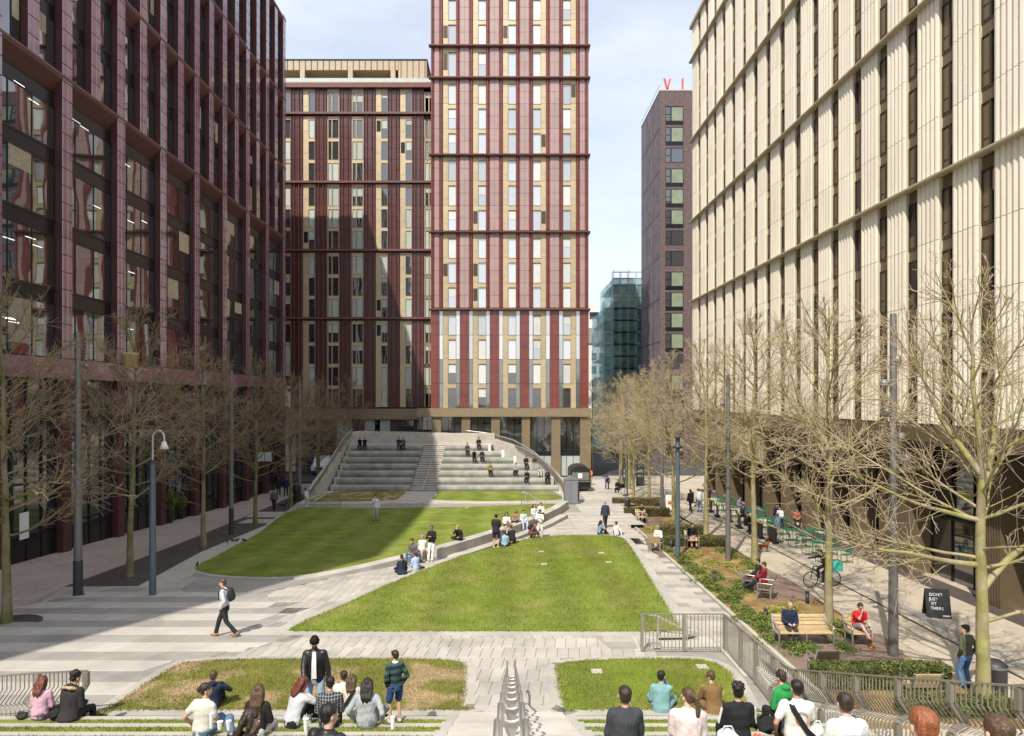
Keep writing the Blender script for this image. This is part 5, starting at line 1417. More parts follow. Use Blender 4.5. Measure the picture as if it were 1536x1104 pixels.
# ================================================================== bicycle
def bicycle():
    p = G(1233,880,'r'); t = thing('bicycle', 'dark bicycle with a turquoise delivery bag at the rear, ridden past the tree', 'bicycle', p, math.pi+.12)
    def wh(x):
        mb = MB()
        pts = [(x+.34*math.cos(a), 0, .345+.34*math.sin(a)) for a in [2*math.pi*i/20 for i in range(21)]]
        mb.tube(pts, .022, 6, 0, False); o = put('wheel', mb.mesh('tyre', ['rubber']), t, (0,0,0))
        mb = MB()
        for i in range(12): a = math.pi*i/6; mb.bar((x,0,.345),(x+.32*math.cos(a),0,.345+.32*math.sin(a)), .006)
        put('spokes', mb.mesh('spokes', ['bench_metal']), o, (0,0,0))
    wh(-.55); wh(.55)
    mb = MB()
    for a, b in (((.55,.345),(.42,.95)),((.42,.88),(-.05,.35)),((.42,.93),(-.18,.88)),((-.2,.95),(-.05,.35)),((-.05,.35),(-.55,.345)),((-.19,.85),(-.55,.345))): mb.tube([(a[0],0,a[1]),(b[0],0,b[1])], .02, 6)
    put('frame', mb.mesh('frame', ['black_paint']), t, (0,0,0))
    mb = MB(); mb.tube([(.36,-.28,1.0),(.42,-.1,1.02),(.42,.1,1.02),(.36,.28,1.0)], .015, 6); put('handlebar', mb.mesh('handlebar', ['black_paint']), t, (0,0,0))
    put('saddle', MB().ell((-.2,0,.98), (.14,.08,.04)).mesh('saddle', ['black_paint']), t, (0,0,0))
    put('pedal_crank', MB().tube([(-.05,-.1,.35),(-.05,-.12,.18),(-.02,-.2,.18)], .015, 5).mesh('pedal_crank', ['post_grey']), t, (0,0,0))
    bb_ = MB(); bb_.box(-.82,-.40,-.22,.22,.72,1.10); bg_ = thing('delivery_bag', 'turquoise delivery bag carried on the back of the bicycle', 'bag', (0,0,0)); bpy.data.objects.remove(bg_)
    o = MB().box(-.22,.22,-.22,.22,0,.40).build('delivery_bag', 'teal_bag', loc=None); o.location = p+Vector((.62,.0,.74)); tag(o, 'square turquoise delivery bag resting on the rear rack of the bicycle', 'bag')
bicycle()
# ================================================================== cafe furniture
def cafe_set(p, rz, lab, mat='green_paint'):
    out = []
    t = thing('cafe_table', lab, 'table', p, rz, 'green cafe tables on the right terrace')
    put('table_top', MB().box(-.38,.38,-.38,.38,.71,.74).mesh('table_top', [mat]), t, (0,0,0))
    for sx in (-.32,.32):
        for sy in (-.32,.32): put('leg', MB().tube([(sx,sy,0),(sx*.85,sy*.85,.71)], .016, 5).mesh('leg', [mat]), t, (0,0,0))
    return t
def cafe_chair(p, rz, lab, mat='green_paint'):
    t = thing('cafe_chair', lab, 'chair', p, rz, 'green cafe chairs on the right terrace')
    for i in range(4): put('seat_slat', CH['s'], t, (0, -.16+.105*i, .45))
    for i in range(3): put('back_slat', CH['b'], t, (0, .2+.02*i, .62+.1*i))
    for sx in (-.2,.2): put('leg', CH['f'], t, (sx,-.18,0)); put('leg', CH['r'], t, (sx,.2,0))
    return t
CH = {'s': MB().box(-.21,.21,-.045,.045,-.012,.012).mesh('seat_slat', ['green_paint']), 'b': MB().box(-.21,.21,-.01,.01,-.035,.035).mesh('back_slat', ['green_paint']),
      'f': MB().tube([(0,0,0),(0,0,.45)], .014, 5).mesh('leg', ['green_paint']), 'r': MB().tube([(0,.04,0),(0,0,.45),(0,.07,.88)], .014, 5).mesh('leg', ['green_paint'])}
for i, y in enumerate((36.5,38.4,40.4,42.4,44.6,47,49.5,52,55,58)):
    o_ = ['nearest','second nearest','third nearest','fourth nearest','fifth nearest','fifth farthest','fourth farthest','third farthest','second farthest','farthest'][i]
    for x, sd_ in ((17.3,'walkway'),)+(((18.7,'building'),) if i > 2 and i % 2 else ()):
        p = Vector((x+rnd.uniform(-.1,.1), y, zr(y)))
        cafe_set(p, rnd.uniform(-.2,.2), f'green metal cafe table in the {o_} row, on the {sd_} side')
        for dx in (-.62,.62): cafe_chair(p+Vector((dx,rnd.uniform(-.1,.1),0)), math.pi/2*(-1 if dx > 0 else 1)+rnd.uniform(-.3,.3), f"green metal cafe chair, {o_} row, {'right' if dx > 0 else 'left'} of its table on the {sd_} side")
# screens with yellow edges along the terrace
M('yellow_paint', (.62,.55,.06), .5)
scm = MB().box(-.04,.04,-.45,.45,.12,.95).mesh('screen_panel', ['black_paint']); scy = MB().box(-.045,.045,-.47,.47,.95,1.0).mesh('screen_edge', ['yellow_paint'])
for i, y in enumerate((42.0,43.6,45.4,47.2,50.0,52.0,54.5,57.0,60)):
    p = Vector((15.9+(.0 if i % 2 else .25), y, zr(y))); t = thing('terrace_screen', 'black terrace screen with yellow top edge, '+['nearest to the cyclist','second from the cyclist','third from the cyclist','fourth from the cyclist','fifth from the cyclist','fourth from the far end','third from the far end','second from the far end','last at the far end'][i], 'screen', p, rnd.uniform(-.2,.2), 'black terrace screens along the walkway')
    put('screen_panel', scm, t, (0,0,0)); put('screen_edge', scy, t, (0,0,0))
    for sy in (-.4,.4): put('foot', MB().box(-.2,.2,sy-.03,sy+.03,0,.12).mesh('foot', ['black_paint']), t, (0,0,0))
# left pavement: planters and parasols under the building edge
M('umbrella_cloth', (.30,.30,.29), .8)
def planter(x, y, lab, bush=True, s=1.0):
    p = G(x,y,'l'); t = thing('planter', lab, 'planter', p, group='dark planters along the maroon building')
    mb = MB(); mb.lathe(p, [(0,0),(.30*s,0),(.40*s,.6*s),(.43*s,.62*s),(.40*s,.66*s),(.34*s,.6*s),(0,.58*s)], 14); mb.build('pot', 'post_dark', t)
    if bush:
        def f(r):
            v = r.normal(size=3); v /= np.linalg.norm(v); q = r.uniform(.55,1)*(.85+.25*math.sin(5*v[0])*math.cos(4*v[1])); return (p.x+v[0]*.75*s*q, p.y+v[1]*.75*s*q, p.z+1.35*s+v[2]*.7*s*q)
        leafcloud('foliage', 'bush_leaf', f, 1500, .08*s, t, seed=int(x)); MB().tube([p+Vector((0,0,.5)), p+Vector((0,0,1.4*s))], .05, 6).build('stem', 'soil_wet', t)
for a in ((251,784,'round leafy shrub in a dark pot beside the second tree',True,1.15),(270,778,'dark pot with low shrub right of the round leafy shrub',True,.8),(285,773,'dark square-looking pot farther along the pavement',True,.7),(316,764,'planter shrub near the middle of the pavement edge',True,.8),(340,757,'planter shrub next to the slender lamp post',True,.8),(231,787,'dark pot left of the round leafy shrub',True,.8)): planter(*a)
for i, (x,y) in enumerate(((330,755),(296,764),(385,741))):
    p = G(x,y,'l')+Vector((-1.2,0,0)); t = thing('parasol', ['grey parasol over the pavement near the slender lamp post','grey parasol nearest along the maroon building','grey parasol farthest along the maroon building'][i], 'parasol', p, group='parasols beside the maroon building')
    MB().tube([p, p+Vector((0,0,2.8))], .03, 6).build('pole', 'post_dark', t)
    n = 8; mb = MB(); c = p+Vector((0,0,2.85)); ring = [p+Vector((1.35*math.cos(2*math.pi*k/n), 1.35*math.sin(2*math.pi*k/n), 2.35)) for k in range(n)]
    mb.add([c]+ring, [(0,k+1,(k+1)%n+1) for k in range(n)]); mb.add([c-Vector((0,0,.03))]+[r_-Vector((0,0,.03)) for r_ in ring], [(0,(k+1)%n+1,k+1) for k in range(n)]); mb.build('canopy', 'umbrella_cloth', t)
# white lit signs under the trees on the left
for i,(x,y) in enumerate(((391,685),(402,685))):
    p = P(x,y,62); t = MB().box(p.x-.28,p.x+.28,p.y,p.y+.1,p.z-.4,p.z+.4).build('hanging_sign', 'blind_white', loc=p); tag(t, ['left white square sign hanging among the branches near the far lawn','right white square sign hanging among the branches near the far lawn'][i], 'sign', 'pair of white hanging signs')
p = P(109,796,30.5); o = MB().box(LX+.05, LX+.1, 32.9, 33.5, p.z-.9, p.z+.35).build('notice_panel', 'white_paint', loc=(LX,33.2,p.z)); tag(o, 'white upright notice panel on the maroon building behind the grey lamp post', 'sign')
# ================================================================== pigeons, dog
def bird(p, rz, lab, sc=1):
    t = thing('pigeon', lab, 'pigeon', p, rz, 'pigeons at the left tip of the far lawn')
    mb = MB(); mb.ell((0,0,.11), (.06,.13,.065), 8, 6); mb.ell((0,.12,.18), (.03,.035,.035), 6, 5); mb.tube([(0,.08,.13),(0,.12,.18)], [.04,.025], 6); mb.tube([(0,-.1,.10),(0,-.22,.08)], [.045,.02], 6); mb.tube([(0,.15,.18),(0,.175,.175)], [.01,.003], 4)
    put('body', mb.mesh('body', ['post_dark']), t, (0,0,0))
    for s in (-1,1): put('leg', MB().tube([(s*.025,0,.06),(s*.025,.01,0)], .006, 4).mesh('leg', ['letter_red']), t, (0,0,0))
for i,(x,y,a) in enumerate(((341,816,.5),(349,814.5,2.2),(355,814,-1),(366,814,1.3),(296,851,0.2))): bird(G(x,y)+Vector((0,0,.05)), a, ['leftmost pigeon of the row at the lawn edge','second pigeon from the left in the row at the lawn edge','third pigeon from the left in the row at the lawn edge','rightmost pigeon of the row at the lawn edge','lone pigeon at the very tip of the far lawn'][i])
# ================================================================== bare trees
M('bark', (.30,.25,.16), .85, 0, .2, 3, .5, 30, .2, .08, col2=(.26,.27,.06), c2s=1.6)
M('bark_green', (.27,.255,.09), .85, 0, .25, 3, .5, 30, .2, .10, col2=(.30,.25,.16), c2s=1.4)
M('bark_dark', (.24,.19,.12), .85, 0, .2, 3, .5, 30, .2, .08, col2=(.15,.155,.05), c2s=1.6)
M('twig', (.47,.37,.25), .85, 0, .15, 2, 0, 1, .2, .05)
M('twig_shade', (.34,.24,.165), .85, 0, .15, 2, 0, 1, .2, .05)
class Tubes:
    def __init__(s): s.V = []; s.F = []; s.o = 0
    def add(s, pts, rs, n):
        P_ = np.asarray(pts); m = len(P_); d = np.gradient(P_, axis=0); d /= np.linalg.norm(d, axis=1)[:,None]+1e-9
        a = np.array([0,0,1.]) if abs(d[0][2]) < .8 else np.array([1.,0,0]); u = np.cross(d, a); u /= np.linalg.norm(u, axis=1)[:,None]+1e-9; v = np.cross(d, u)
        t = np.arange(n)*2*np.pi/n; R = np.asarray(rs)[:,None,None]
        s.V.append((P_[:,None]+R*(u[:,None]*np.cos(t)[None,:,None]+v[:,None]*np.sin(t)[None,:,None])).reshape(-1,3))
        i = np.arange(m-1)[:,None]*n; k = np.arange(n)[None]; k2 = (k+1) % n
        s.F.append(np.stack([i+k, i+k2, i+n+k2, i+n+k], -1).reshape(-1,4)+s.o); s.o += m*n
    def mesh(s, name, mats):
        V = np.concatenate(s.V).astype(np.float32); Fc = np.concatenate(s.F).astype(np.int32); me = bpy.data.meshes.new(name); nf = len(Fc)
        me.vertices.add(len(V)); me.vertices.foreach_set('co', V.ravel()); me.loops.add(nf*4); me.loops.foreach_set('vertex_index', Fc.ravel())
        me.polygons.add(nf); me.polygons.foreach_set('loop_start', np.arange(0,nf*4,4,dtype=np.int32)); me.polygons.foreach_set('loop_total', np.full(nf,4,dtype=np.int32))
        me.polygons.foreach_set('use_smooth', np.ones(nf, dtype=bool)); [me.materials.append(MAT[m]) for m in mats]; me.update(calc_edges=True); return me
def tree_meshes(seed, H=11.0, first=.30, spread=1.0, nb=34, fork=None, r0=.13, dens=1.0):
    """trunk, limbs and twigs of a young bare maple-like tree"""
    r = np.random.default_rng(seed); T, L, W = Tubes(), Tubes(), Tubes()
    m = 16; zs = np.linspace(0, H, m); wob = np.cumsum(r.normal(0,.05,(m,2)), 0)*np.linspace(0,1,m)[:,None]*1.2
    tp = np.stack([wob[:,0], wob[:,1], zs], 1); tr = r0*(1-zs/H)**.8+.012; tr[0] *= 1.35; tr[1] *= 1.08
    T.add(tp, tr, 10)
    def tpos(f): x = f*(m-1); i = min(int(x), m-2); return tp[i]+(tp[i+1]-tp[i])*(x-i)
    def grow(p, d, ln, rad, seg, curl, lift):
        pts = [p]; st = ln/seg
        for i in range(seg):
            d = d+r.normal(0, curl, 3)+np.array([0,0,lift]); d = d/np.linalg.norm(d); pts.append(pts[-1]+d*st)
        return np.array(pts), d
    def rnd_side(d, ang):
        a = r.normal(size=3); a -= d*a.dot(d); a /= np.linalg.norm(a); return d*math.cos(ang)+a*math.sin(ang)
    def sub(pts, dirs_len, level):
        for p, d, ln in dirs_len:
            seg = {1:5, 2:4, 3:2}[level]; rad = {1:.016, 2:.0090, 3:.0060}[level]
            q, _ = grow(p, d, ln, rad, seg, {1:.075,2:.09,3:.10}[level], {1:.045,2:.04,3:.03}[level])
            (L if level == 1 else W).add(q, np.linspace(rad, {1:.008,2:.0065,3:.0055}[level], len(q)), 4 if level == 1 else 3)
            if level < 3:
                k = {1:int(4.6*dens+r.random()), 2:int(2.2*dens+r.random())}[level]; nx = []
                for j in range(k):
                    f = r.uniform(.12, 1.0)*(len(q)-1); i = min(int(f), len(q)-2); b = q[i]+(q[i+1]-q[i])*(f-i); dd = q[i+1]-q[i]; dd /= np.linalg.norm(dd)
                    nx.append((b, rnd_side(dd, r.uniform(.45,.95)), ln*r.uniform(.38,.75)))
                sub(q, nx, level+1)
    def branch(p, d, ln, rad):
        q, _ = grow(p, d, ln, rad, 9, .06, .04)
        L.add(q, np.linspace(rad, .012, len(q)), 6); k = int(ln*2.6*dens)+2; nx = []
        for j in range(k):
            f = r.uniform(.15, 1.0)*(len(q)-1); i = min(int(f), len(q)-2); b = q[i]+(q[i+1]-q[i])*(f-i); dd = q[i+1]-q[i]; dd /= np.linalg.norm(dd)
            nx.append((b, rnd_side(dd, r.uniform(.4,.85)), ln*r.uniform(.24,.5)*(1.15-.5*f/9)))
        sub(q, nx, 1)
    for i in range(nb):
        f = first+(1-first-.04)*((i+r.uniform(0,.8))/nb); a = i*2.399+r.normal(0,.3); rel = (f-first)/(1-first)
        el = .25+.75*rel+r.normal(0,.10); ln = (3.9*(1-rel)**.65*(.55+.45*min(1, rel*4+.35))+.7)*spread*r.uniform(.75,1.1)
        branch(tpos(f), np.array([math.cos(a)*math.cos(el), math.sin(a)*math.cos(el), math.sin(el)]), ln, (.050-.028*rel)*r.uniform(.8,1.15))
    if fork:
        for (f, a, el, ln, rad) in fork: branch(tpos(f), np.array([math.cos(a)*math.cos(el), math.sin(a)*math.cos(el), math.sin(el)]), ln, rad)
    return T, L, W
protos = {}
def tree(key, label, base, s=1.0, rz=0, dark=False, sz=1.0, group='bare young trees lining the square', green=False):
    T, L, W = protos[key]; t = thing('bare_tree', label, 'tree', base, rz, group); t.scale = (s, s, s*sz)
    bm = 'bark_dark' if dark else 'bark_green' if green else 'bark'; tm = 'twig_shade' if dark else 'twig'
    for nm, tb, mt in (('trunk', T, bm), ('limbs', L, bm), ('twigs', W, tm)):
        ck = (key, nm, mt)
        if ck not in protos: protos[ck] = tb.mesh(nm, [mt])
        o = put(nm, protos[ck], t, (0,0,0)); 
        if nm != 'trunk': o['kind'] = 'stuff'
    return t
protos['a'] = tree_meshes(11, 11, .30, 1.0, 30, dens=.9)
protos['b'] = tree_meshes(23, 11, .36, .95, 26, dens=1.0)
protos['c'] = tree_meshes(37, 11, .26, 1.08, 32, dens=.8)
protos['d'] = tree_meshes(71, 11, .31, .9, 28, [(.5,1.2,1.0,4.5,.07)], dens=.95)
protos['n'] = tree_meshes(51, 10.6, .34, 1.12, 24, [(.36, math.pi, .12, 4.6, .085),(.47, math.pi*.98, .25, 4.0, .075),(.30, 0.2, .72, 4.6, .11),(.22, -.2, .28, 3.2, .05),(.55, .3, .9, 4.4, .095),(.58, 2.6, 1.0, 4.0, .10),(.50, .9, .55, 4.0, .07)], .17, .85)
tl = [('c',(10,935),'c',.98,.3,'bare tree at the left edge of the photo, its base in a dark round pit'),('a',(195,864),'l',1.0,1.2,'bare tree between dark-sleeved lamp post and swan-neck lamp, a small basket high up'),('d',(305,821),'l',.98,2.5,'bare tree right of the swan-neck lamp in the dark strip'),
      ('c',(383,786),'l',.98,3.9,'bare mossy tree next to the man walking a small dark dog'),('d',(436,763),'l',.98,5.1,'bare tree beside the group in dark coats'),('b',(478,724),'l',1.0,.7,'bare tree standing in front of the white van'),('c',(470,742),'l',.9,2.0,'bare tree behind the slope railing at the left end of the far seating'),('a',(525,704),'l',1.0,4.0,'farthest bare tree on the left, behind the curved wall')]
for k, px, zn, s, rz, lab in tl:
    b = G(*px, zn) if zn != 'c' else G(*px); 
    if px == (525,704): b = Vector((-17.5, 80.5, CZ-9.3))
    if px == (470,742): b = Vector((-18.2, 68.5, zl(68.5)))
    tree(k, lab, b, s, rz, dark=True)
trr = [('d',(1243,938),12.2,1.08,'bare mossy tree that the cyclist is passing behind'),('b',(1132,848),0,1.12,'bare mossy tree above the person in the red coat'),('a',(1059,808),0,1.05,'bare mossy tree right of the person in black sweatshirt'),('c',(1010.5,791),0,1.02,'bare mossy tree just left of the blue grey lamp post'),
       ('b',(973.6,758),0,1.0,'bare mossy tree rising from the farthest low hedge'),('c',(950,749),0,.95,'thin mossy tree left of the farthest hedge tree'),('a',(930,725),0,.95,'thin bare tree at the far end of the striped path')]
for i, (k, px, _, s, lab) in enumerate(trr): tree(k, lab, G(*px, 'r'), s, 1.1+i*1.9, green=True)
for i, (x, y, s, lab) in enumerate(((10.6, 84, 1.0,'bare tree beyond the striped path, left of the others'),(14.5, 80, 1.0,'bare tree among the far crowns near the cream building corner'),(12.6, 70, .95,'bare tree hidden in the dense far crowns on the right'),(15.5, 92, 1.1,'bare tree farthest away between the brick tower and cream building'))):
    tree('bca'[i % 3], lab, (x, y, zr(y)), s, 2+i*1.3)
tree('n', 'nearest big mossy tree with wide low limbs behind the bench railing', G(1475,1068,'r'), 1.02, 0, green=True)
# basket in the second tree
b = G(195,864,'l')+Vector((.15,-.3,9.35)); t = thing('hanging_basket', 'pale woven basket wedged high in the second tree from the left', 'basket', b)
MB().lathe(b, [(0,-.28),(.28,-.28),(.33,.25),(.36,.27),(.36,.33),(.30,.30),(.26,-.2),(0,-.22)], 16).build('basket', 'bench_wood', t)
p = G(10,936); o = MB().lathe(p, [(1.0,0),(1.0,.012),(.0,.012)], 28).build('tree_pit', 'dark_pave', kind='structure', loc=p)
# ================================================================== people
SKIN = {'l': (.62,.38,.28), 'm': (.45,.26,.17), 'd': (.13,.065,.04), 't': (.52,.31,.21)}
HAIR = {'black': (.014,.011,.010), 'dark': (.035,.022,.016), 'brown': (.09,.048,.027), 'ginger': (.27,.085,.032), 'auburn': (.13,.035,.02), 'blond': (.42,.28,.13), 'grey': (.35,.34,.33), 'copper': (.22,.10,.045)}
def cm(kind, c, rough=.85, **k):
    c = tuple(round(v,3) for v in c); nm = kind+'_'+'_'.join(str(int(v*1000)) for v in c)
    if nm not in MAT:
        if kind == 'hair': M(nm, c, .45, 0, .35, 9, .6, 60, .5, 0, streak=(6,6,.6))
        elif kind == 'skin': M(nm, c, .5, 0, .06, 8, 0, 30, .4, 0); 
        elif kind == 'leather': M(nm, c, .42, 0, .2, 7, .2, 25, .5, 0)
        else: M(nm, c, rough, 0, .10, 9, .35, 45, .2, 0)
    return nm
def ik(a, t, l1, l2, pole):
    a, t = Vector(a), Vector(t); d = t-a; L = d.length
    if L > (l1+l2)*.995: d = d*((l1+l2)*.995/L); L = d.length; t = a+d
    n = d.normalized(); x = (l1*l1-l2*l2+L*L)/(2*L); h = math.sqrt(max(0, l1*l1-x*x)); p = Vector(pole); p = p-n*p.dot(n); p = p.normalized() if p.length > 1e-6 else Vector((0,0,1))
    return a+n*x+p*h, t
def remesh(mb, vox, it=3, fac=.5, amp=0, seed=0, strand=False):
    me = bpy.data.meshes.new('tmp'); me.from_pydata([tuple(v) for v in mb.v], [], mb.f); o = bpy.data.objects.new('tmp', me)
    m = o.modifiers.new('r', 'REMESH'); m.mode = 'VOXEL'; m.voxel_size = vox; m.use_smooth_shade = True
    if it: s = o.modifiers.new('s', 'SMOOTH'); s.factor = fac; s.iterations = it
    out = evaluated(o); bpy.data.meshes.remove(me)
    if amp:
        n = len(out.vertices); co = np.empty(n*3, dtype=np.float32); out.vertices.foreach_get('co', co); co = co.reshape(-1,3); no = np.empty(n*3, dtype=np.float32); out.vertex_normals.foreach_get('vector', no); no = no.reshape(-1,3)
        r = np.random.default_rng(seed); d = np.zeros(n)
        for k in range(5):
            f = r.normal(size=3)*(14+9*k)
            if strand: f = f*np.array([3.2,3.2,.25])
            d += np.sin(co @ f+r.uniform(0,6.28))/(1+.6*k)
        out.vertices.foreach_set('co', (co+no*(d*amp/1.6)[:,None]).ravel().astype(np.float32)); out.update()
    return out
def join_extra(me, mb, mats):
    """append unremeshed extras (MB) to a mesh"""
    V = [tuple(v.co) for v in me.vertices]; Fc = [tuple(p.vertices) for p in me.polygons]; mi = [0]*len(Fc); o = len(V)
    V += mb.v; Fc += [tuple(i+o for i in f) for f in mb.f]; mi += mb.m
    m2 = bpy.data.meshes.new(me.name); m2.from_pydata(V, [], Fc); [m2.materials.append(MAT[m]) for m in mats]
    m2.polygons.foreach_set('material_index', mi); m2.polygons.foreach_set('use_smooth', [True]*len(Fc)); return m2
def R3(yaw, pitch=0): return Matrix.Rotation(yaw, 3, 'Z') @ Matrix.Rotation(pitch, 3, 'X')
def person(label, loc, rz, pose='stand', H=1.72, top=(.3,.3,.3), bot=(.05,.06,.09), skin='l', hair='dark', hs='short', lean=0.0, yaw=0.0, nod=0.15, arms='lap', legs=None,
           sleeve='long', topk='cloth', shorts=False, skirt=False, coat=0, hood=False, shoe=(.03,.03,.03), near=False, wide=1.0, belly=0, drop=None, acc=(), group=None, twist=0, pants_mat=None, side=0):
    """loc: contact point of feet (standing) or seat (sitting); the person faces local +Y"""
    s = H/1.72; t = thing('person', label, 'person', loc, rz, group); t.scale = (s,s,s)
    vox = .016 if near else .024
    # ---- joints
    drop = .44 if drop is None else drop
    if pose in ('stand','walk','lean'): pel = Vector((0,0,.93))
    elif pose in ('ledge','bench'): pel = Vector((0,0,.12))
    elif pose in ('cross','knees','side'): pel = Vector((0,0,.12))
    elif pose == 'squat': pel = Vector((0,-.05,.34))
    elif pose == 'bend': pel = Vector((0,-.12,.88))
    st_ = .90 if pose in ('ledge','bench','cross','knees','side','squat') else 1.0
    spn = Vector((side*.5, math.sin(lean), math.cos(lean))).normalized()
    if pose == 'bend': spn = Vector((0,.85,.45)).normalized()
    chest = pel+spn*.30*st_; shc = pel+spn*.50*st_; neck = pel+spn*(.50*st_+.045); 
    hd = neck+Vector((0, .03+.07*math.sin(nod+lean), .135*math.cos(lean*.5)))+spn*.01
    rt = Matrix.Rotation(twist, 3, 'Z') @ Vector((1,0,0)); fw = rt.cross(spn)*-1 if False else spn.cross(rt)*-1
    fw = Vector((-rt.y, rt.x, 0)); fw = (fw-spn*fw.dot(spn)).normalized()
    sh = [shc+rt*sx*.175*wide-spn*.035 for sx in (-1,1)]; hip = [pel+Vector((sx*.095,0,-.02)) for sx in (-1,1)]
    # ---- legs
    def LG(i): return -1 if i == 0 else 1
    ank, kn = [], []
    for i in (0,1):
        sx = LG(i)
        if legs: a, pole = legs[i]
        elif pose == 'stand': a, pole = (sx*.11, .0, .09), (sx*.2, 1, 0)
        elif pose == 'lean': a, pole = (sx*.09, .28, .09), (sx*.2, 1, .2)
        elif pose == 'walk': a, pole = ((sx*.07, .30, .09) if i else (sx*.07, -.36, .17)), (0, 1, 0)
        elif pose in ('ledge','bench'): a, pole = (sx*.13, .46, .09-drop), (sx*.1, .6, 1)
        elif pose == 'cross': a, pole = (-sx*.14, .36, .10), (sx*1, .5, .25)
        elif pose == 'knees': a, pole = (sx*.12, .48, .09), (sx*.1, .2, 1)
        elif pose == 'side': a, pole = (.45+.1*i, .22-.12*i, .08), (.3, 1, .3)
        elif pose == 'squat': a, pole = (sx*.13, .08, .09), (sx*.25, 1, .4)
        elif pose == 'bend': a, pole = (sx*.14, .0, .09), (0, 1, 0)
        k, a = ik(hip[i], a, .43, .42, pole); ank.append(a); kn.append(k)
    # ---- arms
    hn, el = [], []
    for i in (0,1):
        sx = LG(i); am = arms[i] if isinstance(arms, (tuple, list)) and not isinstance(arms, str) else arms
        tgt = {'down': sh[i]+Vector((sx*.09,.05,-.56)), 'lap': pel+Vector((sx*.09,.30,.10)), 'phone': chest+Vector((sx*.07,.33,.02)), 'chin': hd+Vector((sx*.04,.15,-.10)), 'behind': pel+Vector((sx*.24,-.20,-.08)),
               'pocket': pel+Vector((sx*.20,.04,.0)), 'knees': (kn[i]+Vector((0,.03,.07))), 'swing': sh[i]+Vector((sx*.08,sx*.22,-.50)), 'out': sh[i]+Vector((sx*.30,.38,-.15)), 'reach': shc+Vector((sx*.16,.30,-.48)), 'side': pel+Vector((sx*.28,.08,-.02)),
               'hug': kn[i].lerp(ank[i],.35)+Vector((-sx*.06,.06,.03)), 'head': hd+Vector((sx*.12,.02,.08))}[am]
        pole = {'chin': (sx*.5,.2,-1), 'phone': (sx*.6,-.2,-1), 'head': (sx,0,.2)}.get(am, (sx*.7,-1,-.3))
        e, h_ = ik(sh[i], tgt, .29, .26, pole); el.append(e); hn.append(h_)
    # ---- body
    b = MB()
    def ring(c, w, d, r_=rt, f_=fw, n=12): return [c+r_*w*math.cos(2*math.pi*k/n)+f_*d*math.sin(2*math.pi*k/n) for k in range(n)]
    def loft(mb, st):
        rg = [ring(*q) for q in st]; n = 12; vs = [p for r_ in rg for p in r_]; fs = [(i*n+k, i*n+(k+1)%n, (i+1)*n+(k+1)%n, (i+1)*n+k) for i in range(len(rg)-1) for k in range(n)]
        fs += [tuple(range(n))[::-1], tuple(range((len(rg)-1)*n, len(rg)*n))]; mb.add(vs, fs)
    X1 = Vector((1,0,0)); Y1 = Vector((0,1,0))
    def torso(mb, o, lo=0.0):
        w = wide
        loft(mb, [(pel+Vector((0,0,-.10)), .15*w+o, .105+o, X1, Y1), (pel+spn*.02, .165*w+o, .12+o+belly*.5, X1, Y1), (pel+spn*.14+fw*belly*.5, .145*w+o, .105+o+belly), (chest-spn*.02, .155*w+o, .11+o), (chest+spn*.09, .17*w+o, .115+o), (shc-spn*.05, .165*w+o, .10+o), (shc+spn*.005, .115*w+o, .075+o), (neck, .062+o, .062+o)])
        for i in (0,1): mb.ell(sh[i]-rt*LG(i)*.03, (.058+o,.060+o,.058+o), 8, 6)
    def cap(mb, a, c, r0, r1): mb.tube([a, a.lerp(c,.5), c], [r0,(r0+r1)/2,r1], 10); mb.ell(a, (r0,r0,r0), 8, 6); mb.ell(c, (r1,r1,r1), 8, 6)
    torso(b, -.012)
    cap(b, neck-spn*.03, hd-Vector((0,0,.05)), .056, .052)
    for i in (0,1):
        cap(b, sh[i], el[i], .046, .038); cap(b, el[i], hn[i], .038, .026); cap(b, hip[i], kn[i], .082, .052); 
        mid = kn[i].lerp(ank[i], .35); b.tube([kn[i], mid, ank[i]], [.050,.054,.034], 10); b.ell(ank[i], (.036,.036,.04), 8, 6)
    Rh = R3(twist+yaw, -nod)
    def hp(x, y, z): return hd+Rh @ Vector((x,y,z))
    b.ell(hp(0,-.012,.035), (.078,.096,.092), 14, 10, rot=Rh); b.ell(hp(0,.022,-.035), (.060,.070,.080), 12, 8, rot=Rh); b.ell(hp(0,.045,-.085), (.032,.030,.028), 8, 6, rot=Rh)
    b.add([hp(-.016,.088,-.03), hp(.016,.088,-.03), hp(0,.125,-.028), hp(0,.085,.025), hp(0,.09,-.042)], [(0,1,2),(0,2,3),(1,3,2),(0,4,1),(0,3,4),(1,4,3)])
    # palms
    hdir = []
    for i in (0,1):
        d = (hn[i]-el[i]).normalized(); hdir.append(d); b.ell(hn[i]+d*.045, (.036,.030,.036), 8, 6); b.ell(hn[i]+d*.02, (.028,.026,.028), 8, 6)
    me = remesh(b, .015 if near else .022, 2, .5)
    ex = MB()
    for i in (0,1):   # fingers, unequal and bent, plus thumb
        d = hdir[i]; up = Vector((0,0,1)) if abs(d.z) < .85 else Vector((0,1,0)); sdv = d.cross(up).normalized(); dn = d.cross(sdv)
        if dn.z > 0: dn = -dn
        for f, ln in zip((-1.5,-.5,.5,1.5), (.060,.072,.068,.052)):
            a = hn[i]+d*.065+sdv*f*.016; c1 = a+d*ln*.5+dn*ln*.08; c2 = c1+d*ln*.25+dn*ln*.4; ex.tube([a,c1,c2], [.009,.0085,.007], 5)
        a = hn[i]+d*.025+sdv*.028*LG(i); ex.tube([a, a+sdv*.022*LG(i)+d*.03, a+sdv*.02*LG(i)+d*.055+dn*.01], [.011,.010,.008], 5)
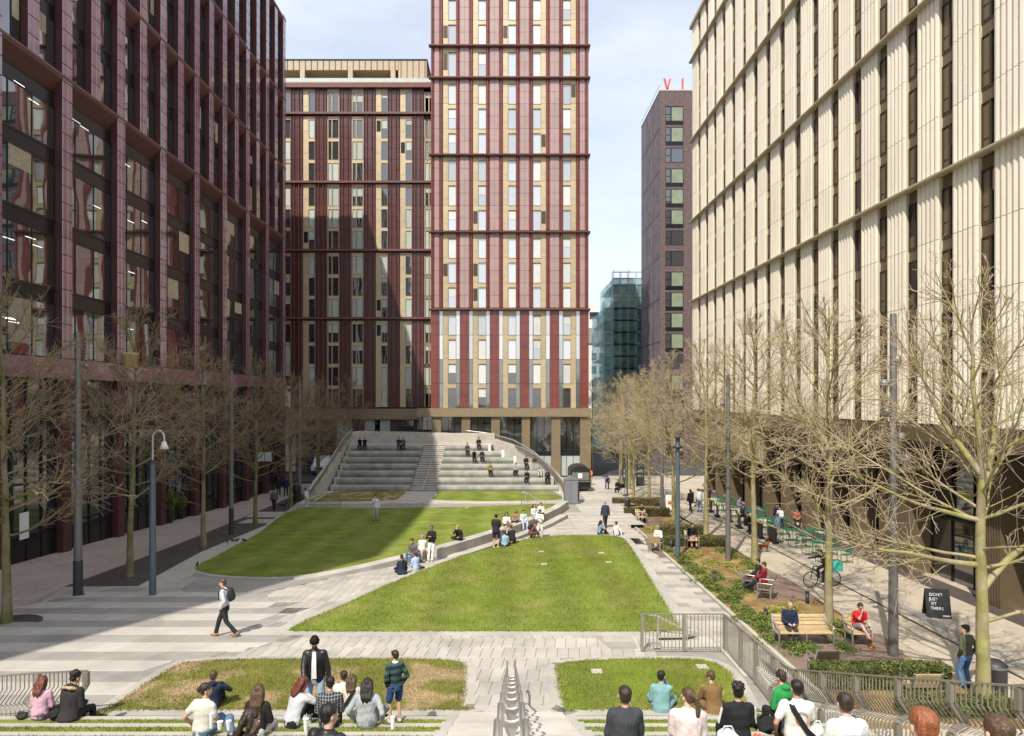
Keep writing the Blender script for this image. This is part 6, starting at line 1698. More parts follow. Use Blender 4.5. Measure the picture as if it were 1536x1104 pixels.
    for sx in (-1,1):
        ex.ell(hp(sx*.030,.083,.004), (.013,.008,.007), 8, 5, 1, Rh); ex.ell(hp(sx*.030,.089,.004), (.006,.004,.006), 6, 4, 2, Rh)
        ex.ell(hp(sx*.080,-.004,-.010), (.010,.020,.030), 8, 6, 0, Rh); ex.ell(hp(sx*.031,.084,.024), (.018,.006,.004), 6, 4, 2, Rh)
    ex.ell(hp(0,.088,-.058), (.022,.008,.007), 8, 4, 3, Rh)
    sk = cm('skin', SKIN[skin]); me2 = join_extra(me, ex, [sk, 'white_paint', cm('hair', HAIR['black']), cm('skin', tuple(v*m for v, m in zip(SKIN[skin], (.8,.5,.5))))]); bpy.data.meshes.remove(me)
    def pt(name, me_, mat=None):
        if mat: me_.materials.clear(); me_.materials.append(MAT[mat])
        o = bpy.data.objects.new(name, me_); COL.objects.link(o); o.parent = t; return o
    pt('body', me2)
    # ---- top garment
    g = MB(); o_ = .022+(.012 if topk in ('puffy','coat') else 0)
    torso(g, o_)
    g.v = [v for v in g.v]
    for i in (0,1):
        r0, r1, r2 = .054+o_*.4, .048+o_*.4, .040+o_*.35
        cap(g, neck-spn*.045, sh[i]-rt*LG(i)*.03+spn*.012, .052, .050+o_*.3)
        if sleeve == 'long': cap(g, sh[i], el[i], r0, r1); cap(g, el[i], hn[i]-hdir[i]*.0, r1, r2)
        elif sleeve == 'short': cap(g, sh[i], sh[i].lerp(el[i],.62), r0+.006, r1+.012)
    if coat:   # skirt of a coat
        if pose in ('stand','walk','lean'): loft(g, [(pel+Vector((0,0,-coat)), .21, .16, X1, Y1), (pel+Vector((0,0,-.08)), .19, .145, X1, Y1), (pel+Vector((0,0,.05)), .17, .13, X1, Y1)])
        else: loft(g, [(pel+Vector((0,-.05,-.10)), .25, .19, X1, Y1), (pel+Vector((0,-.01,.05)), .20, .15, X1, Y1)]); [cap(g, hip[i], hip[i].lerp(kn[i],min(1,coat*1.6)), .11, .095) for i in (0,1)]
    if hood: g.ell(neck-fw*.075+spn*.005, (.105,.075,.07), 12, 8); g.tube([neck+rt*.10-fw*.02, neck+fw*.08-spn*.02, neck-rt*.10-fw*.02, neck-fw*.09+spn*.03, neck+rt*.10-fw*.02], .035, 8)
    else: g.tube([neck-spn*.02, neck+spn*.022], [.078, .064], 10)
    gm = remesh(g, vox, 5, .5, .0055, hash(label) % 1000)
    mt = cm('leather' if topk == 'leather' else 'cloth', top); pt('top', gm, mt if topk not in MAT else topk)
    # ---- trousers
    l_ = MB(); oo = .016
    loft(l_, [(pel+Vector((0,0,-.13)), .155*wide+oo, .11+oo, X1, Y1), (pel, .168*wide+oo, .122+oo, X1, Y1), (pel+spn*.07, .152*wide+oo, .11+oo, X1, Y1)])
    for i in (0,1):
        if shorts: cap(l_, hip[i], hip[i].lerp(kn[i],.85), .105, .092)
        else:
            cap(l_, hip[i], kn[i], .098, .070); l_.tube([kn[i], kn[i].lerp(ank[i],.5), ank[i]], [.070,.066,.060], 10)
    lm = remesh(l_, vox, 3, .5, .006, 5); pt('shorts' if shorts else 'trousers', lm, cm('cloth', bot))
    # ---- shoes
    for i in (0,1):
        d = Vector((LG(i)*.12, 1, 0)).normalized()
        if pose == 'cross': d = Vector((-LG(i), .3, -.1)).normalized()
        if pose == 'side': d = Vector((1,.2,0)).normalized()
        a = ank[i]; sb = MB(); q = a+Vector((0,0,-.055)); rr_ = Matrix(((d.y, d.x, 0),(-d.x, d.y, 0),(0,0,1)))
        sb.ell(q+d*.055, (.046,.135,.040), 10, 6, 0, rr_); sb.ell(q-d*.03+Vector((0,0,.02)), (.044,.060,.05), 8, 6, 0, rr_); sb.box(*sum([[min(u,v),max(u,v)] for u, v in zip(q+d*.055-Vector((.035,.035,.035)), q+d*.055+Vector((.035,.035,-.02)))], []))
        sm_ = remesh(sb, .014 if near else .02, 1); pt('shoe', sm_, cm('cloth', shoe, .5))
    # ---- hair
    hb = MB(); hm = cm('hair', HAIR[hair])
    if hs != 'bald':
        if hs == 'beanie':
            hb.ell(hp(0,-.016,.055), (.090,.108,.095), 14, 10, 0, Rh); hb.tube([hp(0,-.016,.02), hp(0,-.018,.055)], [.100,.098], 14)
        else:
            q = 1.0
            hb.ell(hp(0,-.026,.052), (.088*q,.102*q,.086*q), 14, 10, 0, Rh); hb.ell(hp(0,-.055,.0), (.080,.062,.078), 12, 8, 0, Rh)
            if hs == 'curly':
                r = random.Random(3)
                for _ in range(34):
                    a, e = r.uniform(0,6.28), r.uniform(.0,1.45); hb.ell(hp(.088*math.cos(a)*math.cos(e), -.03+.10*math.sin(a)*math.cos(e)*(1 if math.sin(a) < .3 else .7), .06+.085*math.sin(e)), (.026,.026,.026), 6, 5)
            if hs in ('long','longwavy'):
                for x in (-.065,-.03,0,.03,.065): hb.tube([hp(x,-.06,.06), hp(x*1.25,-.10,-.03), hp(x*1.35,-.115,-.13)+Vector((0,0,0)), hp(x*1.15,-.115,-.22)-fw*.03, hp(x*(.7+.5*(x>0)),-.105,-.30-.04*math.sin(x*90))-fw*.035], [.045,.043,.036,.026,.006], 8)
                for sx in (-1,1): hb.tube([hp(sx*.07,.0,.04), hp(sx*.085,-.01,-.06), hp(sx*.085,-.03,-.17)], [.03,.032,.02], 8)
            if hs == 'pony': hb.ell(hp(0,-.118,.045), (.03,.03,.03)); hb.tube([hp(0,-.12,.045), hp(.01,-.165,.02), hp(.02,-.17,-.08), hp(.015,-.155,-.20), hp(.0,-.13,-.30)], [.022,.036,.040,.034,.010], 8)
            if hs == 'bun': hb.ell(hp(0,-.125,.02), (.045,.04,.045), 10, 8)
            if hs == 'bunhigh': hb.ell(hp(0,-.09,.12), (.040,.045,.045), 10, 8)
            if hs in ('short','messy','curly'): hb.ell(hp(0,.035,.088), (.062,.045,.035), 10, 6, 0, Rh)
            if hs == 'messy':
                r = random.Random(9)
                for _ in range(46): a, e = r.uniform(0,6.28), r.uniform(.1,1.45); v = Vector((.085*math.cos(a)*math.cos(e), -.02+.10*math.sin(a)*math.cos(e), .06+.085*math.sin(e))); hb.tube([hp(*v), hp(*(v+Vector((.022,-.012,.006))))], [.016,.006], 5)
        hmesh = remesh(hb, .012 if near else .02, 2 if hs not in ('curly','messy') else 1, .5, .004 if near else 0, 8, True); pt('beanie' if hs == 'beanie' else 'hair', hmesh, cm('cloth', (.012,.012,.012)) if hs == 'beanie' else hm)
    # ---- accessories
    for a in acc:
        if a == 'backpack':
            m_ = MB(); c = chest-fw*.20+spn*.05; m_.ell(c, (.15,.10,.22), 12, 8, 0, R3(twist,-lean)); m_.ell(c-fw*.07-spn*.06, (.11,.06,.12), 10, 6, 0, R3(twist,-lean)); o = pt('backpack', remesh(m_, .02, 2), cm('cloth', (.03,.032,.036)))
            m_ = MB()
            for i in (0,1): m_.tube([shc+rt*LG(i)*.10-fw*.12, shc+rt*LG(i)*.10+spn*.075, shc+rt*LG(i)*.10+fw*.13-spn*.05, chest+rt*LG(i)*.13+fw*.12-spn*.06, chest+rt*LG(i)*.17-fw*.04-spn*.08], .017, 6)
            pt('strap', m_.mesh('strap', [cm('cloth', (.03,.032,.036))]))
        if a in ('slingl','slingr'):
            q = 1 if a == 'slingr' else -1; m_ = MB(); w_ = .035
            pts = [shc-rt*q*.10+spn*.05+fw*.02, shc-rt*q*.085-fw*.125-spn*.04, chest-fw*.160, chest+rt*q*.10-fw*.150-spn*.16, pel+rt*q*.20-fw*.12+spn*.02]
            for u, v in zip(pts, pts[1:]): m_.bar(u, v, .075, .014, up=-fw)
            pt('strap', m_.mesh('strap', [cm('cloth', (.02,.02,.022))]))
        if a == 'stripe_arm':
            for i in (0,1):
                m_ = MB()
                for j in (-1,0,1):
                    e0 = sh[i]+Vector((LG(i)*.072, -.012+j*.016, .0)); e1 = el[i]+Vector((LG(i)*.062, -.012+j*.016, .03)); m_.bar(e0, e1, .009, .02)
                pt('sleeve_stripes', m_.mesh('sleeve_stripes', ['white_paint']))
        if a == 'sunglasses':
            m_ = MB()
            for sx in (-1,1): m_.ell(hp(sx*.032,.094,.006), (.026,.006,.018), 8, 5, 0, Rh); m_.bar(hp(sx*.055,.09,.012), hp(sx*.082,.0,.008), .006)
            m_.bar(hp(-.02,.098,.01), hp(.02,.098,.01), .006); pt('sunglasses', m_.mesh('sunglasses', ['black_paint']))
        if a == 'headphones':
            m_ = MB(); m_.tube([hp(.092*math.cos(x_), -.01, .045+.10*math.sin(x_)) for x_ in [math.pi*i/8 for i in range(9)]], .010, 6)
            for sx in (-1,1): m_.ell(hp(sx*.092,-.005,.0), (.02,.035,.04), 8, 6, 0, Rh)
            pt('headphones', m_.mesh('headphones', ['white_paint']))
        if a == 'collar': pt('shirt_collar', MB().tube([neck-spn*.0, neck+spn*.045], [.080,.066], 12, 0, False).mesh('shirt_collar', ['white_paint']))
        if a == 'fur': pt('fur_trim', remesh(MB().tube([neck-rt*.16-fw*.07-spn*.03, neck-rt*.09-fw*.15+spn*.0, neck-fw*.17+spn*.01, neck+rt*.09-fw*.15, neck+rt*.16-fw*.07-spn*.03], .032, 8), .014, 0, 0, .008, 4), cm('cloth', (.46,.33,.18)))
        if a == 'shirt_front': pt('shirt_front', MB().add([neck+fw*.105-rt*.035-spn*.01, neck+fw*.105+rt*.035-spn*.01, chest+fw*.158+rt*.045, pel+fw*.165+rt*.05+spn*.02, pel+fw*.165-rt*.05+spn*.02, chest+fw*.158-rt*.045], [(0,1,2,5),(5,2,3,4)]).mesh('shirt_front', ['white_paint']))
        if a == 'phone': d = (hn[1]+hdir[1]*.09); pt('phone', MB().box(d.x-.035,d.x+.035,d.y-.01,d.y+.0,d.z-.02,d.z+.11).mesh('phone', ['black_paint']))
    return t, dict(pel=pel, chest=chest, shc=shc, neck=neck, fw=fw, rt=rt, spn=spn, hn=hn, hd=hd)
# plaid and striped cloth
def pattern(name, c1, c2, sc, mode, thr=.82):
    m = M(name, c1, .85, 0, .06, 9, .3, 45, .2, 0); n = m.node_tree.nodes; l = m.node_tree.links; b = n['Principled BSDF']
    tcn = n.new('ShaderNodeTexCoord'); src = b.inputs['Base Color'].links[0].from_socket; fac = None
    for ax in (('X','Z') if mode == 'plaid' else (mode,)):
        sp = n.new('ShaderNodeSeparateXYZ'); l.new(tcn.outputs['Object'], sp.inputs[0]); mu = n.new('ShaderNodeMath'); mu.operation = 'MULTIPLY'; mu.inputs[1].default_value = sc; l.new(sp.outputs[ax], mu.inputs[0])
        fr = n.new('ShaderNodeMath'); fr.operation = 'FRACT'; l.new(mu.outputs[0], fr.inputs[0]); gt = n.new('ShaderNodeMath'); gt.operation = 'GREATER_THAN'; gt.inputs[1].default_value = thr; l.new(fr.outputs[0], gt.inputs[0])
        if fac is None: fac = gt.outputs[0]
        else: mm = n.new('ShaderNodeMath'); mm.operation = 'MAXIMUM'; l.new(fac, mm.inputs[0]); l.new(gt.outputs[0], mm.inputs[1]); fac = mm.outputs[0]
    x = n.new('ShaderNodeMix'); x.data_type = 'RGBA'; l.new(fac, x.inputs['Factor']); l.new(src, x.inputs['A']); x.inputs['B'].default_value = (*c2,1); l.new(x.outputs['Result'], b.inputs['Base Color'])
pattern('plaid_cloth', (.03,.03,.035), (.26,.26,.27), 19, 'plaid', .78)
pattern('rugby_cloth', (.018,.028,.04), (.045,.095,.08), 6, 'Z', .5)
pattern('pinstripe_cloth', (.035,.037,.045), (.07,.075,.085), 55, 'X', .5)
def row(k, x, off=.12):
    """seat point on near row k under photo column x"""
    Y = Y0-DEP*k-off; return Vector(((x-VX)*Y/F, Y, kz(k)))
PP = []
W, DK, JEAN, LJEAN = (.70,.69,.66), (.025,.025,.028), (.10,.17,.28), (.28,.36,.45)
# ---- near rows, left block
person('woman in pale pink top with dark red-brown hair on the left end of the seating', row(1,60,.1), 0, 'ledge', 1.62, (.62,.38,.48), (.12,.10,.12), 't', 'auburn', 'longwavy', .12, -.2, .25, 'lap', near=True)
person('person in black parka with fur-trimmed hood beside the woman in pink', row(1,104,.1), -.25, 'ledge', 1.78, (.035,.033,.035), DK, 't', 'black', 'curly', .18, -.3, .35, 'lap', topk='puffy', hood=True, near=True, coat=.25, wide=1.12, acc=('fur',))
person('woman with hair bun in off-white t-shirt and jeans beside the picnic snacks', row(3,303,.15), -.35, 'side', 1.66, (.60,.57,.50), JEAN, 't', 'dark', 'bun', .12, -.9, .1, ('side','lap'), sleeve='short', near=True)
person('boy in navy jacket with short brown hair sitting on the lawn edge', row(0,318,.0), .1, 'knees', 1.66, (.02,.03,.055), (.02,.03,.055), 't', 'brown', 'short', .15, -.1, .2, 'knees', near=True, hood=True)
person('woman with very long brown hair seen from behind in pale skirt', row(3,385,.15), -.1, 'ledge', 1.64, (.03,.025,.025), (.55,.53,.5), 't', 'brown', 'long', .10, .1, .1, 'lap', near=True)
person('woman with shoulder-length dark brown hair, lowest in the picture on the left', row(6,368,.3), -.5, 'ledge', 1.64, (.03,.025,.025), DK, 't', 'dark', 'long', .1, -.9, .2, 'lap', near=True)
person('woman in pale grey sweatshirt with auburn hair leaning forward', row(2,438,.1), -.6, 'knees', 1.68, (.50,.52,.54), DK, 't', 'auburn', 'long', .42, -.3, .45, 'knees', near=True, wide=1.1)
person('standing man in black leather jacket, black beanie and light jeans', row(1,473,.30), math.pi+.1, 'stand', 1.76, (.018,.017,.017), LJEAN, 'd', 'black', 'beanie', .06, .2, .35, ('down','reach'), topk='leather', near=True, wide=1.08, shoe=(.5,.5,.48), acc=('shirt_front',))
person('person in black and white plaid shirt with dark hair among the group', row(2,494,.12), .15, 'ledge', 1.74, (.03,.03,.03), DK, 't', 'black', 'short', .1, .2, .2, 'lap', near=True, topk='plaid_cloth', wide=1.08)
person('person in white t-shirt half hidden behind the plaid shirt', row(0,515,.0), .1, 'cross', 1.68, W, JEAN, 't', 'dark', 'short', .1, .1, .1, 'lap', sleeve='short', near=True)
person('woman in cream top with a thin dark strap across the back', row(0,527,.1), -.1, 'cross', 1.62, (.62,.54,.44), (.58,.52,.43), 'l', 'brown', 'long', .05, .0, .1, 'lap', near=True, acc=('slingl',))
person('woman in grey sweatshirt with wavy black hair', row(2,550,.12), -.1, 'cross', 1.70, (.36,.38,.40), (.2,.2,.22), 'm', 'black', 'longwavy', .05, .1, .2, 'side', near=True, wide=1.15)
person('standing boy in green and navy striped rugby shirt and blue shorts', row(1,593,.30), .5, 'stand', 1.44, (.02,.05,.045), (.04,.09,.22), 't', 'dark', 'short', .0, .4, .2, 'pocket', near=True, topk='rugby_cloth', shorts=True, acc=('collar',), shoe=(.5,.5,.5))
person('young man with faded black hair in black leather jacket, bottom of the picture', row(6,487,.3), -.35, 'ledge', 1.74, (.018,.018,.019), DK, 't', 'black', 'short', .12, -.6, .05, 'lap', topk='leather', near=True, wide=1.1)
# ---- right block
person('man in dark pinstripe shirt with short dark hair right of the central stairs', row(5,938,.0), 0, 'ledge', 1.78, (.035,.037,.045), DK, 't', 'dark', 'short', .02, .0, .0, 'lap', topk='pinstripe_cloth', near=True)
person('person in teal jacket sitting cross-legged on the lawn edge', row(0,992,.1), -.25, 'cross', 1.74, (.20,.37,.38), (.22,.36,.42), 't', 'black', 'short', .12, -.4, .1, ('lap','chin'), near=True, wide=1.1)
pk, _ = person('woman in pale pink hoodie with a long brown ponytail', row(5,1032,-.05), -.15, 'ledge', 1.68, (.70,.58,.58), DK, 'l', 'brown', 'pony', .05, .7, .1, 'lap', near=True, wide=1.1)
person('woman in brown coat and sunglasses sitting on the lawn edge', row(0,1072,.1), .25, 'cross', 1.68, (.20,.12,.05), LJEAN, 't', 'brown', 'bunhigh', .25, .6, .3, 'phone', near=True, wide=1.12, topk='coat', coat=.3, acc=('sunglasses',))
person('person with curly dark hair in black track jacket with white sleeve stripes', row(4,1108,.05), 0, 'ledge', 1.76, (.022,.022,.024), DK, 't', 'black', 'curly', .03, .0, .05, 'lap', near=True, acc=('stripe_arm',))
person('person in bright green hoodie behind the white shirt with black sling bag', row(2,1180,-.1), .3, 'ledge', 1.74, (.03,.26,.07), DK, 't', 'dark', 'messy', .2, .2, .3, 'lap', near=True, hood=True)
wt, J = person('person in white t-shirt with a black bag strap across the back', row(4,1196,.0), -.15, 'ledge', 1.80, W, (.16,.15,.15), 'm', 'black', 'short', .02, .3, .1, ('side','lap'), sleeve='short', near=True, wide=1.05, acc=('slingr',))
ring = MB()
c = J['chest']-J['fw']*.148+J['rt']*.03; q = [c+J['rt']*.085*math.cos(a)+J['spn']*(.095*math.sin(a)+.01)+J['fw']*(-.008+.02*abs(math.cos(a))) for a in [2*math.pi*i/24 for i in range(25)]]
ring.tube(q, .006, 5, 0, False); o = put('printed_ring', ring.mesh('printed_ring', ['letter_red']), wt, (0,0,0))
wm2, J = person('person in white t-shirt with a dark mountain print on the back', row(6,1272,.0), 0, 'ledge', 1.74, W, (.3,.3,.3), 'l', 'dark', 'short', .05, -.1, .2, 'lap', sleeve='short', near=True)
mb = MB(); c = J['chest']-J['fw']*.158+J['spn']*.015; r_, u_ = J['rt'], J['spn']
pl_ = lambda x, y, d=0: c+r_*x+u_*y-J['fw']*(.004+d)
def quadp(pts, mi, d=0): mb.add([pl_(x,y,d) for x,y in pts], [tuple(range(len(pts)))], mi)
quadp([(-.12,.03),(.11,.03),(.11,.085),(-.12,.085)], 1)
for tri in ([(-.12,.03),(-.02,.03),(-.07,.07)],[(-.06,.03),(.06,.03),(.0,.082)],[(.02,.03),(.11,.03),(.065,.065)]): quadp(tri, 0, .001)
for x, y in ((-.02,.052),(.0,.062),(.05,.045)): quadp([(x,y),(x+.015,y-.02),(x+.03,y-.005)], 2, .002)
put('mountain_print', mb.mesh('mountain_print', ['black_paint', 'kiosk_grey', 'white_paint']), wm2, (0,0,0))
rot_ = (math.pi/2, 0, 0)
text_on(wm2, 'MOUNTAIN', .04, tuple(c-J['fw']*.006+u_*-.005), rot_, 'black_paint', .001, 'printed_word')
text_on(wm2, 'EXPEDITION', .032, tuple(c-J['fw']*.006+u_*-.04), rot_, 'black_paint', .001, 'printed_word')
person('person with curly ginger hair, only the head showing above the bottom edge', row(9,1392,-.45), 0, 'ledge', 1.70, (.5,.5,.5), DK, 'l', 'ginger', 'short', .05, .1, .1, 'lap', near=True)
person('person with tousled brown hair at the bottom right corner', row(9,1506,-.38), -.1, 'ledge', 1.66, (.4,.1,.1), DK, 'l', 'brown', 'short', .08, .3, .1, 'lap', near=True)
# ---- plaza
person('man in light grey sweater with a dark backpack walking left', G(337,956), math.pi/2, 'walk', 1.76, (.52,.54,.57), (.03,.03,.035), 'l', 'brown', 'short', .03, .15, .2, 'pocket', near=True, shoe=(.36,.20,.08), acc=('backpack',))
person('man in white sweatshirt and grey trousers standing on the far lawn', G(563.5,782)+Vector((0,0,.04)), math.pi, 'stand', 1.78, (.68,.68,.70), (.38,.40,.44), 't', 'black', 'short', .02, .1, .2, ('down','chin'), shoe=(.02,.02,.02))
person('older man in dark suit walking away up the striped path', G(908,793), 0, 'walk', 1.78, (.04,.05,.075), (.035,.04,.055), 'l', 'grey', 'short', .03, 0, .1, 'down', coat=.12)
person('person in denim jacket with long dark hair sitting on the path edge', G(899,802)+Vector((0,0,.03)), -1.35, 'knees', 1.64, (.20,.30,.38), DK, 't', 'dark', 'long', .15, 0, .2, 'knees')
person('person in white top sitting on the path edge beside the lawn corner', G(925,804)+Vector((0,0,.03)), .5, 'side', 1.64, W, DK, 't', 'dark', 'short', .05, .2, .1, 'behind')
person('person in blue jacket stooping on the striped path', G(910.5,734), math.pi, 'bend', 1.70, (.06,.06,.26), DK, 't', 'dark', 'short', 0, 0, .5, 'reach')
person('worker in orange high-visibility jacket beside the coffee trailer', G(886,728), math.pi*.8, 'stand', 1.74, (.90,.22,.04), (.35,.30,.18), 't', 'black', 'short', .1, 0, .3, 'lap')
person('person in black standing at the hatch of the coffee trailer', G(866,752), .1, 'stand', 1.70, DK, DK, 't', 'black', 'short', 0, 0, .1, 'down')
# left pavement
person('man in grey jacket walking with a small dark dog', G(411,767,'l'), .4, 'walk', 1.76, (.10,.10,.10), DK, 't', 'black', 'short', .05, 0, .1, 'down')
person('walker in long black coat on the left pavement', G(418,744,'l'), .2, 'walk', 1.80, DK, DK, 't', 'black', 'short', .05, 0, .1, 'down', coat=.25)
person('walker in navy jacket on the left pavement', G(429,745,'l'), .1, 'walk', 1.82, (.02,.03,.07), DK, 't', 'black', 'short', .05, 0, .1, 'down', coat=.2)
person('walker in brown coat partly hidden behind a tree trunk', G(443,752,'l'), -.1, 'walk', 1.78, (.06,.045,.045), DK, 't', 'dark', 'short', .05, 0, .1, 'down', coat=.3)
person('person in long black coat beside the tree near the lawn corner', G(444,761,'l'), .2, 'stand', 1.72, DK, DK, 't', 'black', 'long', .1, 0, .2, 'lap', coat=.35)
person('person in white jacket leaning on the low barred railing', G(461,763,'c'), 1.2, 'stand', 1.60, (.6,.6,.6), (.55,.55,.55), 't', 'black', 'short', .25, 0, .2, 'lap')
# group on and around the seat wall
person('woman with ponytail in dark navy dress sitting on the ground, back to the viewer', G(603,862)+Vector((0,0,.03)), .3, 'cross', 1.64, (.025,.03,.055), (.025,.03,.055), 't', 'dark', 'pony', .08, 0, .1, 'lap', coat=.25)
person('person in light blue shirt sitting on the ground beside the low seat wall', G(624,857)+Vector((0,0,.03)), .9, 'side', 1.66, (.42,.54,.74), (.6,.55,.5), 't', 'brown', 'short', .1, 0, .2, 'lap')
person('man in grey sweater and jeans sitting on the low seat wall', G(618,848)+Vector((.1,.25,.36)), 2.6, 'ledge', 1.76, (.13,.125,.13), JEAN, 't', 'dark', 'short', .3, .4, .2, 'lap', drop=.30)
person('person in white top leaning back on the low seat wall', G(632,843)+Vector((0,.3,.40)), 2.9, 'ledge', 1.66, W, (.55,.45,.38), 't', 'blond', 'short', -.15, 0, .1, 'behind', drop=.36)
person('standing woman in black jacket, white trousers and sunglasses beside the seat wall', G(648,842), math.pi-.2, 'lean', 1.72, (.02,.02,.022), (.68,.66,.62), 't', 'brown', 'short', .02, 0, .2, 'phone', acc=('sunglasses',), shoe=(.6,.5,.4))
person('person with pale headscarf in black sitting on top of the seat wall', G(688,826)+Vector((0,.35,.50)), math.pi-.3, 'cross', 1.66, (.022,.022,.024), (.022,.022,.024), 'l', 'blond', 'short', .3, .2, .5, ('lap','chin'), coat=.3)
person('standing person in black hoodie and shorts, back to the viewer', G(744,822), -.25, 'stand', 1.80, (.030,.026,.03), (.04,.03,.06), 't', 'black', 'short', .05, 0, .1, 'lap', shorts=True, shoe=(.65,.62,.6), wide=1.1)
person('person in pale blue shirt sitting on the ground by the low step wall', G(757,821)+Vector((0,0,.03)), .1, 'cross', 1.70, (.28,.42,.52), DK, 't', 'dark', 'short', .15, .3, .1, 'lap', wide=1.05)
person('person in black crouching beside the pale blue shirt', G(769,817), .35, 'squat', 1.72, (.025,.022,.024), DK, 't', 'brown', 'short', .5, 0, .2, 'reach')
person('woman in white top with long dark hair sitting on the seat wall', G(760,803)+Vector((0,.3,.5)), math.pi, 'ledge', 1.64, W, DK, 't', 'black', 'long', .05, 0, .1, 'lap', drop=.4)
person('person with copper hair sitting below the woman in white top', G(762,812)+Vector((0,.1,.30)), .2, 'ledge', 1.62, (.38,.33,.32), DK, 't', 'copper', 'long', .1, 0, .1, 'lap', drop=.3)
person('person with fair hair and navy trousers sitting on the seat wall', G(774,797)+Vector((0,.3,.5)), math.pi-.3, 'ledge', 1.64, (.30,.20,.12), (.03,.03,.08), 't', 'copper', 'long', .15, 0, .2, 'lap', drop=.4)
person('person in pale denim with black hair sitting on the seat wall', G(785,798)+Vector((0,.3,.5)), math.pi+.3, 'ledge', 1.66, (.55,.60,.66), (.50,.56,.64), 't', 'black', 'short', .1, 0, .1, 'lap', drop=.42)
person('crouching person with a big black backpack and brown top', G(796,808), -1.2, 'squat', 1.70, (.16,.07,.055), (.14,.06,.05), 't', 'brown', 'short', .6, 0, .3, 'reach', acc=('backpack',))
person('standing person all in white beside the low step wall', G(810,807), math.pi-.2, 'stand', 1.66, (.74,.72,.68), (.74,.72,.68), 't', 'black', 'short', .05, .2, .3, 'phone', shoe=(.7,.68,.65))
person('woman in white top and blue jeans on the upper end of the seat wall', G(801,789)+Vector((0,.3,.55)), math.pi+.5, 'ledge', 1.66, (.62,.6,.58), (.34,.42,.54), 't', 'brown', 'long', .05, 0, .1, 'lap', drop=.45)
person('person in white shirt and black shorts on the upper end of the seat wall', G(812,786)+Vector((0,.5,.55)), math.pi, 'ledge', 1.68, W, DK, 't', 'dark', 'short', .2, 0, .2, 'lap', drop=.4)
# far seating rows
def arow(k, x, dx=0): Y = AY+AD*k+.12; return Vector(((x-VX)*Y/F, Y, az(k+1)))
for args in ((6,540,'left one of two people in black hunched on the top far row',(.02,.02,.022),DK,.35,'chin'),(6,547,'right one of two people in black hunched on the top far row',(.02,.02,.022),DK,.4,'chin'),
             (6,598,'man in dark jacket sitting upright on the top far row',(.03,.035,.04),DK,.0,'lap'),(6,605,'person in dark grey next to the upright man on the top far row',(.08,.09,.09),DK,.05,'lap'),
             (6,718,'lone person in black near the right end of the top far row',DK,DK,.2,'lap'),(5,701,'man in dark grey t-shirt on the far seating, highest of the trio',(.06,.06,.065),DK,.05,'lap'),
             (4,711,'middle person of the trio on the far seating, hand to chin',DK,DK,.25,'chin'),(4,723,'right person of the trio on the far seating, white trainers',(.04,.04,.045),DK,.2,'lap'),
             (2,735,'person in mustard coat alone on the far seating',(.26,.19,.06),DK,.05,'lap'),(2,774,'person in pale grey top and black trousers on the far seating',(.36,.35,.35),DK,.2,'lap'),
             (3,789,'person in black jacket above the right group on the far seating',DK,DK,.1,'lap'),(3,802,'tall hooded person in dark grey in the right group on the far seating',(.05,.05,.05),(.35,.34,.32),.0,'lap'),
             (2,808,'person in black and white top in the right group on the far seating',(.3,.3,.3),(.6,.57,.54),.15,'knees'),(1,791,'person in black on the second lowest row, right group',DK,DK,.25,'lap'),(1,822,'person in black at the right end of the second lowest row',DK,DK,.3,'phone')):
    k, x, lab, tc_, bc, ln, ar = args
    person(lab, arow(k, x), math.pi+rnd.uniform(-.4,.4), 'ledge', 1.74, tc_, bc, 't', 'black', 'short', ln, 0, .2, ar, drop=.5, shoe=(.55,.55,.55) if 'trainers' in lab or x in (774,791) else (.03,.03,.03), hood='hooded' in lab)
# right side
def rs(x, y, up=.45, dy=0): p = G(x,y,'r'); return p+Vector((0,dy,up+.1))
person('bald man in navy jacket sitting on the pale timber bench', rs(1184,966,.46,.0), math.pi-.15, 'bench', 1.78, (.02,.03,.06), (.045,.045,.05), 'l', 'grey', 'bald', .08, -.2, .45, 'lap', near=True, wide=1.1, legs=[((-.08,.50,-.36),(-.1,.6,1)),((.06,.56,-.37),(.1,.6,1))])
person('person in red t-shirt and shorts sitting on the single timber seat', rs(1287,968,.46,.0), math.pi+.1, 'bench', 1.78, (.68,.025,.03), (.25,.27,.32), 'l', 'dark', 'short', .15, 0, .3, ('lap','chin'), near=True, wide=1.1, shorts=True, sleeve='short', legs=[((-.16,.46,-.36),(-.2,.6,1)),((-.02,.58,-.12),(.3,.6,1))], acc=('sunglasses',))
person('person in dark red coat lounging on the dark slatted seat', rs(1144,893,.44,.0), math.radians(-118)+math.pi, 'bench', 1.76, (.25,.02,.028), DK, 't', 'dark', 'short', -.15, .5, .2, 'lap', near=True, legs=[((-.06,.80,-.30),(-.1,.3,1)),((.10,.84,-.32),(.1,.3,1))], wide=1.1, coat=.15)
person('person in black behind the red coated person', rs(1138,886,.44,.0), math.radians(-118)+math.pi, 'bench', 1.70, (.03,.03,.03), DK, 't', 'black', 'short', 0, .5, .1, 'lap')
person('man in white shirt sitting beside the path, legs apart', rs(988,826,.45), math.pi-.6, 'bench', 1.76, W, (.05,.05,.06), 't', 'blond', 'short', .15, 0, .2, 'lap', shorts=True)
person('person in black printed sweatshirt sitting between the hedges', rs(1038,822,.45), math.pi, 'bench', 1.78, (.015,.015,.017), (.45,.3,.25), 't', 'black', 'short', .15, .2, .1, 'lap', wide=1.1)
person('dark dressed person sitting between the far hedges', rs(962,785,.45), math.pi, 'bench', 1.74, (.03,.02,.025), DK, 't', 'black', 'short', .2, 0, .2, 'lap')
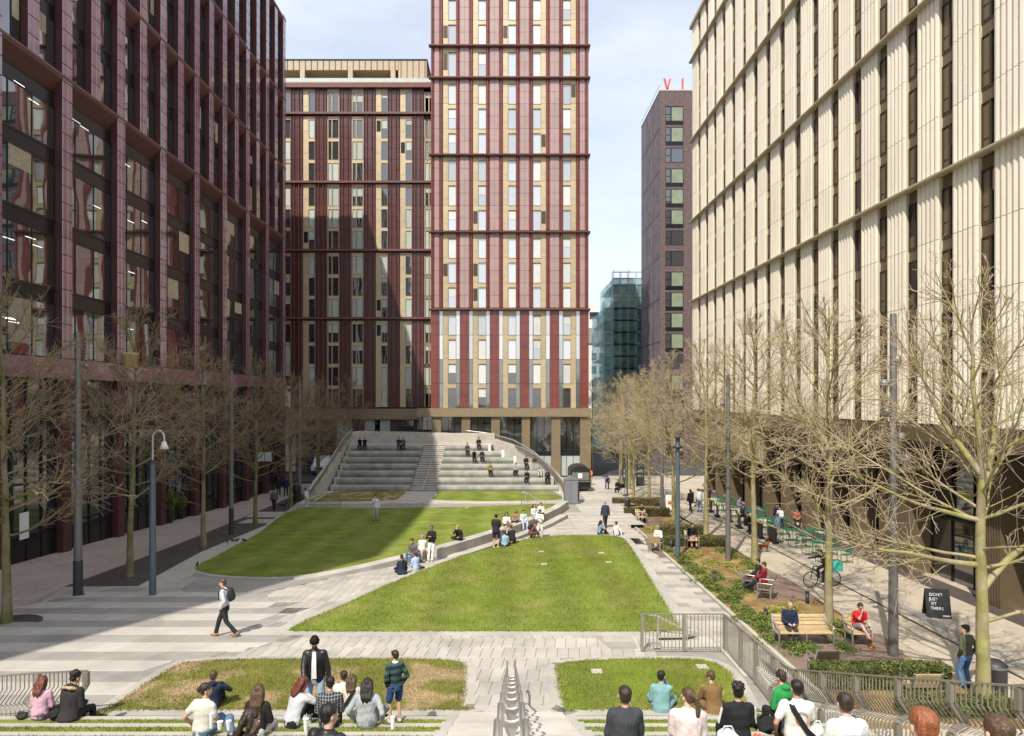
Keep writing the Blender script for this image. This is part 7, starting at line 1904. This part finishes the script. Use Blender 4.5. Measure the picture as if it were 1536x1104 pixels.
person('person in black seated at the end of the striped path', rs(927,742,.45), math.pi-.4, 'bench', 1.76, DK, DK, 't', 'black', 'short', .2, 0, .2, 'lap')
person('person with white trousers seated at the end of the striped path', rs(933,744,.45), math.pi+.4, 'bench', 1.70, DK, (.5,.5,.5), 't', 'brown', 'short', .2, 0, .2, 'lap')
cy_, J = person('delivery cyclist in black riding the bicycle behind the tree trunk', G(1236,880,'r')+Vector((.14,.0,.88)), math.pi/2+.12, 'bench', 1.74, DK, DK, 't', 'black', 'short', .55, 0, .2, 'out', legs=[((-.10,.22,-.66),(0,1,0)),((.10,.34,-.50),(0,1,.2))], shoe=(.6,.6,.6))
person('young man in olive sweater and blue jeans standing behind the railing by the big tree', G(1449,1033,'r'), .25, 'stand', 1.80, (.085,.085,.055), (.10,.20,.38), 'l', 'black', 'short', .0, .9, .05, 'pocket', near=True)
person('person in pale blue shirt walking a small red-brown dog', G(1167,812+2,'r'), .5, 'walk', 1.72, (.20,.28,.42), (.3,.27,.22), 't', 'brown', 'short', .05, 0, .1, 'down')
person('person in black at the terrace screens, back to the viewer', G(1036,768,'r'), .2, 'walk', 1.74, DK, DK, 't', 'black', 'short', .05, 0, .1, 'down')
person('person in pale shirt and jeans at the terrace screens', G(1049,768,'r'), .1, 'stand', 1.80, (.6,.62,.62), LJEAN, 't', 'brown', 'short', .25, 0, .2, 'lap', wide=1.1)
person('person in dark coat beside the pale shirted person at the screens', G(1063,762,'r'), .1, 'stand', 1.76, (.04,.03,.05), DK, 't', 'black', 'short', .05, 0, .2, 'lap')
for i, (x, y, tc_, lab) in enumerate(((1171,790,W,'person in white shirt sitting at the green cafe tables'),(1163,785,(.03,.02,.06),'dark clothed person with black hair left of the white shirt at the cafe tables'),(1112,786,(.06,.05,.06),'person in grey at the cafe tables among the branches'),(1120,800,(.03,.03,.03),'black dressed person sitting by the terrace screens'),(1195,793,(.35,.12,.08),'person in rust coloured top at the cafe tables'),(1108,772,(.25,.2,.3),'person in mauve top at the far cafe tables'))):
    person(lab, rs(x,y,.40), math.pi*rnd.uniform(.7,1.3), 'bench', 1.74, tc_, DK, 't', 'black', 'short', .15, 0, .2, 'lap')
# ---- dogs
def dog(label, p, rz, col, s=1.0):
    t = thing('dog', label, 'dog', p, rz); t.scale = (s,s,s); m_ = cm('cloth', col); mb = MB()
    mb.tube([(0,-.22,.34),(0,-.05,.335),(0,.12,.34),(0,.22,.37)], [.07,.075,.095,.08], 10); mb.ell((0,-.24,.34),(.075,.07,.08)); mb.tube([(0,.2,.38),(0,.30,.48)], [.065,.05], 8); mb.ell((0,.33,.52),(.05,.065,.05)); mb.tube([(0,.36,.51),(0,.44,.49)], [.032,.022], 8)
    for sx in (-1,1):
        mb.tube([(sx*.05,.17,.32),(sx*.055,.18,.17),(sx*.055,.17,.02)], [.04,.022,.018], 8); mb.ell((sx*.055,.185,.018),(.02,.03,.018), 6, 4)
        mb.tube([(sx*.05,-.24,.33),(sx*.06,-.18,.22),(sx*.06,-.29,.14),(sx*.06,-.27,.02)], [.06,.038,.02,.017], 8); mb.ell((sx*.06,-.255,.018),(.02,.03,.018), 6, 4)
        mb.tube([(sx*.035,.31,.56),(sx*.06,.30,.50)], [.022,.01], 6)
    mb.tube([(0,-.3,.37),(0,-.40,.42),(0,-.46,.50)], [.022,.016,.008], 6)
    o = bpy.data.objects.new('body', remesh(mb, .014, 2)); o.data.materials.append(MAT[m_]); COL.objects.link(o); o.parent = t
dog('small dark dog on the dark paving beside the walking man', G(424,763,'l'), -1.2, (.03,.028,.028), .9)
dog('small red-brown dog on the walkway behind the mossy tree', G(1146,828,'r'), -1.3, (.22,.06,.02), 1.1)
# ---- small things: cups, bottles, snacks, bag
def cup(label, p, h=.16, r=.038, col='white_paint', straw=True):
    t = thing('drink_cup', label, 'cup', p); mb = MB(); mb.lathe(p, [(0,0),(r*.75,0),(r,h),(r*1.08,h),(r*1.08,h+.012),(0,h+.02)], 12, smooth=False); mb.build('cup', col, t)
    if straw: MB().tube([Vector(p)+Vector((0,0,h)), Vector(p)+Vector((.01,0,h+.09))], .005, 5).build('straw', 'white_paint', t)
cup('white paper cup with straw by the standing boy in the striped shirt', row(3,589,-.1), .20, .042)
cup('white paper cup with straw near the plaid shirted person', row(4,459,-.35), .19, .042)
cup('white bottle beside the woman with the hair bun', row(4,317,-.45), .22, .035, straw=False)
cup('jar with red lid among the picnic snacks', row(4,343,-.40), .13, .04, straw=False)
cup('pale jar at the right of the picnic snacks', row(4,330,-.42), .11, .045, straw=False)
cup('red and white cup with straw left of the black bag', row(5,1136,-.3), .12, .05, 'letter_red')
p = G(1307,977,'r')+Vector((0,0,.1)); t = thing('drink_bottle', 'orange drink bottle on the deck beside the red t-shirt person', 'bottle', p)
MB().lathe(p, [(0,0),(.045,0),(.048,.02),(.048,.15),(.025,.19),(.022,.20),(0,.20)], 12).build('bottle', 'orange_plastic', t); MB().lathe(p+Vector((0,0,.20)), [(.026,0),(.026,.03),(0,.03)], 10).build('cap', 'orange_plastic', t)
def softbag(label, p, r, col, k='cloth'):
    mb = MB(); mb.ell((0,0,r[2]*.9), r, 12, 8); me = remesh(mb, .02, 1, .5, .02, 6); me.materials.append(MAT[cm(k, col)]); t = thing('bag', label, 'bag', p); o = bpy.data.objects.new('sack', me); COL.objects.link(o); o.parent = t
    o2 = bpy.data.objects.new('strap', MB().tube([(-r[0]*.6,0,r[2]*1.5),(-r[0]*.3,0,r[2]*2.3),(r[0]*.3,0,r[2]*2.3),(r[0]*.6,0,r[2]*1.5)], .012, 6).mesh('strap', [cm(k, col)])); COL.objects.link(o2); o2.parent = t
softbag('black bag on the grass between the track jacket and the white t-shirt', row(4,1152,-.35), (.26,.16,.12), (.02,.02,.022))
softbag('pale plastic bag beside the person in the black track jacket', row(5,1092,-.2), (.16,.12,.13), (.5,.55,.58))
softbag('white tote bag at the side of the person with the black strap', row(4,1226,-.0), (.11,.09,.14), (.65,.64,.6))
softbag('black shoulder bag between the woman in pink and the parka', row(1,84,.15), (.14,.14,.12), (.02,.02,.022))
softbag('dark bag lying near the bench railing at the left', row(1,32,.1), (.12,.1,.06), (.03,.03,.03))
# flat drain covers in the lawns
dm = MB().box(-.14,.14,-.14,.14,0,.012).mesh('cover', ['kerb'])
for i,(x,y) in enumerate(((812,829),(816,848),(1053,1003),(895,1010),(902,831),(913,845),(700,763))):
    t = thing('ground_cover_plate', ['pale square plate in the large lawn, upper of the left two','pale square plate in the large lawn, lower of the left two','pale square plate in the small right lawn near the railing','pale square plate in the small right lawn near the central path','pale square plate at the right of the large lawn, upper','pale square plate at the right of the large lawn, lower','pale square plate at the back edge of the far lawn'][i], 'ground plate', G(x,y)+Vector((0,0,.055)), group='pale square plates set in the lawns'); put('cover', dm, t, (0,0,0))

bpy.data.scenes.remove(_ts)
